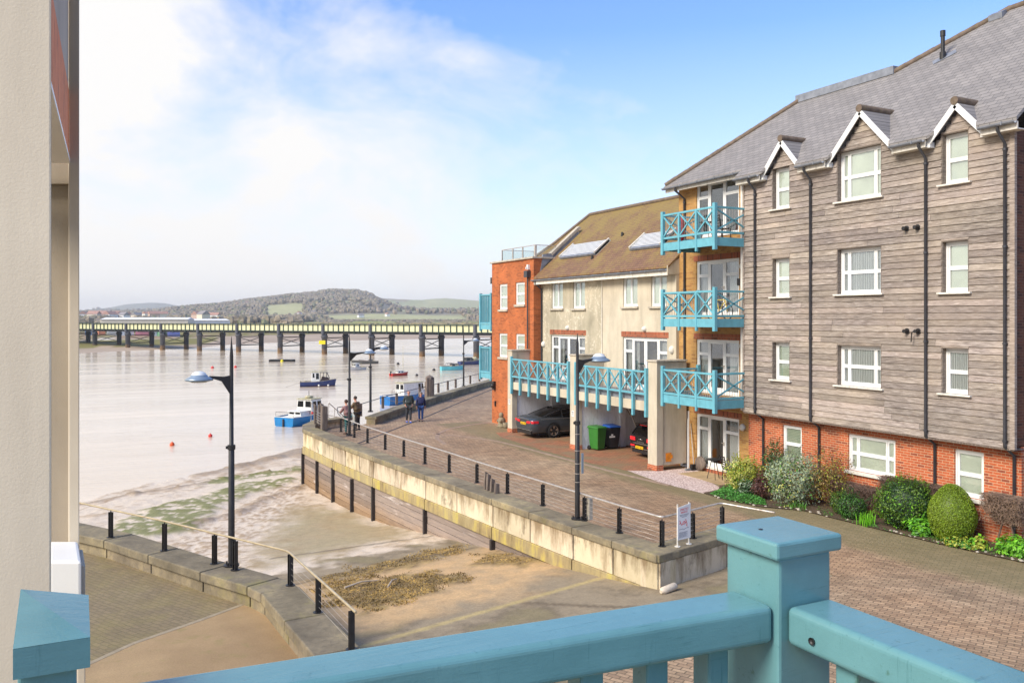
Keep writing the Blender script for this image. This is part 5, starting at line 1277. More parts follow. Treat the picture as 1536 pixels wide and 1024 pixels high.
farshed(150, 282, 420, 1, 5.2, hw[2], hw[0], 'warehouse', 'long low pale roofed building just above the left part of the viaduct', 'building')
farshed(284, 345, 460, 1, 4.6, hw[0], hw[0], 'warehouse', 'shorter white roofed building above the viaduct, right of the long one', 'building')
hb = [(128,146,(96,140,190),'blue'),(148,158,(214,140,110),'orange'),(160,180,(214,212,206),'white'),(182,201,(206,214,220),'pale grey'),(203,226,(200,130,140),'rose'),(228,242,(214,220,220),'off white'),(244,250,(110,160,120),'green'),(252,270,(120,130,190),'violet')]
for a, c, rgb, nm in hb: farshed(a, c, 330, -1.4, 1.1, plain(nm.replace(' ', '_')+'_houseboat_side', rgb, .6, .15, .5, 0), hw[0] if nm != 'rose' else hr[1], 'houseboat', f'{nm} houseboat moored on the far bank beneath the left part of the viaduct', 'houseboat')
# haze
m = MB(); m.box(-5200,5200,-300,4800,-8,92); hzm = bpy.data.materials.new('haze'); hzm.use_nodes = True; hn = hzm.node_tree; hn.nodes.clear()
vo = hn.nodes.new('ShaderNodeVolumePrincipled'); vo.inputs['Color'].default_value = (.97,.98,1,1); vo.inputs['Density'].default_value = .00019; vo.inputs['Anisotropy'].default_value = .2
ou = hn.nodes.new('ShaderNodeOutputMaterial'); hn.links.new(vo.outputs[0], ou.inputs['Volume'])
tag(m.build('haze', hzm), 'thin pale winter haze over the river and hills', 'haze', kind='stuff')
# ================================================================== boats and floats
def hull(mb, L, B, fb, bow=.35, transom=.8, draft=.3, n=14, sheer=.12):
    rings = []
    for i in range(n+1):
        s = i/n; hb_ = B/2*(transom+(1-transom)*min(1, s*2.5)) if s < .4 else B/2*(1-((s-.4)/.6)**2.2)
        hb_ = max(hb_, .015); zt = fb+bow*s**2.2+sheer*(1-s)**2*.4; x = s*L-L/2; rk = .10*L*(1 if s > .9 else 0)
        pts = [(x, 0, -draft*(1-.5*s**4)), (x-.0, hb_*.62, -draft*.45), (x, hb_*.93, .08+.1*s), (x+.04*L*s**6, hb_, zt)]
        rings.append([pts[3], pts[2], pts[1], pts[0]] + [(p[0], -p[1], p[2]) for p in (pts[1], pts[2], pts[3])])
    vs = [p for r in rings for p in r]; k = 7; fs = []
    for i in range(n):
        for j in range(k-1): a = i*k+j; fs.append((a, a+1, a+1+k, a+k))
    mb.add(vs, fs, True); mb.add(rings[0], [tuple(range(7))], False); return rings
def boat(label, loc, rz, L, B, fb, hullc, deckc, bow=.35, boot=None, group=None, name='moored_boat', transom=.8, rail=None):
    o = local(name, label, 'boat', (loc[0], loc[1], -2.6), R(rz), group)
    k_ = {26.7:.76, 16.3:.86, 29.3:.92, 42.4:.76, 47.8:.6, 54.6:.88, 41.0:.8, 64.0:.78}.get(loc[0], 1.0); o.scale = (k_, k_, k_)
    m = MB(); r = hull(m, L, B, fb, bow, transom); m.build('hull', hullc, o, world=False, fixn=True)
    m = MB()
    for a, c in zip(r, r[1:]):
        z = lambda p: (p[0], p[1]*.97, p[2]-.10); m.add([z(a[0]), z(c[0]), z(c[6]), z(a[6])], [(0,1,2,3)])
    m.build('deck', deckc, o, world=False)
    m = MB(); m.tube([(p[0][0], p[0][1], p[0][2]) for p in r], .035, 6); m.tube([p[6] for p in r], .035, 6); m.tube([r[0][0], r[0][6]], .035, 6); m.build('gunwale', rail or deckc, o, world=False)
    if boot:
        m = MB(); hull(m, L*.985, B*1.0, .06, .0, transom, .32); m.build('boot_stripe', boot, o, world=False)
    return o
def cabin(o, x0, x1, w0, z0, z1, wall, wins=(), roof=None, taper=.85, slant=.12, over=.12, door=None):
    m = MB(); w1 = w0*taper
    m.hexa([(x0,-w0/2,z0),(x1,-w0/2,z0),(x1,w0/2,z0),(x0,w0/2,z0),(x0+slant*.3,-w1/2,z1),(x1-slant,-w1/2,z1),(x1-slant,w1/2,z1),(x0+slant*.3,w1/2,z1)]); c = m.build('cabin', wall, o, bevel=.04, world=False)
    m = MB()
    for a, b_, za, zb in wins:
        xa, xb_ = x0+(x1-x0)*a, x0+(x1-x0)*b_
        for s in (-1, 1):
            wa = w0+(w1-w0)*za; wb = w0+(w1-w0)*zb; z_a, z_b = z0+(z1-z0)*za, z0+(z1-z0)*zb
            m.add([(xa,s*(wa/2+.012),z_a),(xb_,s*(wa/2+.012),z_a),(xb_-slant*.3,s*(wb/2+.012),z_b),(xa+slant*.1,s*(wb/2+.012),z_b)], [(0,1,2,3)])
    for s, xx, sl in ((1, x1, -slant), (-1, x0, slant*.3)):
        for q in (-1, 1):
            a_, b_ = .06*q, .42*q; za, zb = .5, .88
            m.add([(xx+sl*za+s*.012, w0*a_, z0+(z1-z0)*za), (xx+sl*za+s*.012, w0*b_, z0+(z1-z0)*za), (xx+sl*zb+s*.012, w0*b_*.92, z0+(z1-z0)*zb), (xx+sl*zb+s*.012, w0*a_, z0+(z1-z0)*zb)], [(0,1,2,3)])
    m.build('cabin_window', MT['darkglass'], c, fixn=False, world=False)
    m = MB(); m.box(x0-over, x1-slant+over, -w1/2-over*.6, w1/2+over*.6, z1, z1+.06); m.build('cabin_roof', roof or wall, c, bevel=.02, world=False)
    return c
B_navy = plain('navy_hull_paint', (36,58,112), .5, .12, 2, .1, dirt=(120,110,90,.5)); B_sky = plain('bright_blue_hull', (14,122,184), .45, .08, 2, .1, dirt=(70,110,130,.4)); B_mid = plain('mid_blue_hull', (24,110,180), .45, .1, 2, .1)
B_teal = plain('pale_turquoise_hull', (92,190,204), .45, .06, 2, .1); B_red = plain('red_hull', (176,44,40), .5, .1, 2, .1); B_wht = plain('white_boat_paint', (224,222,214), .5, .06, 2, .1, dirt=(150,140,110,.6)); B_gry = plain('grey_weathered_hull', (88,88,86), .7, .2, 3, .2)
B_deck = plain('dirty_deck', (170,160,140), .8, .2, 4, .3); B_can = plain('brown_canvas', (88,72,70), .9, .2, 5, .3); B_rust = plain('rusty_boot', (96,60,46), .7, .2, 4, .1); B_mc = plain('moss_cream_roof', (196,186,150), .8, .2, 5, .3, dirt=(120,120,60,.7))
o = boat('navy blue motor boat with white wheelhouse and brown framed awning, moored mid river', (26.7,105.0), -14, 5.6, 2.2, .75, B_navy, B_deck, .45, B_rust)
cabin(o, -1.0, .35, 1.5, .75, 2.35, B_wht, ((.15,.38,.45,.88),(.55,.9,.3,.9)), B_mc)
m = MB()
for x in (.45,.95,1.45):
    for s in (-.72,.72): m.bar((x,s,.8),(x,s,2.3),.07)
m.bar((.4,-.72,2.3),(1.5,-.72,2.3),.08); m.bar((.4,.72,2.3),(1.5,.72,2.3),.08); m.bar((1.5,-.72,2.3),(1.9,-.5,1.3),.07); m.bar((1.5,.72,2.3),(1.9,.5,1.3),.07); m.build('awning_frame', MT['black'], o, world=False)
m = MB(); m.box(.4,1.5,-.75,.75,2.33,2.37); m.build('awning_roof', B_deck, o, world=False)
m = MB(); m.hexa([(.5,-.68,.85),(2.0,-.5,1.0),(2.0,.5,1.0),(.5,.68,.85),(.7,-.6,1.6),(1.7,-.4,1.45),(1.7,.4,1.45),(.7,.6,1.6)]); m.build('canvas_cover', B_can, o, bevel=.06, world=False)
for x in (.2, 1.7):
    m = MB(); m.ball((x,-1.05,.22), .17, 8); m.build('fender', B_wht, o, world=False)
m = MB(); m.tube([(-.4,0,2.4),(-.4,0,2.75)], .02, 5); m.tube([(-2.7,-.3,.7),(-5.0,-.8,0)], .015, 5); m.build('aerial_and_line', MT['black'], o, world=False)
m = MB(); m.ball((-2.0,.2,.82), .3, 7, .5, True, .5); m.ball((-2.4,-.3,.82), .2, 7, .5, True, .5); m.build('rope_coil', B_deck, o, world=False)
o = boat('bright blue hulled boat with white cabin, seen from its stern beside the quay corner', (16.3,68.6), 38, 5.6, 2.55, .82, B_sky, B_wht, .4, None, transom=.86, rail=B_wht)
cabin(o, .1, 1.7, 1.9, .8, 2.25, B_wht, ((.15,.45,.45,.85),(.55,.9,.45,.85)), B_mc)
cabin(o, -1.3, .12, 1.5, .78, 1.2, B_wht, (), None, .9)
m = MB(); m.box(-2.95,-2.78,-.06,.06,-.3,.7); m.build('rudder', MT['pipe'], o, world=False)
m = MB(); m.tube([(.8,0,2.3),(.8,0,3.0)], .03, 5); m.tube([(-2.7,1.0,.85),(-2.7,1.0,1.3),(-2.7,-1.0,1.3),(-2.7,-1.0,.85)], .02, 5); m.build('mast_and_pushpit', MT['black'], o, world=False)
m = MB(); m.ball((.7,0,2.42), .38, 8, .35, True, .6); m.ball((1.3,.2,2.4), .25, 8, .4, True, .6); m.build('fishing_net', B_mc, o, world=False)
m = MB(); m.ball((.0,-1.0,1.0), .15, 7); m.build('red_lifebuoy', MT['red'], o, world=False)
o = boat('mid blue boat with long white cabin moored along the promenade behind the two walkers', (29.3,80.0), 20, 6.0, 2.2, .95, B_mid, B_wht, .4, None, rail=B_wht)
cabin(o, -1.0, 1.9, 1.5, .9, 2.25, B_wht, ((.72,.84,.5,.9),(.87,.96,.5,.9)), B_mc)
m = MB()
for x in (-2.7,-2.1,-1.5): m.tube([(x,-.8,.95),(x,-.8,1.6),(x+.2,-.8,1.75)], .02, 5)
m.tube([(-2.7,-.8,1.4),(-1.2,-.8,1.4)], .015, 5); m.build('guard_rail', MT['pipe'], o, world=False)
m = MB(); m.ball((-1.2,-1.1,.35), .18, 7, 1.3); m.build('fender', B_wht, o, world=False)
o = boat('small pale turquoise boat with open cockpit and grey cover, moored below the brick tower', (54.6,127.7), -8, 4.3, 1.9, .72, B_teal, B_deck, .2, None)
cabin(o, -.3, 1.2, 1.3, .6, 1.15, B_deck, ((.1,.5,.3,.8),), B_gry)
m = MB(); m.tube([(-1.2,-.7,.7),(-1.0,-.7,1.25),(.2,-.6,1.3)], .03, 5); m.tube([(-1.2,.7,.7),(-1.0,.7,1.25),(.2,.6,1.3)], .03, 5); m.tube([(-1.0,-.7,1.25),(-1.0,.7,1.25)], .03, 5); m.build('cover_frame', MT['black'], o, world=False)
o = boat('small red hulled sailing boat with cream cabin and tall thin mast', (42.4,119.0), 15, 3.9, 1.5, .5, B_red, B_wht, .25, None, name='sailing_boat')
cabin(o, -.6, .9, 1.0, .5, .95, B_wht, ((.1,.35,.3,.8),(.55,.8,.3,.8)))
m = MB(); m.tube([(.9,0,.6),(.9,0,5.8)], [.05,.03], 6); m.build('mast', B_mc, o, world=False)
m = MB(); m.bar((-1.95,0,.1),(-1.95,0,.9),.12,.3); m.build('outboard_motor', MT['black'], o, world=False)
o = boat('small white boat with tangled deck gear, moored behind the second lamp post', (41.0,136.0), -150, 4.6, 1.8, .45, B_wht, B_deck, .3)
cabin(o, -.4, .8, 1.1, .4, 1.3, B_wht, ((.2,.5,.4,.8),))
m = MB(); m.tube([(-1.8,0,.5),(-1.4,0,1.4),(-.5,0,1.0)], .04, 5); m.tube([(1.0,0,.6),(1.4,0,1.9)], .03, 5); m.build('spars', B_mc, o, world=False)
o = boat('long low dark grey workboat lying mid river, left of the red sailing boat', (47.8,153.0), 165, 8.2, 2.6, .75, B_gry, B_deck, .5)
cabin(o, -2.4, -1.0, 1.5, .7, 1.3, B_gry, (), B_deck)
m = MB(); m.bar((-1.0,.2,.8),(2.0,.1,1.1),.3,.3); m.build('deck_load', B_can, o, world=False)
o = boat('dark boat piled with brown gear, half hidden behind the upper river balcony', (64.0,141.0), 0, 6.0, 2.3, .8, B_navy, B_deck, .4)
cabin(o, -1.6, .2, 1.5, .7, 1.7, B_gry, ((.2,.6,.4,.8),), B_deck)
m = MB(); m.ball((.9,0,1.2), .7, 8, .9, True, .5); m.ball((1.6,.3,1.0), .5, 8, .9, True, .5); m.build('deck_gear', B_mc, o, world=False)
o = boat('light blue dinghy tied inside the quay corner, its bow showing behind the leaning people', (17.9,62.0), 60, 3.6, 1.5, .7, plain('pale_blue_dinghy', (150,190,214), .5, .08, 3, .1), B_deck, .5, name='dinghy')
o = local('pontoon', 'long low black pontoon with a yellow buoy at its middle, floating mid river', 'pontoon', (35.8,168.3,-2.6), R(-27))
m = MB(); m.box(-2.4,2.4,-.8,.8,-.1,.38); m.build('float', MT['rub'], o, bevel=.06, world=False)
m = MB(); m.box(-2.3,2.3,-.7,.7,.384,.42); m.build('deck', B_gry, o, world=False)
o2 = MB(); o2.ball((35.5,167.0,-2.45), .3, 8); tag(o2.build('buoy', MT['yellow']), 'yellow buoy floating at the middle of the black pontoon', 'buoy')
o = thing('landing_stage', 'grey landing stage with rails floating below the quay corner', 'landing stage', (15.5,54,-2.6))
m = MB(); m.prism([(14.2,49.2),(16.2,48.0),(27.5,62.8),(25.8,64.2)], -2.55, -2.2); m.build('deck', B_gry, o)
m = MB(); 
for q in ((15.5,50.0),(17.4,52.5),(19.3,55.0),(21.2,57.5)): m.box(q[0]-.3,q[0]-.24,q[1]+.3,q[1]+.36,-2.2,-1.0)
m.tube([(15.25,50.3,-1.0),(20.95,57.8,-1.0)], .03, 6); m.build('guard_rail', MT['white_old'], o)
gw_ = thing('gangway', 'pale metal gangway sloping from the quay corner down to the landing stage', 'gangway', (13.2,46,.2))
m = MB(); m.bar((11.9,46.3,.25),(15.2,51.2,-2.1),1.1,.08); m.build('walkway', MT['lead'], gw_)
m = MB()
for o_ in (-.5,.5):
    a = Vector((11.9+o_*.83,46.3-o_*.55,1.25)); b_ = Vector((15.2+o_*.83,51.2-o_*.55,-1.1)); m.tube([a,b_], .025, 6)
    for k in range(7): p = a+(b_-a)*k/6; m.tube([p, p-Vector((0,0,1.0))], .018, 5)
m.build('side_rail', MT['steel'], gw_)
for lb, x, y, mt, r in (('yellow orange buoy nearest the foreshore, in open water on the left', 5.65,60.6,'orange',.16),('red buoy a little right of the nearest orange one', 8.5,63.8,'red',.15),('tiny red buoy far out, left of the first lamp post', 20.5,151.3,'red',.26),('tiny red buoy far out, just right of the first lamp post', 24.3,151.5,'red',.26),
        ('orange float on the landing stage beside the parapet lamp', 17.05,52.9,'orange',.26),('pink buoy by the bow of the mid blue boat', 31.6,78.0,'pink',.5),('dark mooring buoy right of the red sailing boat', 44.6,117.5,'black',.22),('dark mooring buoy left of the turquoise boat', 51.5,127.9,'black',.28),('dark mooring buoy right of the grey workboat', 52.5,148.0,'black',.3)):
    m = MB(); z = -2.52 if lb[:6] != 'orange' else -1.75; m.ball((x,y,z), r, 10); m.lathe([(.03,r*.8),(.03,r*1.25),(0,r*1.3)], x, y, 6, cz=z)
    if 'landing' in lb: m.box(x-.02,x+.02,y-.02,y+.02,-2.2,z)
    tag(m.build('buoy', MT[mt]), lb, 'buoy')

# mooring lines, aerials and clutter
def line(p, q, sag, label):
    m = MB(); p, q = Vector(p), Vector(q); m.tube([p+(q-p)*(k/8)-Vector((0,0,sag*4*(k/8)*(1-k/8))) for k in range(9)], .02, 4)
    tag(m.build('mooring_rope', MT['black']), label, 'rope')
line((18.3,70.2,-1.55), (11.6,45.2,.9), .7, 'dark mooring rope from the bright blue boat to the quay corner timbers')
line((26.4,79.0,-1.6), (22.0,55.9,1.2), .9, 'dark mooring rope from the mid blue boat to the split mooring timber')

# ================================================================== cars, bins, garage things
def wheel(o, x, y, r, w, side):
    m = MB(); m.lathe([(r*.68,-w/2),(r*.93,-w/2),(r,-w*.3),(r,w*.3),(r*.93,w/2),(r*.68,w/2)], 0, 0, 28, axis='y'); m.v = [(p[0]+x,p[1]+y,p[2]+r) for p in m.v]; wh = m.build('wheel', MT['rub'], o, world=False)
    m = MB(); yo = y+side*(w/2-.02)
    m.lathe([(r*.70,-.03),(r*.70,.012),(r*.63,.012),(r*.62,-.03)], 0, 0, 28, axis='y'); m.lathe([(0,.0),(.06,.0),(.07,-.03)], 0, 0, 12, axis='y')
    if side < 0: m.v = [(p[0], -p[1], p[2]) for p in m.v]
    m.v = [(p[0]+x,p[1]+yo,p[2]+r) for p in m.v]
    for k in range(5):
        a = k*2*math.pi/5+.3
        for da in (-.12,.12): m.bar((x+.05*math.cos(a),yo-side*.01,r+.05*math.sin(a)),(x+r*.66*math.cos(a+da),yo-side*.005,r+r*.66*math.sin(a+da)),.045,.025,up=(0,1,0))
    m.build('rim', MT['alloy'], wh, world=False)
    m = MB(); m.lathe([(0,0),(r*.66,0)], 0, 0, 20, axis='y'); m.v = [(p[0]+x,p[1]+yo-side*.05,p[2]+r) for p in m.v]; m.build('brake_shadow_plate', MT['black'], wh, world=False)
MT['alloy'] = plain('alloy_rim', (176,164,150), .3, .05, 9, 0, metallic=.7)
MT['taillight'] = plain('red_tail_lens', (226,40,50), .15, .1, 20, 0); MT['chrome'] = plain('bright_trim', (214,214,214), .15, .02, 9, 0, metallic=.9)
def car(label, loc, rz, L, Wd, Ht, paint, kind):
    o = local('parked_car', label, 'car', loc, rz); hw_ = Wd/2; rw = .355 if kind == 'saloon' else .33
    S_ = ([(0,.80,.40,.86),(.10,.93,.26,.97),(.45,.98,.24,1.02),(1.1,1,.22,1.0),(2.4,1,.20,.97),(3.6,1,.22,.95),(4.2,.97,.22,.92),(4.75,.90,.25,.80),(5.05,.72,.32,.62)] if kind == 'saloon' else
          [(0,.86,.36,.90),(.08,.95,.24,.98),(.35,.99,.22,1.0),(.9,1,.20,.99),(2.0,1,.20,.97),(2.9,1,.22,.97),(3.6,.96,.22,.90),(4.05,.80,.30,.70)])
    k = L/S_[-1][0]; rings = []
    for x, wf, z0, z1 in S_:
        w = hw_*wf; half = [(w*.86,z0),(w*.97,z0+.10),(w*1.0,z0+(z1-z0)*.5),(w*.985,z0+(z1-z0)*.78),(w*.90,z1-.01),(w*.70,z1+.02),(0,z1+.035)]
        rings.append([(x*k,-a,b_) for a, b_ in half]+[(x*k,a,b_) for a, b_ in half[-2::-1]])
    m = MB(); m.loft(rings, True, True); body = m.build('body', paint, o, world=False)
    if kind == 'saloon': G_ = [(.55,.80,.80,1.00),(1.0,.80,.70,1.18),(1.65,.81,.64,1.38),(2.3,.82,.64,1.45),(2.9,.82,.63,1.44),(3.5,.82,.66,1.27),(4.0,.82,.80,.99)]
    else: G_ = [(.06,.84,.80,1.00),(.22,.85,.76,1.22),(.38,.86,.70,1.40),(1.2,.86,.70,1.45),(2.2,.86,.69,1.43),(2.65,.86,.70,1.25),(3.0,.86,.80,.99)]
    rings = []; roof = []
    for x, wb, wt, z1 in G_:
        zb = .93; a = hw_*wb*1.06; c = hw_*wt*.98; rings.append([(x*k,-a,zb),(x*k,-c,z1-.04),(x*k,-c*.86,z1),(x*k,c*.86,z1),(x*k,c,z1-.04),(x*k,a,zb)])
        roof.append([(x*k,-c*1.01,z1-.045),(x*k,-c*.87,z1+.012),(x*k,0,z1+.022),(x*k,c*.87,z1+.012),(x*k,c*1.01,z1-.045)])
    m = MB(); m.loft(rings, True, True); gh = m.build('windows', MT['darkglass'], body, world=False)
    r0 = 2 if kind == 'saloon' else 2; m = MB(); m.loft(roof[r0:-2], False, True); m.build('roof_panel', paint, body, world=False)
    m = MB()
    for s in (-1, 1):
        for i in range(len(rings)-1):
            p, q = Vector(rings[i][1 if s < 0 else 4]), Vector(rings[i+1][1 if s < 0 else 4]); m.bar(p+Vector((0,s*.006,.01)), q+Vector((0,s*.006,.01)), .045, .05)
        xx = .52 if kind == 'saloon' else .5
        for xm in ((1.75,2.75) if kind == 'saloon' else (1.0,1.9)): m.bar((xm*k,s*hw_*.87,.93),(xm*k+.02,s*hw_*.66,1.40),.05,.03)
    m.build('pillars', paint, body, world=False)
    m = MB()
    for s in (-1, 1):
        for i in range(len(rings)-1):
            p, q = Vector(rings[i][1 if s < 0 else 4]), Vector(rings[i+1][1 if s < 0 else 4]); m.bar(p+Vector((0,s*.03,-.02)), q+Vector((0,s*.03,-.02)), .012, .012)
        m.bar((.45*k,s*hw_*.985,.955),(L*.78,s*hw_*.985,.93),.012,.014); m.bar((1.45,s*(hw_+.002),.33),(L*.68,s*(hw_+.002),.31),.012,.02)
        m.bar((2.35,s*(hw_+.01),.80),(2.52,s*(hw_+.01),.80),.02,.025)
    m.bar((-.01,-hw_*.62,.93 if kind == 'saloon' else .60),(-.01,hw_*.62,.93 if kind == 'saloon' else .60),.025,.02); m.bar((.0,-hw_*.82,.40),(.0,hw_*.82,.40),.02,.02)
    m.build('bright_trim', MT['chrome'], body, world=False)
    for s in (-1, 1):
        m = MB()
        if kind == 'saloon': m.hexa([(-.035,s*.36,.72),(.05,s*.36,.72),(.34,s*(hw_*.99),.75),(.03,s*(hw_*.985),.75),(-.035,s*.36,.84),(.05,s*.36,.84),(.34,s*(hw_*.985),.87),(.03,s*(hw_*.975),.87)])
        else: m.hexa([(-.03,s*.40,.70),(.04,s*.40,.70),(.10,s*(hw_*.93),.70),(.0,s*(hw_*.90),.70),(-.03,s*.42,.86),(.04,s*.42,.86),(.10,s*(hw_*.93),.86),(.0,s*(hw_*.90),.86)])
        m.build('tail_light', MT['taillight'], body, bevel=.012, world=False)
        if kind != 'saloon':
            m = MB(); m.box(-.02,.04,s*.45,s*.75,.46,.53); m.build('fog_light', MT['taillight'], body, world=False)
    zp = .70 if kind == 'saloon' else .44; yp = 0 if kind == 'saloon' else .10
    m = MB(); m.box(-.03,.02,yp-.26,yp+.26,zp-.055,zp+.055); np_ = m.build('number_plate', MT['plate'], body, world=False)
    m = MB()
    for i_, q in enumerate((-.2,-.135,-.07,-.01,.09,.15,.21)): 
        y = yp-q
        m.box(-.033,-.031,y-.02,y-.008,zp-.035,zp+.035); m.box(-.033,-.031,y-.02,y+.02,zp+.024 if i_ % 2 else zp-.035,zp+.035 if i_ % 2 else zp-.024)
        if i_ % 3: m.box(-.033,-.031,y+.008,y+.02,zp-.035,zp+.035)
    m.build('plate_characters', MT['black'], np_, world=False)
    m = MB(); m.box(.02,.3,-hw_*.75,hw_*.75,.2,.34); m.build('rear_diffuser', MT['black'], body, world=False)
    if kind != 'saloon':
        m = MB(); m.box(.1,.42,-hw_*.62,hw_*.62,1.40,1.43); m.build('roof_spoiler', paint, body, world=False)
        m = MB(); m.box(.12,.14,-.25,.25,1.36,1.39); m.build('brake_light', MT['taillight'], body, world=False)
        m = MB()
        for i_ in range(7): m.box(-.032,-.028,.22-i_*.075,.22-i_*.075+.035,.66,.695)
        m.build('boot_lettering', MT['chrome'], body, world=False)
        m = MB(); m.bar((-.03,-.13,.79),(-.03,.13,.79),.01,.025); m.lathe([(0,-.045),(.035,-.04),(.035,-.03)], 0, 0, 12, axis='x', cz=.79); m.build('wing_badge', MT['chrome'], body, world=False)
    ra = 1.18 if kind == 'saloon' else .78; fa_ = L-.95
    for x in (ra, fa_):
        for s in (-1, 1):
            m = MB(); m.lathe([(0,.0),(rw+.055,.0)], 0, 0, 28, axis='y'); m.v = [(p[0]+x,p[1]+s*(hw_+.004),p[2]+rw) for p in m.v]; m.v = [(p[0],p[1],max(.16,p[2])) for p in m.v]; m.build('wheel_arch', MT['rub'], body, fixn=False, world=False)
            wheel(o, x, s*(hw_-.10), rw, .24, s)
    m = MB(); m.box(.4, L-.5, -hw_*.85, hw_*.85, .16, .3); m.build('underside', MT['rub'], body, world=False)
    return o
MT['plate'] = plain('yellow_number_plate', (240,190,20), .4, .03, 20, 0)
car('dark grey saloon car parked nose first in the left garage', (19.72,37.12,0), 0, 5.05, 1.94, 1.46, plain('dark_grey_car_paint', (74,80,86), .22, .03, 30, 0, metallic=.4, spec=.6), 'saloon')
car('black small estate car parked nose first in the right garage behind the concrete pier', (21.15,29.25,0), 0, 4.15, 1.80, 1.44, plain('black_car_paint', (24,24,28), .15, .03, 30, 0, metallic=.2, spec=.7), 'hatch')
def bin_(label, loc, rz, body, lid):
    o = local('wheelie_bin', label, 'bin', loc, rz, 'wheelie bins in the garage')
    m = MB(); m.hexa([(-.21,-.25,.06),(.21,-.25,.06),(.21,.25,.06),(-.21,.25,.06),(-.27,-.33,.98),(.27,-.33,.98),(.27,.31,.98),(-.27,.31,.98)]); m.build('tub', body, o, bevel=.02, world=False)
    m = MB(); m.box(-.29,.29,-.35,.33,.985,1.0); m.hexa([(-.30,-.36,1.0),(.30,-.36,1.0),(.30,.36,1.0),(-.30,.36,1.0),(-.26,-.32,1.05),(.26,-.32,1.05),(.26,.33,1.08),(-.26,.33,1.08)]); m.build('lid', lid, o, bevel=.015, world=False)
    for s in (-1,1):
        m = MB(); m.lathe([(0,-.03),(.10,-.03),(.10,.03),(0,.03)], 0, 0, 14, axis='x'); m.v = [(p[0]+s*.24,p[1]+.27,p[2]+.10) for p in m.v]; m.build('wheel', MT['rub'], o, world=False)
    m = MB(); m.tube([(-.24,.37,.98),(.24,.37,.98)], .018, 6); m.build('handle', body, o, world=False)
    return o
gp = plain('green_plastic', (52,118,44), .45, .06, 4, .05); bp_ = plain('black_plastic', (34,36,40), .45, .1, 4, .05); blp = plain('blue_plastic', (40,96,190), .45, .06, 4, .05)
bin_('bright green wheelie bin just inside the right garage, by the lamp post', (20.75,32.02,0), R(10), gp, gp)
bb = bin_('black wheelie bin with a blue lid, right of the green bin', (21.55,32.05,0), R(-4), bp_, blp)
m = MB(); m.box(21.2,21.5,31.71,31.716,.55,.62); m.box(21.3,21.4,31.71,31.716,.64,.70); tgt = m.build('council_marking', MT['white'], bb); tgt.matrix_parent_inverse = (Matrix.Translation((21.55,32.05,0)) @ Matrix.Rotation(R(-4),4,'Z')).inverted()
m = MB(); m.box(22.6,23.5,31.1,31.8,0,.42); m.box(22.65,23.45,31.15,31.75,.43,.45); tag(m.build('storage_tub', blp, bevel=.03), 'blue storage tub on the garage floor behind the bins', 'tub')
def leanpole(name, label, a, b_, r, mat, head=None, cat='pole'):
    o = thing(name, label, cat, a); m = MB(); m.tube([a, b_], r, 7); m.build('shaft', MT[mat], o)
    if head: m = MB(); m.bar(Vector(a)+Vector(head[0]), Vector(a)+Vector(head[1]), head[2], head[3]); m.build('head', MT[head[4]], o)
leanpole('broom', 'pale broom leaning against the right garage wall behind the bins', (22.9,31.4,.05), (22.3,31.9,1.9), .02, 'white_old', ((-.2,0,0),(.2,0,0),.08,.1,'post'), 'broom')
leanpole('plank', 'long pale plank leaning in the right garage beside the broom', (23.3,31.6,.02), (22.5,32.2,1.7), .03, 'post', None, 'plank')
leanpole('mop', 'black and white mop with flat grey head leaning against the pier wall', (21.05,26.05,.05), (21.35,26.42,1.95), .017, 'white', ((-.12,0,0),(.12,0,0),.10,.06,'grey'), 'mop')
leanpole('broom', 'dark bristled broom leaning beside the mop against the pier wall', (21.3,26.0,.06), (21.47,26.40,1.75), .017, 'steel', ((-.14,0,.05),(.14,0,.05),.14,.26,'black'), 'broom')
m = MB(); m.lathe([(0,-.05),(.27,-.05),(.29,0),(.27,.05),(0,.05)], 0, 0, 24, axis='x'); m.v = [(p[0]*1+21.40+ (p[2])*.12,p[1]+25.75,p[2]*.95+.30) for p in m.v]; tag(m.build('stone_disc', MT['post']), 'round brown stone disc leaning on the wall left of the ground floor french windows', 'stone disc')
gg = thing('garden_ornament', 'small mossy stone figure sitting at the foot of the brick tower', 'ornament', (20.45,41.0,0))
m = MB(); m.lathe([(0,0),(.24,0),(.24,.1),(.19,.12),(.22,.35),(.17,.5),(.1,.55)], 20.45, 41.0, 12); m.ball((20.42,41.0,.66), .14, 8, 1.1); m.ball((20.3,40.85,.35), .09, 6); m.ball((20.3,41.15,.35), .09, 6); m.build('figure', MT['coping'], gg)
m = MB(); m.lathe([(0,0),(.16,0),(.19,.3),(.17,.3),(.16,.27)], 20.5, 40.55, 12); m.build('pot', MT['coping'], gg)

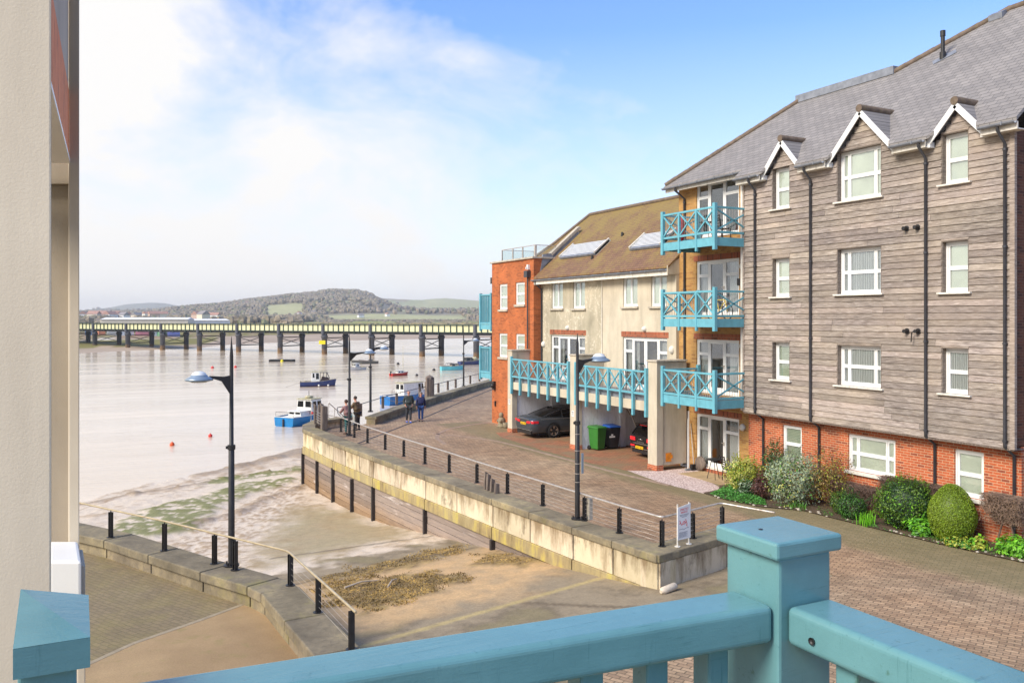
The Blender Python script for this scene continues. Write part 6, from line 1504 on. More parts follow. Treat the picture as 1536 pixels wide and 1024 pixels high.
# ================================================================== people
def skin(name, mat, parent, J, E_, root, sub=1):
    me = bpy.data.meshes.new(name); keys = list(J); ix = {k: i for i, k in enumerate(keys)}
    me.from_pydata([J[k][:3] for k in keys], [(ix[a], ix[b_]) for a, b_ in E_], []); o = bpy.data.objects.new(name, me); C.objects.link(o); o.parent = parent; me.materials.append(mat)
    md = o.modifiers.new('skin', 'SKIN'); sv = me.skin_vertices[0].data
    for k in keys:
        r_ = J[k][3]; sv[ix[k]].radius = r_ if isinstance(r_, tuple) else (r_, r_)
        sv[ix[k]].use_root = (k == root)
    md.use_smooth_shade = True
    if sub: s_ = o.modifiers.new('sub', 'SUBSURF'); s_.levels = sub; s_.render_levels = sub
    return o
def person(label, loc, rz, h, top, legs, shoes, hair, step=.12, pocket=True, coat=False, lean=0.0, hairstyle='short', sit=False):
    o = local('person', label, 'person', loc, rz); k = h/1.75; ln = lean
    P_ = lambda x, y, z, r: (x*k, (y-ln*max(0, z-.95))*k, z*k, (r[0]*k, r[1]*k) if isinstance(r, tuple) else r*k)
    L_ = step
    J = {'pelvis': P_(0,0,.95,(.14,.11)), 'waist': P_(0,0,1.08,(.13,.10)), 'chest': P_(0,.01,1.28,(.155,.11)), 'neckb': P_(0,.01,1.45,(.07,.07)), 'neck': P_(0,0,1.52,(.052,.055)), 'jaw': P_(0,-.015,1.58,(.062,.075)), 'head': P_(0,0,1.66,(.075,.092)), 'crown': P_(0,.01,1.72,(.055,.07))}
    E_ = [('pelvis','waist'),('waist','chest'),('chest','neckb'),('neckb','neck'),('neck','jaw'),('jaw','head'),('head','crown')]
    for s, n, st in ((-1,'r',-L_),(1,'l',L_)):
        J[n+'hip'] = P_(s*.095,0,.88,.088); J[n+'knee'] = P_(s*.095,-abs(st)*.5 if st > 0 else st*.3,.50,.058); J[n+'ankle'] = P_(s*.09,-st,.09,.040); J[n+'toe'] = P_(s*.10,-st-.15,.035,.034)
        J[n+'sh'] = P_(s*.19,.01,1.41,.062)
        if pocket: J[n+'elb'] = P_(s*.27,.07,1.14,.045); J[n+'wri'] = P_(s*.20,-.07,.98,.034); J[n+'hand'] = P_(s*.17,-.11,.93,.036)
        elif lean: J[n+'elb'] = P_(s*.25,-.16,1.18,.045); J[n+'wri'] = P_(s*.15,-.38,1.12,.034); J[n+'hand'] = P_(s*.12,-.44,1.12,.034)
        else: J[n+'elb'] = P_(s*.25,.04+st*.4,1.13,.045); J[n+'wri'] = P_(s*.26,-.04+st*.8,.90,.033); J[n+'hand'] = P_(s*.255,-.06+st*.9,.82,.035)
        E_ += [('pelvis',n+'hip'),(n+'hip',n+'knee'),(n+'knee',n+'ankle'),(n+'ankle',n+'toe'),('chest',n+'sh'),(n+'sh',n+'elb'),(n+'elb',n+'wri'),(n+'wri',n+'hand')]
    skin('body', MT['skin'], o, J, E_, 'pelvis')
    g = lambda q, d: (*J[q][:3], tuple(a+d for a in (J[q][3] if isinstance(J[q][3], tuple) else (J[q][3],)*2)))
    T_ = {q: g(q, .028) for q in ('pelvis','waist','chest','neckb','rsh','lsh','relb','lelb','rwri','lwri')}
    if top[1]: T_['neckb'] = g('neckb', .02)
    TE = [('pelvis','waist'),('waist','chest'),('chest','neckb'),('chest','rsh'),('chest','lsh'),('rsh','relb'),('lsh','lelb'),('relb','rwri'),('lelb','lwri')]
    if coat:
        T_['hem'] = P_(0,-.0,.66,(.19,.15)); TE.append(('pelvis','hem'))
    else: T_['hem'] = P_(0,0,.86,(.165,.135)); TE.append(('pelvis','hem'))
    skin('jacket', top[0], o, T_, TE, 'pelvis')
    L2 = {q: g(q, .018) for q in ('pelvis','rhip','lhip','rknee','lknee','rankle','lankle')}
    skin('trousers', legs, o, L2, [('pelvis','rhip'),('pelvis','lhip'),('rhip','rknee'),('lhip','lknee'),('rknee','rankle'),('lknee','lankle')], 'pelvis')
    for n in 'rl':
        a = J[n+'ankle']; m = MB(); x, y = a[0], a[1]
        m.loft([[(x-.045*k,y+.06*k,.0),(x+.045*k,y+.06*k,.0),(x+.04*k,y+.06*k,.10*k),(x-.04*k,y+.06*k,.10*k)],[(x-.05*k,y-.08*k,.0),(x+.05*k,y-.08*k,.0),(x+.042*k,y-.06*k,.09*k),(x-.042*k,y-.06*k,.09*k)],[(x-.045*k,y-.20*k,.0),(x+.045*k,y-.20*k,.0),(x+.03*k,y-.19*k,.045*k),(x-.03*k,y-.19*k,.045*k)]])
        m.build('shoe', shoes, o, bevel=.01, world=False)
        # hand with fingers
        w_, hd_ = Vector(J[n+'wri'][:3]), Vector(J[n+'hand'][:3]); d = (hd_-w_).normalized(); sx = Vector((1,0,0)); m = MB()
        for f in range(4): b_ = hd_+sx*((f-1.5)*.02*k); m.tube([b_, b_+d*(.05+.008*(1.5-abs(f-1.5)))*k, b_+(d*.075+Vector((0,-.01,-.015)))*k], [.010*k,.009*k,.007*k], 6)
        s = -1 if n == 'r' else 1; b_ = hd_-d*.02*k-sx*s*.03*k; m.tube([b_, b_+(d*.035-sx*s*.02)*k], [.011*k,.008*k], 6); m.build('fingers', MT['skin'], o, world=False)
    hx, hy, hz_ = J['head'][:3]
    if hair:
        m = MB(); 
        m.ball((hx, hy+.018*k, hz_+.035*k), .098*k, 12, 1.05)
        m.v = [(p[0], max(p[1], hy-.05*k) if p[2] < hz_+.05*k else p[1], max(p[2], hz_-.03*k if hairstyle == 'short' else hz_-.10*k)) for p in m.v]
        m.build('hair', hair, o, world=False)
    for s in (-1,1): m = MB(); m.ball((hx+s*.028*k, hy-.083*k, hz_+.0), .011*k, 6); m.build('eye', MT['black'], o, world=False)
    m = MB(); m.hexa([(hx-.014*k,hy-.085*k,hz_-.035*k),(hx+.014*k,hy-.085*k,hz_-.035*k),(hx+.008*k,hy-.08*k,hz_-.03*k),(hx-.008*k,hy-.08*k,hz_-.03*k),(hx-.008*k,hy-.112*k,hz_-.028*k),(hx+.008*k,hy-.112*k,hz_-.028*k),(hx+.005*k,hy-.085*k,hz_+.01*k),(hx-.005*k,hy-.085*k,hz_+.01*k)])
    m.build('nose', MT['skin'], o, world=False)
    for s in (-1,1): m = MB(); m.ball((hx+s*.082*k,hy+.005*k,hz_-.01*k), .022*k, 6, 1.3); m.build('ear', MT['skin'], o, world=False)
    m = MB(); m.box(hx-.022*k,hx+.022*k,hy-.092*k,hy-.07*k,hz_-.062*k,hz_-.054*k); m.build('mouth', MT['red'], o, world=False)
    return o
cl = lambda n, rgb: plain(n, rgb, .8, .12, 9, .4)
fc = math.degrees(math.atan2(-45.4, -16.7))+90
person('taller walker in a dark green padded jacket, black jeans and bright blue shoes', (16.72,45.35,0), R(fc+6), 1.80, (cl('dark_green_jacket',(52,60,58)),True), cl('black_jeans',(52,54,58)), cl('blue_shoes',(40,100,190)), None, .13)
person('shorter walker in a long navy coat and blue jeans beside the taller walker', (17.55,45.6,0), R(fc), 1.64, (cl('navy_coat',(36,42,84)),True), cl('blue_jeans',(50,84,140)), cl('black_shoes',(34,32,34)), cl('grey_hair',(130,118,108)), .10, False, True)
person('person in a mauve top and dark teal trousers leaning on the quay rail, back turned', (12.25,42.1,0), R(200), 1.72, (cl('mauve_top',(150,112,108)),False), cl('teal_trousers',(30,92,92)), cl('brown_shoes',(70,52,44)), cl('brown_hair',(78,56,44)), .04, False, False, .22)
person('person in a long brown coat leaning on the quay rail beside the parapet', (13.15,43.4,0), R(215), 1.76, (cl('brown_coat',(104,84,58)),False), cl('dark_trousers',(52,48,48)), cl('dark_shoes',(40,34,32)), cl('dark_hair',(60,48,42)), .04, False, True, .22)
# ================================================================== plants in the bed
t = NT('leaf'); v = t.obj()
def leafmat(name, rgb, tr=.25):
    t = NT(name); n = t.noise(t.obj(), 4, 3); c = t.mix(1.0, t.mix(1.0, lin(*rgb), t.tint(), 'MULTIPLY'), t.ramp(n, [(.3,(.8,)*3),(.7,(1.15,)*3)]), 'MULTIPLY')
    d = t.n('ShaderNodeBsdfPrincipled', {'Base Color': c, 'Roughness': .5}); s = t.n('ShaderNodeBsdfTranslucent', {'Color': c}); mx = t.n('ShaderNodeMixShader', {0: tr, 1: d.outputs[0], 2: s.outputs[0]})
    t.t.links.new(mx.outputs[0], t.out.inputs['Surface']); return t.m
LM = {'lime': leafmat('yellow_green_leaf', (166,172,66)), 'sage': leafmat('silvery_leaf', (150,164,136)), 'mid': leafmat('mid_green_leaf', (84,140,48)), 'dark': leafmat('dark_green_leaf', (52,84,38)), 'box': leafmat('clipped_green_leaf', (92,124,30)), 'yew': leafmat('golden_green_needles', (126,150,36)), 'bronze': leafmat('bronze_leaf', (140,116,66)), 'bright': leafmat('bright_green_leaf', (120,186,46)), 'var': leafmat('variegated_leaf', (206,206,120)), 'fresh': leafmat('fresh_ground_leaf', (96,160,70)), 'plum': leafmat('plum_twig', (100,64,58))}
twig = plain('bare_twig', (108,86,74), .9, .2, 9, .3); twig2 = plain('pale_twig', (140,116,98), .9, .2, 9, .3)
def leaves(mb, c, r, n, size, shape='ell', lump=.18, shell=.55, up=0, seed=0, zmin=.03, tl=(.65,1.3)):
    rs = random.Random(seed*7+int(c[0]*100)+int(c[1]*31))
    for i in range(n):
        a = rs.uniform(0, 2*math.pi); w = rs.uniform(-1, 1); q = math.sqrt(1-w*w); d = Vector((q*math.cos(a), q*math.sin(a), w))
        if shape == 'box':
            d = Vector((rs.uniform(-1,1), rs.uniform(-1,1), rs.uniform(-1,1))); ax = rs.randrange(3)
            if rs.random() < .7: d[ax] = (1 if rs.random() < .5 else -1)*rs.uniform(.85,1.0)
            rr = 1.0
        else: rr = rs.uniform(shell, 1.0)**.6*(1+lump*noise.noise(d*2.2+Vector((seed,c[0],c[1])))*2)
        if shape == 'egg': rr *= 1.0; d = Vector((d.x*(1-.22*max(0,d.z)), d.y*(1-.22*max(0,d.z)), d.z))
        p = Vector((c[0]+d.x*r[0]*rr, c[1]+d.y*r[1]*rr, c[2]+d.z*r[2]*rr))
        if p.z < zmin: continue
        nrm = (d+Vector((rs.uniform(-.9,.9), rs.uniform(-.9,.9), rs.uniform(-.5,.9)+up))).normalized(); t1 = nrm.cross(Vector((rs.uniform(-1,1),rs.uniform(-1,1),rs.uniform(-1,1)))).normalized(); t2 = nrm.cross(t1)
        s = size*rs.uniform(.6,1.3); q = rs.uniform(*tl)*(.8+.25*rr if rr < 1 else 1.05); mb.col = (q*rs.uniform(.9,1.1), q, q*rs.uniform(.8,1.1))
        mb.add([p-t1*s, p-t2*s*.45+nrm*s*.1, p+t1*s, p+t2*s*.45], [(0,1,2,3)], False)
def stems(mb, c, base, n, r, spread, top, seed=0):
    rs = random.Random(seed+3)
    for i in range(n):
        a = rs.uniform(0,6.28); q = rs.uniform(.3,1)*spread; mb.tube([(base[0]+rs.uniform(-.06,.06), base[1]+rs.uniform(-.06,.06), 0), (base[0]+math.cos(a)*q*.4, base[1]+math.sin(a)*q*.4, top*.5), (base[0]+math.cos(a)*q, base[1]+math.sin(a)*q, top)], [r,r*.7,r*.25], 5)
def shrub(label, c, r, n, size, mats, shape='ell', name='shrub', cat='shrub', **kw):
    o = thing(name, label, cat, (c[0], c[1], 0)); m = MB(); stems(m, c, c, 7, .022, min(r[:2])*.7, c[2]+r[2]*.4, int(c[1]*10)); m.build('stem', twig, o)
    tw = MB(); rs_ = random.Random(int(c[1]*31)); nt_ = int(26*(r[0]+r[1])) if c[2] > .3 and name == 'shrub' else 0
    for i in range(nt_):
        a_ = rs_.uniform(0,6.28); e_ = rs_.uniform(.1,1.4); d_ = Vector((math.cos(a_)*math.cos(e_), math.sin(a_)*math.cos(e_), math.sin(e_))); p_ = Vector((c[0]+d_.x*r[0]*.8, c[1]+d_.y*r[1]*.8, c[2]+d_.z*r[2]*.8)); q_ = p_+d_*rs_.uniform(.12,.34)+Vector((0,0,rs_.uniform(0,.1))); tw.tube([p_,q_],[.006,.002],4)
        for z_ in range(5):
            w_ = p_+(q_-p_)*rs_.uniform(.4,1.05); n_r = Vector((rs_.uniform(-1,1),rs_.uniform(-1,1),rs_.uniform(-1,1))).normalized(); t_1 = n_r.cross(d_).normalized(); s_z = size*rs_.uniform(.6,1.2); tw.col = (1,1,1); tw.add([w_-t_1*s_z, w_-d_*s_z*.4, w_+t_1*s_z, w_+d_*s_z*.4], [(0,1,2,3)], False)
    if nt_: tw.build('stray_shoots', LM[mats[0][0]], o, fixn=False)
    k = len(mats)
    for i, (mt, fr_) in enumerate(mats):
        m = MB(); leaves(m, c, r, int(n*fr_), size, shape, seed=i+1, **kw); m.build('foliage', LM[mt], o, fixn=False)
    if shape != 'loose':
        m = MB(); m.ball(c, .80, 12, 1); m.v = [(c[0]+(p[0]-c[0])*r[0]*.98, c[1]+(p[1]-c[1])*r[1]*.98, max(.02, c[2]+(p[2]-c[2])*r[2]*.98)) for p in m.v] 
        if kw.get('solid', 0): pass
    return o
def core(o, c, r, mt, f=.86, egg=False):
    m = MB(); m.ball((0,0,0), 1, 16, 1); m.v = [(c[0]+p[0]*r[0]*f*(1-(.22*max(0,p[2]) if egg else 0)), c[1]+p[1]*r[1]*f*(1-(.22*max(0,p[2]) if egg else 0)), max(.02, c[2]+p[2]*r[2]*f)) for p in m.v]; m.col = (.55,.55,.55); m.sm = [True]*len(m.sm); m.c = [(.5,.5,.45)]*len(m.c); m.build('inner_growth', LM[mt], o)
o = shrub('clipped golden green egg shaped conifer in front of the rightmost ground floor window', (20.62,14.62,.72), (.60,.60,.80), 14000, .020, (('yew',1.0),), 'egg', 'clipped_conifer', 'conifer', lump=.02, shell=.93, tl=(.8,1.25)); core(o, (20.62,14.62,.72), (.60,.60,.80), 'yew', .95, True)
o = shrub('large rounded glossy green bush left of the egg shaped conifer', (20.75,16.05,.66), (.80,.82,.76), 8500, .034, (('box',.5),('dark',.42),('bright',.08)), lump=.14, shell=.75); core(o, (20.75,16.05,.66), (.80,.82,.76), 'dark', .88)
shrub('silvery green bushy shrub in the middle of the bed', (20.25,19.85,.78), (.85,.82,.85), 7500, .042, (('sage',.8),('mid',.1),('var',.1)), lump=.35, shell=.35)
shrub('pale variegated shrub at the patio end of the bed', (20.35,22.15,.55), (.72,.62,.55), 5200, .042, (('lime',.55),('var',.3),('mid',.15)), lump=.3, shell=.3)
shrub('dark upright evergreen behind the pale variegated shrub', (20.9,21.35,.9), (.42,.42,.85), 3200, .035, (('dark',.9),('mid',.1)), lump=.35, shell=.2)
shrub('airy bronze leaved shrub against the brick wall below the triple window', (20.85,18.85,.95), (.62,.66,.85), 3000, .036, (('bronze',.65),('lime',.2),('plum',.15)), lump=.4, shell=.0)
shrub('small dark green mound between the bronze shrub and the large bush', (20.25,17.55,.36), (.42,.42,.38), 2400, .03, (('dark',.7),('mid',.3)), lump=.1, shell=.6)
shrub('small olive mound beside the dark green mound', (20.4,18.1,.38), (.34,.34,.34), 1700, .028, (('box',.5),('dark',.5)), lump=.1, shell=.6)
shrub('low plum coloured clump of bare stems left of the silvery shrub', (19.75,20.75,.42), (.30,.30,.42), 1800, .035, (('plum',1.0),), lump=.2, shell=.1)
shrub('bluish green perennial clump under the pale variegated shrub', (19.7,21.3,.3), (.38,.32,.26), 1300, .045, (('sage',.4),('dark',.6)), lump=.3, shell=.1)
shrub('low bright green leafy clump at the right end of the bed', (20.75,12.95,.22), (.42,.52,.30), 1500, .06, (('bright',.9),('mid',.1)), lump=.3, shell=.1, up=.8)
shrub('fresh green clump of broad leaves between the round bush and the conifer', (20.35,15.35,.25), (.34,.36,.30), 1100, .065, (('bright',.6),('mid',.4)), lump=.3, shell=.1, up=.8)
shrub('straggly low green clump in front of the conifer', (20.25,14.2,.10), (.30,.6,.16), 1000, .045, (('mid',.5),('lime',.5)), lump=.3, shell=.1, up=.5)
shrub('grassy yellow green tuft right of the conifer', (20.45,13.75,.14), (.22,.22,.22), 500, .07, (('lime',.7),('bright',.3)), lump=.3, shell=.0, up=.2)
# upright bulbs
def blades(label, c, n, h, sp_, mt):
    m = MB(); rs = random.Random(int(c[1]*77))
    for i in range(n):
        a = rs.uniform(0,6.28); b_ = (c[0]+rs.uniform(-1,1)*sp_, c[1]+rs.uniform(-1,1)*sp_, 0); hh_ = h*rs.uniform(.6,1.1); ln = rs.uniform(.1,.4)*h; w = .012; dx, dy = math.cos(a), math.sin(a); q = rs.uniform(.7,1.3); m.col = (q,q,q*.9)
        pm = (b_[0]+dx*ln*.3, b_[1]+dy*ln*.3, hh_*.6); pt = (b_[0]+dx*ln, b_[1]+dy*ln, hh_)
        m.add([(b_[0]-dy*w,b_[1]+dx*w,0),(b_[0]+dy*w,b_[1]-dx*w,0),(pm[0]+dy*w,pm[1]-dx*w,pm[2]),(pm[0]-dy*w,pm[1]+dx*w,pm[2]),pt], [(0,1,2,3),(3,2,4)], False)
    tag(m.build('bulb_leaves', LM[mt], fixn=False), label, 'bulb plant')
blades('spiky green bulb leaves at the foot of the large rounded bush', (20.0,16.85), 70, .42, .2, 'bright')
blades('short green bulb leaves in front of the silvery shrub', (19.8,19.2), 40, .25, .25, 'mid')
# ground cover
m = MB(); rs = random.Random(4)
gc = [(18.85,22.1),(19.9,22.5),(20.0,21.6),(19.7,20.6),(19.2,20.0),(18.9,20.5),(18.75,21.3)]
for i in range(5200):
    x, y = rs.uniform(18.7,20.1), rs.uniform(19.9,22.6); d = pdist(x, y, gc)
    if d < -.05: continue
    z = .04+rs.uniform(0,.16)*min(1, (d+.1)*4)*(1+noise.noise(Vector((x*3,y*3,1)))); nrm = Vector((rs.uniform(-.8,.8),rs.uniform(-.8,.8),1)).normalized(); t1 = nrm.cross(Vector((rs.uniform(-1,1),rs.uniform(-1,1),0))).normalized(); t2 = nrm.cross(t1); s = rs.uniform(.02,.05); q = rs.uniform(.6,1.3); m.col = (q,q,q)
    p = Vector((x,y,z)); m.add([p-t1*s,p-t2*s*.5,p+t1*s,p+t2*s*.5], [(0,1,2,3)], False)
for i in range(1600):
    y = rs.uniform(12.3,19.8); x = interp([(12.3,20.3),(14.6,20.0),(16.7,19.85),(19,19.75),(20,19.2)], y)+abs(rs.gauss(0,.35)); q = rs.uniform(.5,1.1); m.col = (q,q*.9,q*.7)
    if noise.noise(Vector((x*2,y*2,5))) < -.02: continue
    nrm = Vector((rs.uniform(-.8,.8),rs.uniform(-.8,.8),1)).normalized(); t1 = nrm.cross(Vector((1,.3,0))).normalized(); t2 = nrm.cross(t1); s = rs.uniform(.015,.035); p = Vector((x,y,.04+rs.uniform(0,.05))); m.add([p-t1*s,p-t2*s*.5,p+t1*s,p+t2*s*.5], [(0,1,2,3)], False)
tag(m.build('ground_cover', LM['fresh'], fixn=False), 'low fresh green ground cover carpeting the edge of the flower bed', 'ground cover', kind='stuff')
# bare clipped hedges
def hedge(label, x0, x1, y0, y1, z0, z1, n, seed, mat):
    o = thing('bare_hedge', label, 'hedge', ((x0+x1)/2, (y0+y1)/2, 0)); rs = random.Random(seed); m = MB()
    for i in range(n):
        p = Vector((rs.uniform(x0,x1), rs.uniform(y0,y1), z0+(z1-z0)*rs.random()**.6)); d = Vector((rs.uniform(-1,1), rs.uniform(-1,1), rs.uniform(-.2,1.2))).normalized(); L = rs.uniform(.08,.20); w = rs.uniform(.003,.007); q = p+d*L; q = Vector((min(x1,max(x0,q.x)), min(y1,max(y0,q.y)), min(z1,q.z))); sd_ = d.cross(Vector((rs.uniform(-1,1),rs.uniform(-1,1),rs.uniform(-1,1)))).normalized()*w
        m.add([p-sd_,p+sd_,q+sd_*.5,q-sd_*.5], [(0,1,2,3)], False)
    m.build('twigs', mat, o, fixn=False)
    m = MB(); k = max(2, int((y1-y0)/.45))
    for i in range(k):
        y = y0+(y1-y0)*(i+.5)/k; m.tube([((x0+x1)/2,y,0),((x0+x1)/2+rs.uniform(-.1,.1),y+rs.uniform(-.15,.15),(z0+.1)),((x0+x1)/2+rs.uniform(-.15,.15),y+rs.uniform(-.25,.25),z1*.9)], [.03,.025,.01], 6)
    m.build('trunk', twig, o)
hedge('long lower clipped hedge of bare brown twigs under the triple window', 20.75,21.3,16.6,19.0,.10,.86,9000,1,twig)
hedge('taller clipped hedge of bare brown twigs behind the large rounded bush', 20.85,21.35,14.9,17.2,.45,1.28,9500,2,twig)
hedge('clipped bare twig bush on open trunks right of the rightmost window', 20.8,21.35,12.9,14.0,.62,1.38,5200,3,twig2)
hedge('low bare twig bush at the far right end of the bed', 20.7,21.3,11.6,12.75,.15,.98,4200,4,twig2)

# ================================================================== our own balcony and wall in the foreground
t = NT('our_blue_paint'); v = t.obj(); n1 = t.noise(v, 5, 5, .6); n2 = t.noise(t.map(v, (28,28,2.2)), 2.0, 5, .7); n3 = t.noise(t.map(v, (3,42,42)), 1.6, 5, .7); n4 = t.noise(v, 180, 3); n5 = t.noise(v, 9, 5, .7)
col = t.ramp(n1, [(.3, lin(92,136,140)), (.7, lin(106,152,156))])
col = t.mix(t.ramp(n2, [(.62,(0,0,0)),(.74,(.5,)*3)]), col, lin(52,96,102)); col = t.mix(t.math('MULTIPLY', t.ramp(n3, [(.62,(0,0,0)),(.70,G)]), .5), col, lin(70,112,116))
col = t.mix(t.math('MULTIPLY', t.ramp(n5, [(.64,(0,0,0)),(.70,G)]), .65), col, lin(60,92,60))
MT['ourblue'] = t.pr(col, .2, t.bump(t.math('ADD', t.math('ADD', t.math('MULTIPLY', n4, .5), t.math('MULTIPLY', n3, 1.0)), t.math('MULTIPLY', n1, 1.2)), .4, .0015))
OB = thing('foreground_balcony', 'close weathered blue timber balcony railing with square capped posts in the foreground', 'balcony railing', (1.245, 1.262, 4.3))
CXp, CYp = 1.245, 1.262; hwp = .068; zc_ = 5.48
m = MB(); m.box(CXp-hwp, CXp+hwp, CYp-hwp-.005, CYp+hwp+.005, 4.2, 5.446); m.build('corner_post', MT['ourblue'], OB, bevel=.006)
m = MB(); m.box(CXp-.086, CXp+.086, CYp-.086, CYp+.086, 5.4465, zc_); m.build('post_cap', MT['ourblue'], OB, bevel=.006)
RT, RB = 5.356, 5.283
def railbox(a0, a1, b0, b1, along):
    m = MB()
    if along == 'x': m.box(a0, a1, b0, b1, RB, RT)
    else: m.box(b0, b1, a0, a1, RB, RT)
    o = m.build('handrail', MT['ourblue'], OB); md = o.modifiers.new('bevel', 'BEVEL'); md.width = .013; md.segments = 5; return o
SKW = .073
m = MB(); xa_, xb_2 = .0, CXp-hwp-.001; ys0, ys1 = CYp-.062, CYp+.048; sk = lambda x: (xb_2-x)*SKW
m.hexa([(xa_,ys0+sk(xa_),RB),(xb_2,ys0,RB),(xb_2,ys1,RB),(xa_,ys1+sk(xa_),RB),(xa_,ys0+sk(xa_),RT),(xb_2,ys0,RT),(xb_2,ys1,RT),(xa_,ys1+sk(xa_),RT)])
o = m.build('handrail', MT['ourblue'], OB); md = o.modifiers.new('bevel', 'BEVEL'); md.width = .013; md.segments = 5
railbox(-1.6, CYp-hwp-.006, CXp-.052, CXp+.062, 'y')
x = CXp-.165
bal = []
while x > -.02: bal.append((x, CYp+(1.176-x)*.073)); x -= .135
y = CYp-.19
while y > -1.5: bal.append((CXp, y)); y -= .135
for x, y in bal:
    m = MB(); m.box(x-.024,x+.024,y-.024,y+.024,4.30,RB+.004); m.build('baluster', MT['ourblue'], OB, bevel=.004)
m = MB(); m.hexa([(.0,CYp-.04+.086,4.22),(CXp-hwp-.001,CYp-.04,4.22),(CXp-hwp-.001,CYp+.04,4.22),(.0,CYp+.04+.086,4.22),(.0,CYp-.04+.086,4.30),(CXp-hwp-.001,CYp-.04,4.30),(CXp-hwp-.001,CYp+.04,4.30),(.0,CYp+.04+.086,4.30)]); m.box(CXp-.04, CXp+.04, -1.6, CYp-hwp-.006, 4.22, 4.30); m.build('bottom_rail', MT['ourblue'], OB, bevel=.006)
m = MB(); m.lathe([(0,0),(.006,0),(.007,-.004)], 0, 0, 10, axis='x'); m.v = [(p[0]+CXp-.0525,p[1]+CYp-.30+.16,p[2]+5.312) for p in m.v]; m.build('screw_head', MT['black'], OB)
m = MB(); m.lathe([(0,0.0),(.0045,0),(.005,-.002)], CXp-.035, CYp+.01, 8, cz=zc_+.001); m.build('cap_nail', MT['black'], OB)
LP = thing('end_post', 'blue balcony post with a shallow pointed cap against the rendered pillar on the left', 'balcony post', (-.03,1.36,4.3))
m = MB(); m.box(-.070,.0,1.292,1.43,4.2,5.43); m.build('post', MT['ourblue'], LP, bevel=.004)
m = MB(); m.box(-.074,.016,1.275,1.445,5.43,5.470); 
m.add([(-.074,1.275,5.4705),(.016,1.275,5.4705),(.016,1.445,5.478),(-.074,1.445,5.4705),(-.074,1.445,5.500)], [(0,1,4),(1,2,4),(2,3,4),(3,0,4)]); m.build('cap', MT['ourblue'], LP)
# own wall, pillars with a recessed window
def fpt(px, d): return pl(px, d)
def slab(mb, px0, px1, d, th_, z0, z1):
    """wall piece facing the viewer's side, between two bearings at distance d, th_ thick"""
    (xa, ya), (xb_, yb_) = pl(px0, d), pl(px1, d); (xr_, yr_) = pl(px1-60, d); f = Vector((xr_, yr_)).normalized()*th_; mb.prism([(xa,ya),(xb_,yb_),(xb_+f.x,yb_+f.y),(xa+f.x,ya+f.y)], z0, z1)
OW = thing('own_building_wall', 'cream rough rendered wall with pillars of the building the viewer stands in, left edge', 'wall', (*pl(40, 1.6), 3))
m = MB(); slab(m, -700, 77, 1.48, .3, 0, 12); m.build('near_pillar', MT['ourwall'], OW, bevel=.004)
m = MB(); slab(m, 103.5, 119, 3.22, .35, 5.0-.1, 12); m.build('far_pillar', MT['ourwall'], OW, bevel=.004)
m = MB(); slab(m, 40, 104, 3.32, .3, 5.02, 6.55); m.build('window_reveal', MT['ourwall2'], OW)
m = MB(); slab(m, 60, 104, 3.9, .3, 0, 4.9); slab(m, -200, 119.5, 3.5, .4, 0, 4.88); m.build('lower_wall', MT['ourwall'], OW)
# brown board panel and soffit receding beside the pillars
uD = Vector((( 163-768)/1270, 1.0))
def rp_(d, z, o_=0): l = uD.x*d-.15+o_; return (*fwl(l, d), z)
MT['brownboard'] = None
t = NT('brown_stained_board'); v = t.obj(); g_ = t.noise(t.map(v, (8,8,1.2)), 6, 6, .7, .3); n_2 = t.noise(t.map(v,(14,14,1.5)), 3, 4, .6)
MT['brownboard'] = t.pr(t.mix(t.ramp(n_2, [(.60,(0,0,0)),(.66,G)]), t.ramp(g_, [(.25, lin(186,100,56)), (.5, lin(232,138,84)), (.75, lin(250,172,116))]), lin(80,46,32)), .7, t.bump(g_, .6, .004))
m = MB(); m.add([rp_(1.8,5.9+.602), rp_(3.2,5.9+.607), rp_(3.2,5.9+.862), rp_(1.8,5.9+.862+0.0), rp_(1.8,5.9+.602,-.06), rp_(3.2,5.9+.607,-.06), rp_(3.2,5.9+.862,-.06), rp_(1.8,5.9+.862,-.06)], [(0,1,2,3),(7,6,5,4),(0,4,5,1),(1,5,6,2),(2,6,7,3),(3,7,4,0)]); m.build('brown_panel', MT['brownboard'], OW)
m = MB(); m.add([rp_(1.8,6.487,.004), rp_(3.21,6.487,.004), rp_(3.21,6.502,.004), rp_(1.8,6.502,.004), rp_(1.8,6.487,-.5), rp_(3.21,6.487,-.5), rp_(3.21,6.502,-.5), rp_(1.8,6.502,-.5)], [(0,1,2,3),(7,6,5,4),(0,4,5,1),(1,5,6,2),(2,6,7,3),(3,7,4,0)]); m.build('white_soffit', MT['white'], OW)
m = MB(); m.add([rp_(1.8,6.764,-.002), rp_(3.2,6.764,-.002), rp_(3.2,9.5,-.002), rp_(1.8,9.5,-.002), rp_(1.8,6.764,-.1), rp_(3.2,6.764,-.1), rp_(3.2,9.5,-.1), rp_(1.8,9.5,-.1)], [(0,1,2,3),(7,6,5,4),(0,4,5,1),(1,5,6,2),(2,6,7,3),(3,7,4,0)]); m.build('upper_wall', MT['ourwall'], OW)
m = MB(); slab(m, 74, 122, 2.95, .30, 4.80, 5.055); m.build('white_sill', MT['white'], OW, bevel=.01)
m = MB(); slab(m, 116, 128, 3.1, .25, 4.55, 4.995); m.build('sill_bracket', MT['ourwall'], OW, bevel=.004)
m = MB(); slab(m, 40, 104, 3.28, .035, 6.42, 6.50); m.build('window_head', MT['ourwall2'], OW)
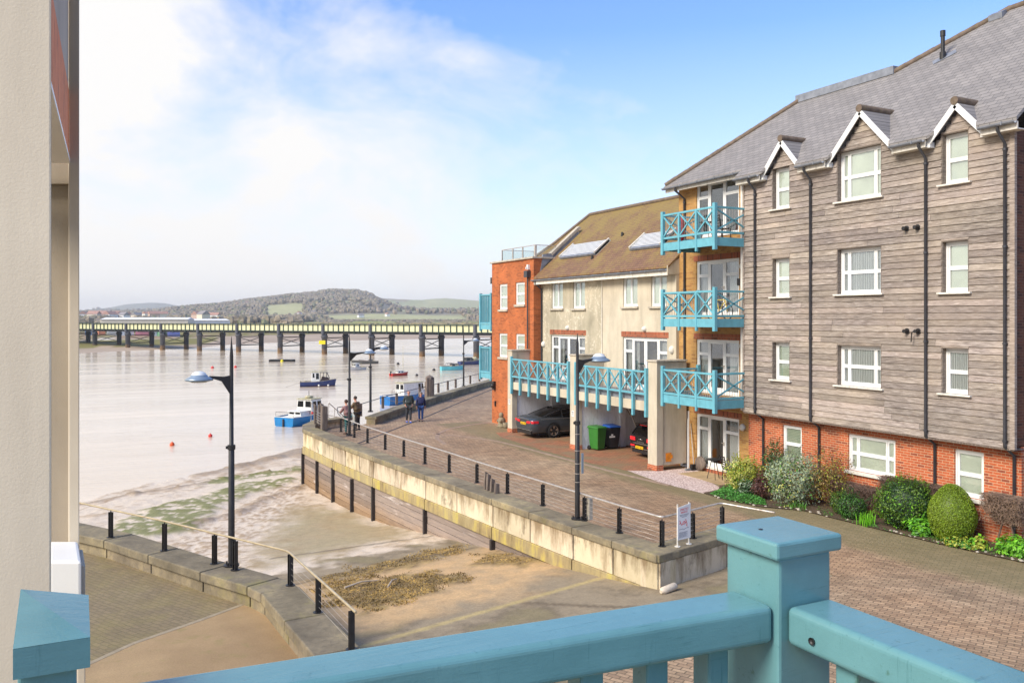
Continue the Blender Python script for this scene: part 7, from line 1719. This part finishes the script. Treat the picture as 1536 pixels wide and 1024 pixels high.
# ================================================================== camera, sky, light
cam = bpy.data.cameras.new('camera'); co = bpy.data.objects.new('camera', cam); C.objects.link(co)
cam.sensor_width = 36; cam.lens = 1270/1536*36; cam.shift_y = -35/1536; cam.clip_start = .05; cam.clip_end = 12000
co.location = (0,0,5.9); co.rotation_euler = (R(90), 0, -R(27.2)); scene.camera = co
SUN_EL, SUN_AZ = R(38), R(262)          # direction towards the sun: compass-like, from +y clockwise
sd = Vector((math.sin(SUN_AZ)*math.cos(SUN_EL), math.cos(SUN_AZ)*math.cos(SUN_EL), math.sin(SUN_EL)))
su = bpy.data.lights.new('sun', 'SUN'); su.energy = 2.8; su.angle = R(24); su.color = (1,.92,.79)
so_ = bpy.data.objects.new('sun', su); C.objects.link(so_); so_.rotation_euler = sd.to_track_quat('Z', 'Y').to_euler(); so_.location = (0,0,60)
wd = bpy.data.worlds.new('World'); scene.world = wd; wd.use_nodes = True; nt = wd.node_tree; nt.nodes.clear()
def wn(typ, _in=None, **kw):
    nd = nt.nodes.new(typ)
    for k, v in kw.items(): setattr(nd, k, v)
    for k, v in (_in or {}).items():
        if isinstance(v, bpy.types.NodeSocket): nt.links.new(v, nd.inputs[k])
        else: nd.inputs[k].default_value = v
    return nd
def wm(op, a, b=0.0, c=None, cl=False):
    nd = nt.nodes.new('ShaderNodeMath'); nd.operation = op; nd.use_clamp = cl
    for k, v in enumerate((a, b) if c is None else (a, b, c)):
        if isinstance(v, bpy.types.NodeSocket): nt.links.new(v, nd.inputs[k])
        else: nd.inputs[k].default_value = v
    return nd.outputs[0]
def wramp(f, stops):
    nd = wn('ShaderNodeValToRGB', {'Fac': f}); e = nd.color_ramp.elements
    while len(e) > 1: e.remove(e[0])
    for i, (p, c) in enumerate(stops):
        el = e[0] if i == 0 else e.new(p); el.position = p; el.color = (*c, 1)
    return nd.outputs[0]
def wmix(f, a, b):
    nd = nt.nodes.new('ShaderNodeMix'); nd.data_type = 'RGBA'
    for k, v in ((0, f), (6, a), (7, b)):
        if isinstance(v, bpy.types.NodeSocket): nt.links.new(v, nd.inputs[k])
        else: nd.inputs[k].default_value = v
    return nd.outputs[2]
sky = wn('ShaderNodeTexSky', sky_type='NISHITA', sun_disc=False, sun_elevation=SUN_EL, sun_rotation=SUN_AZ)
sky.air_density = 1.0; sky.dust_density = .6; sky.ozone_density = 2.0
gen = wn('ShaderNodeTexCoord').outputs['Generated']
sp = wn('ShaderNodeSeparateXYZ', {'Vector': gen}).outputs
el = sp[2]
# soft cloud bank to the west (left of the view), thinning towards clear blue high on the right
rt = wm('ADD', wm('MULTIPLY', sp[0], .8894), wm('MULTIPLY', sp[1], -.4571))      # component to the right of the view
fw = wm('MAXIMUM', wm('ADD', wm('MULTIPLY', sp[0], .4571), wm('MULTIPLY', sp[1], .8894)), .35)
mp = wn('ShaderNodeMapping', {'Vector': gen, 'Rotation': (R(12),R(-28),R(20)), 'Scale': (1.0, 1.0, 1.7), 'Location': (1.3, .7, .2)}).outputs[0]
nz = wn('ShaderNodeTexNoise', {'Vector': mp, 'Scale': 3.1, 'Detail': 10.0, 'Roughness': .55, 'Distortion': .45}).outputs['Fac']
nz2 = wn('ShaderNodeTexNoise', {'Vector': mp, 'Scale': 9.0, 'Detail': 8.0, 'Roughness': .6, 'Distortion': .8}).outputs['Fac']
su_ = wm('ADD', wm('MULTIPLY', wm('DIVIDE', rt, fw), .68), wm('MULTIPLY', wm('DIVIDE', wm('MAXIMUM', el, 0.0), fw), .73))
bias = wm('MULTIPLY', wm('SUBTRACT', .10, su_), 1.15)
bias = wm('MINIMUM', wm('MAXIMUM', bias, -.34), .30)
dens = wm('ADD', wm('ADD', wm('MULTIPLY', nz, 1.25), wm('MULTIPLY', nz2, .32)), bias)
cl = wramp(dens, [(.68, (0,0,0)), (.81, (.38,)*3), (1.0, (1,1,1))])
hzf = wramp(el, [(.0, (1,1,1)), (.06, (.85,)*3), (.15, (.42,)*3), (.32, (0,0,0))])
tintsky = wn('ShaderNodeMix', data_type='RGBA', blend_type='MULTIPLY'); tintsky.inputs[0].default_value = 1.0; nt.links.new(sky.outputs[0], tintsky.inputs[6]); tintsky.inputs[7].default_value = (SKYT if 'SKYT' in globals() else (.70,.84,1.10,1))
c1 = wmix(hzf, tintsky.outputs[2], (4.1, 4.25, 4.4, 1))
c2 = wmix(cl, c1, (4.1, 4.05, 4.0, 1))
bg = wn('ShaderNodeBackground', {'Color': c2, 'Strength': .14}); wo = wn('ShaderNodeOutputWorld', {'Surface': bg.outputs[0]})
scene.view_settings.view_transform = 'Standard'; scene.view_settings.look = 'None'; scene.view_settings.exposure = 0.83; scene.view_settings.gamma = 1.0
scene.render.engine = 'CYCLES'
scene.cycles.max_bounces = 6; scene.cycles.diffuse_bounces = 4; scene.cycles.glossy_bounces = 3; scene.cycles.transparent_max_bounces = 12; scene.cycles.volume_bounces = 0
scene.cycles.use_adaptive_sampling = True
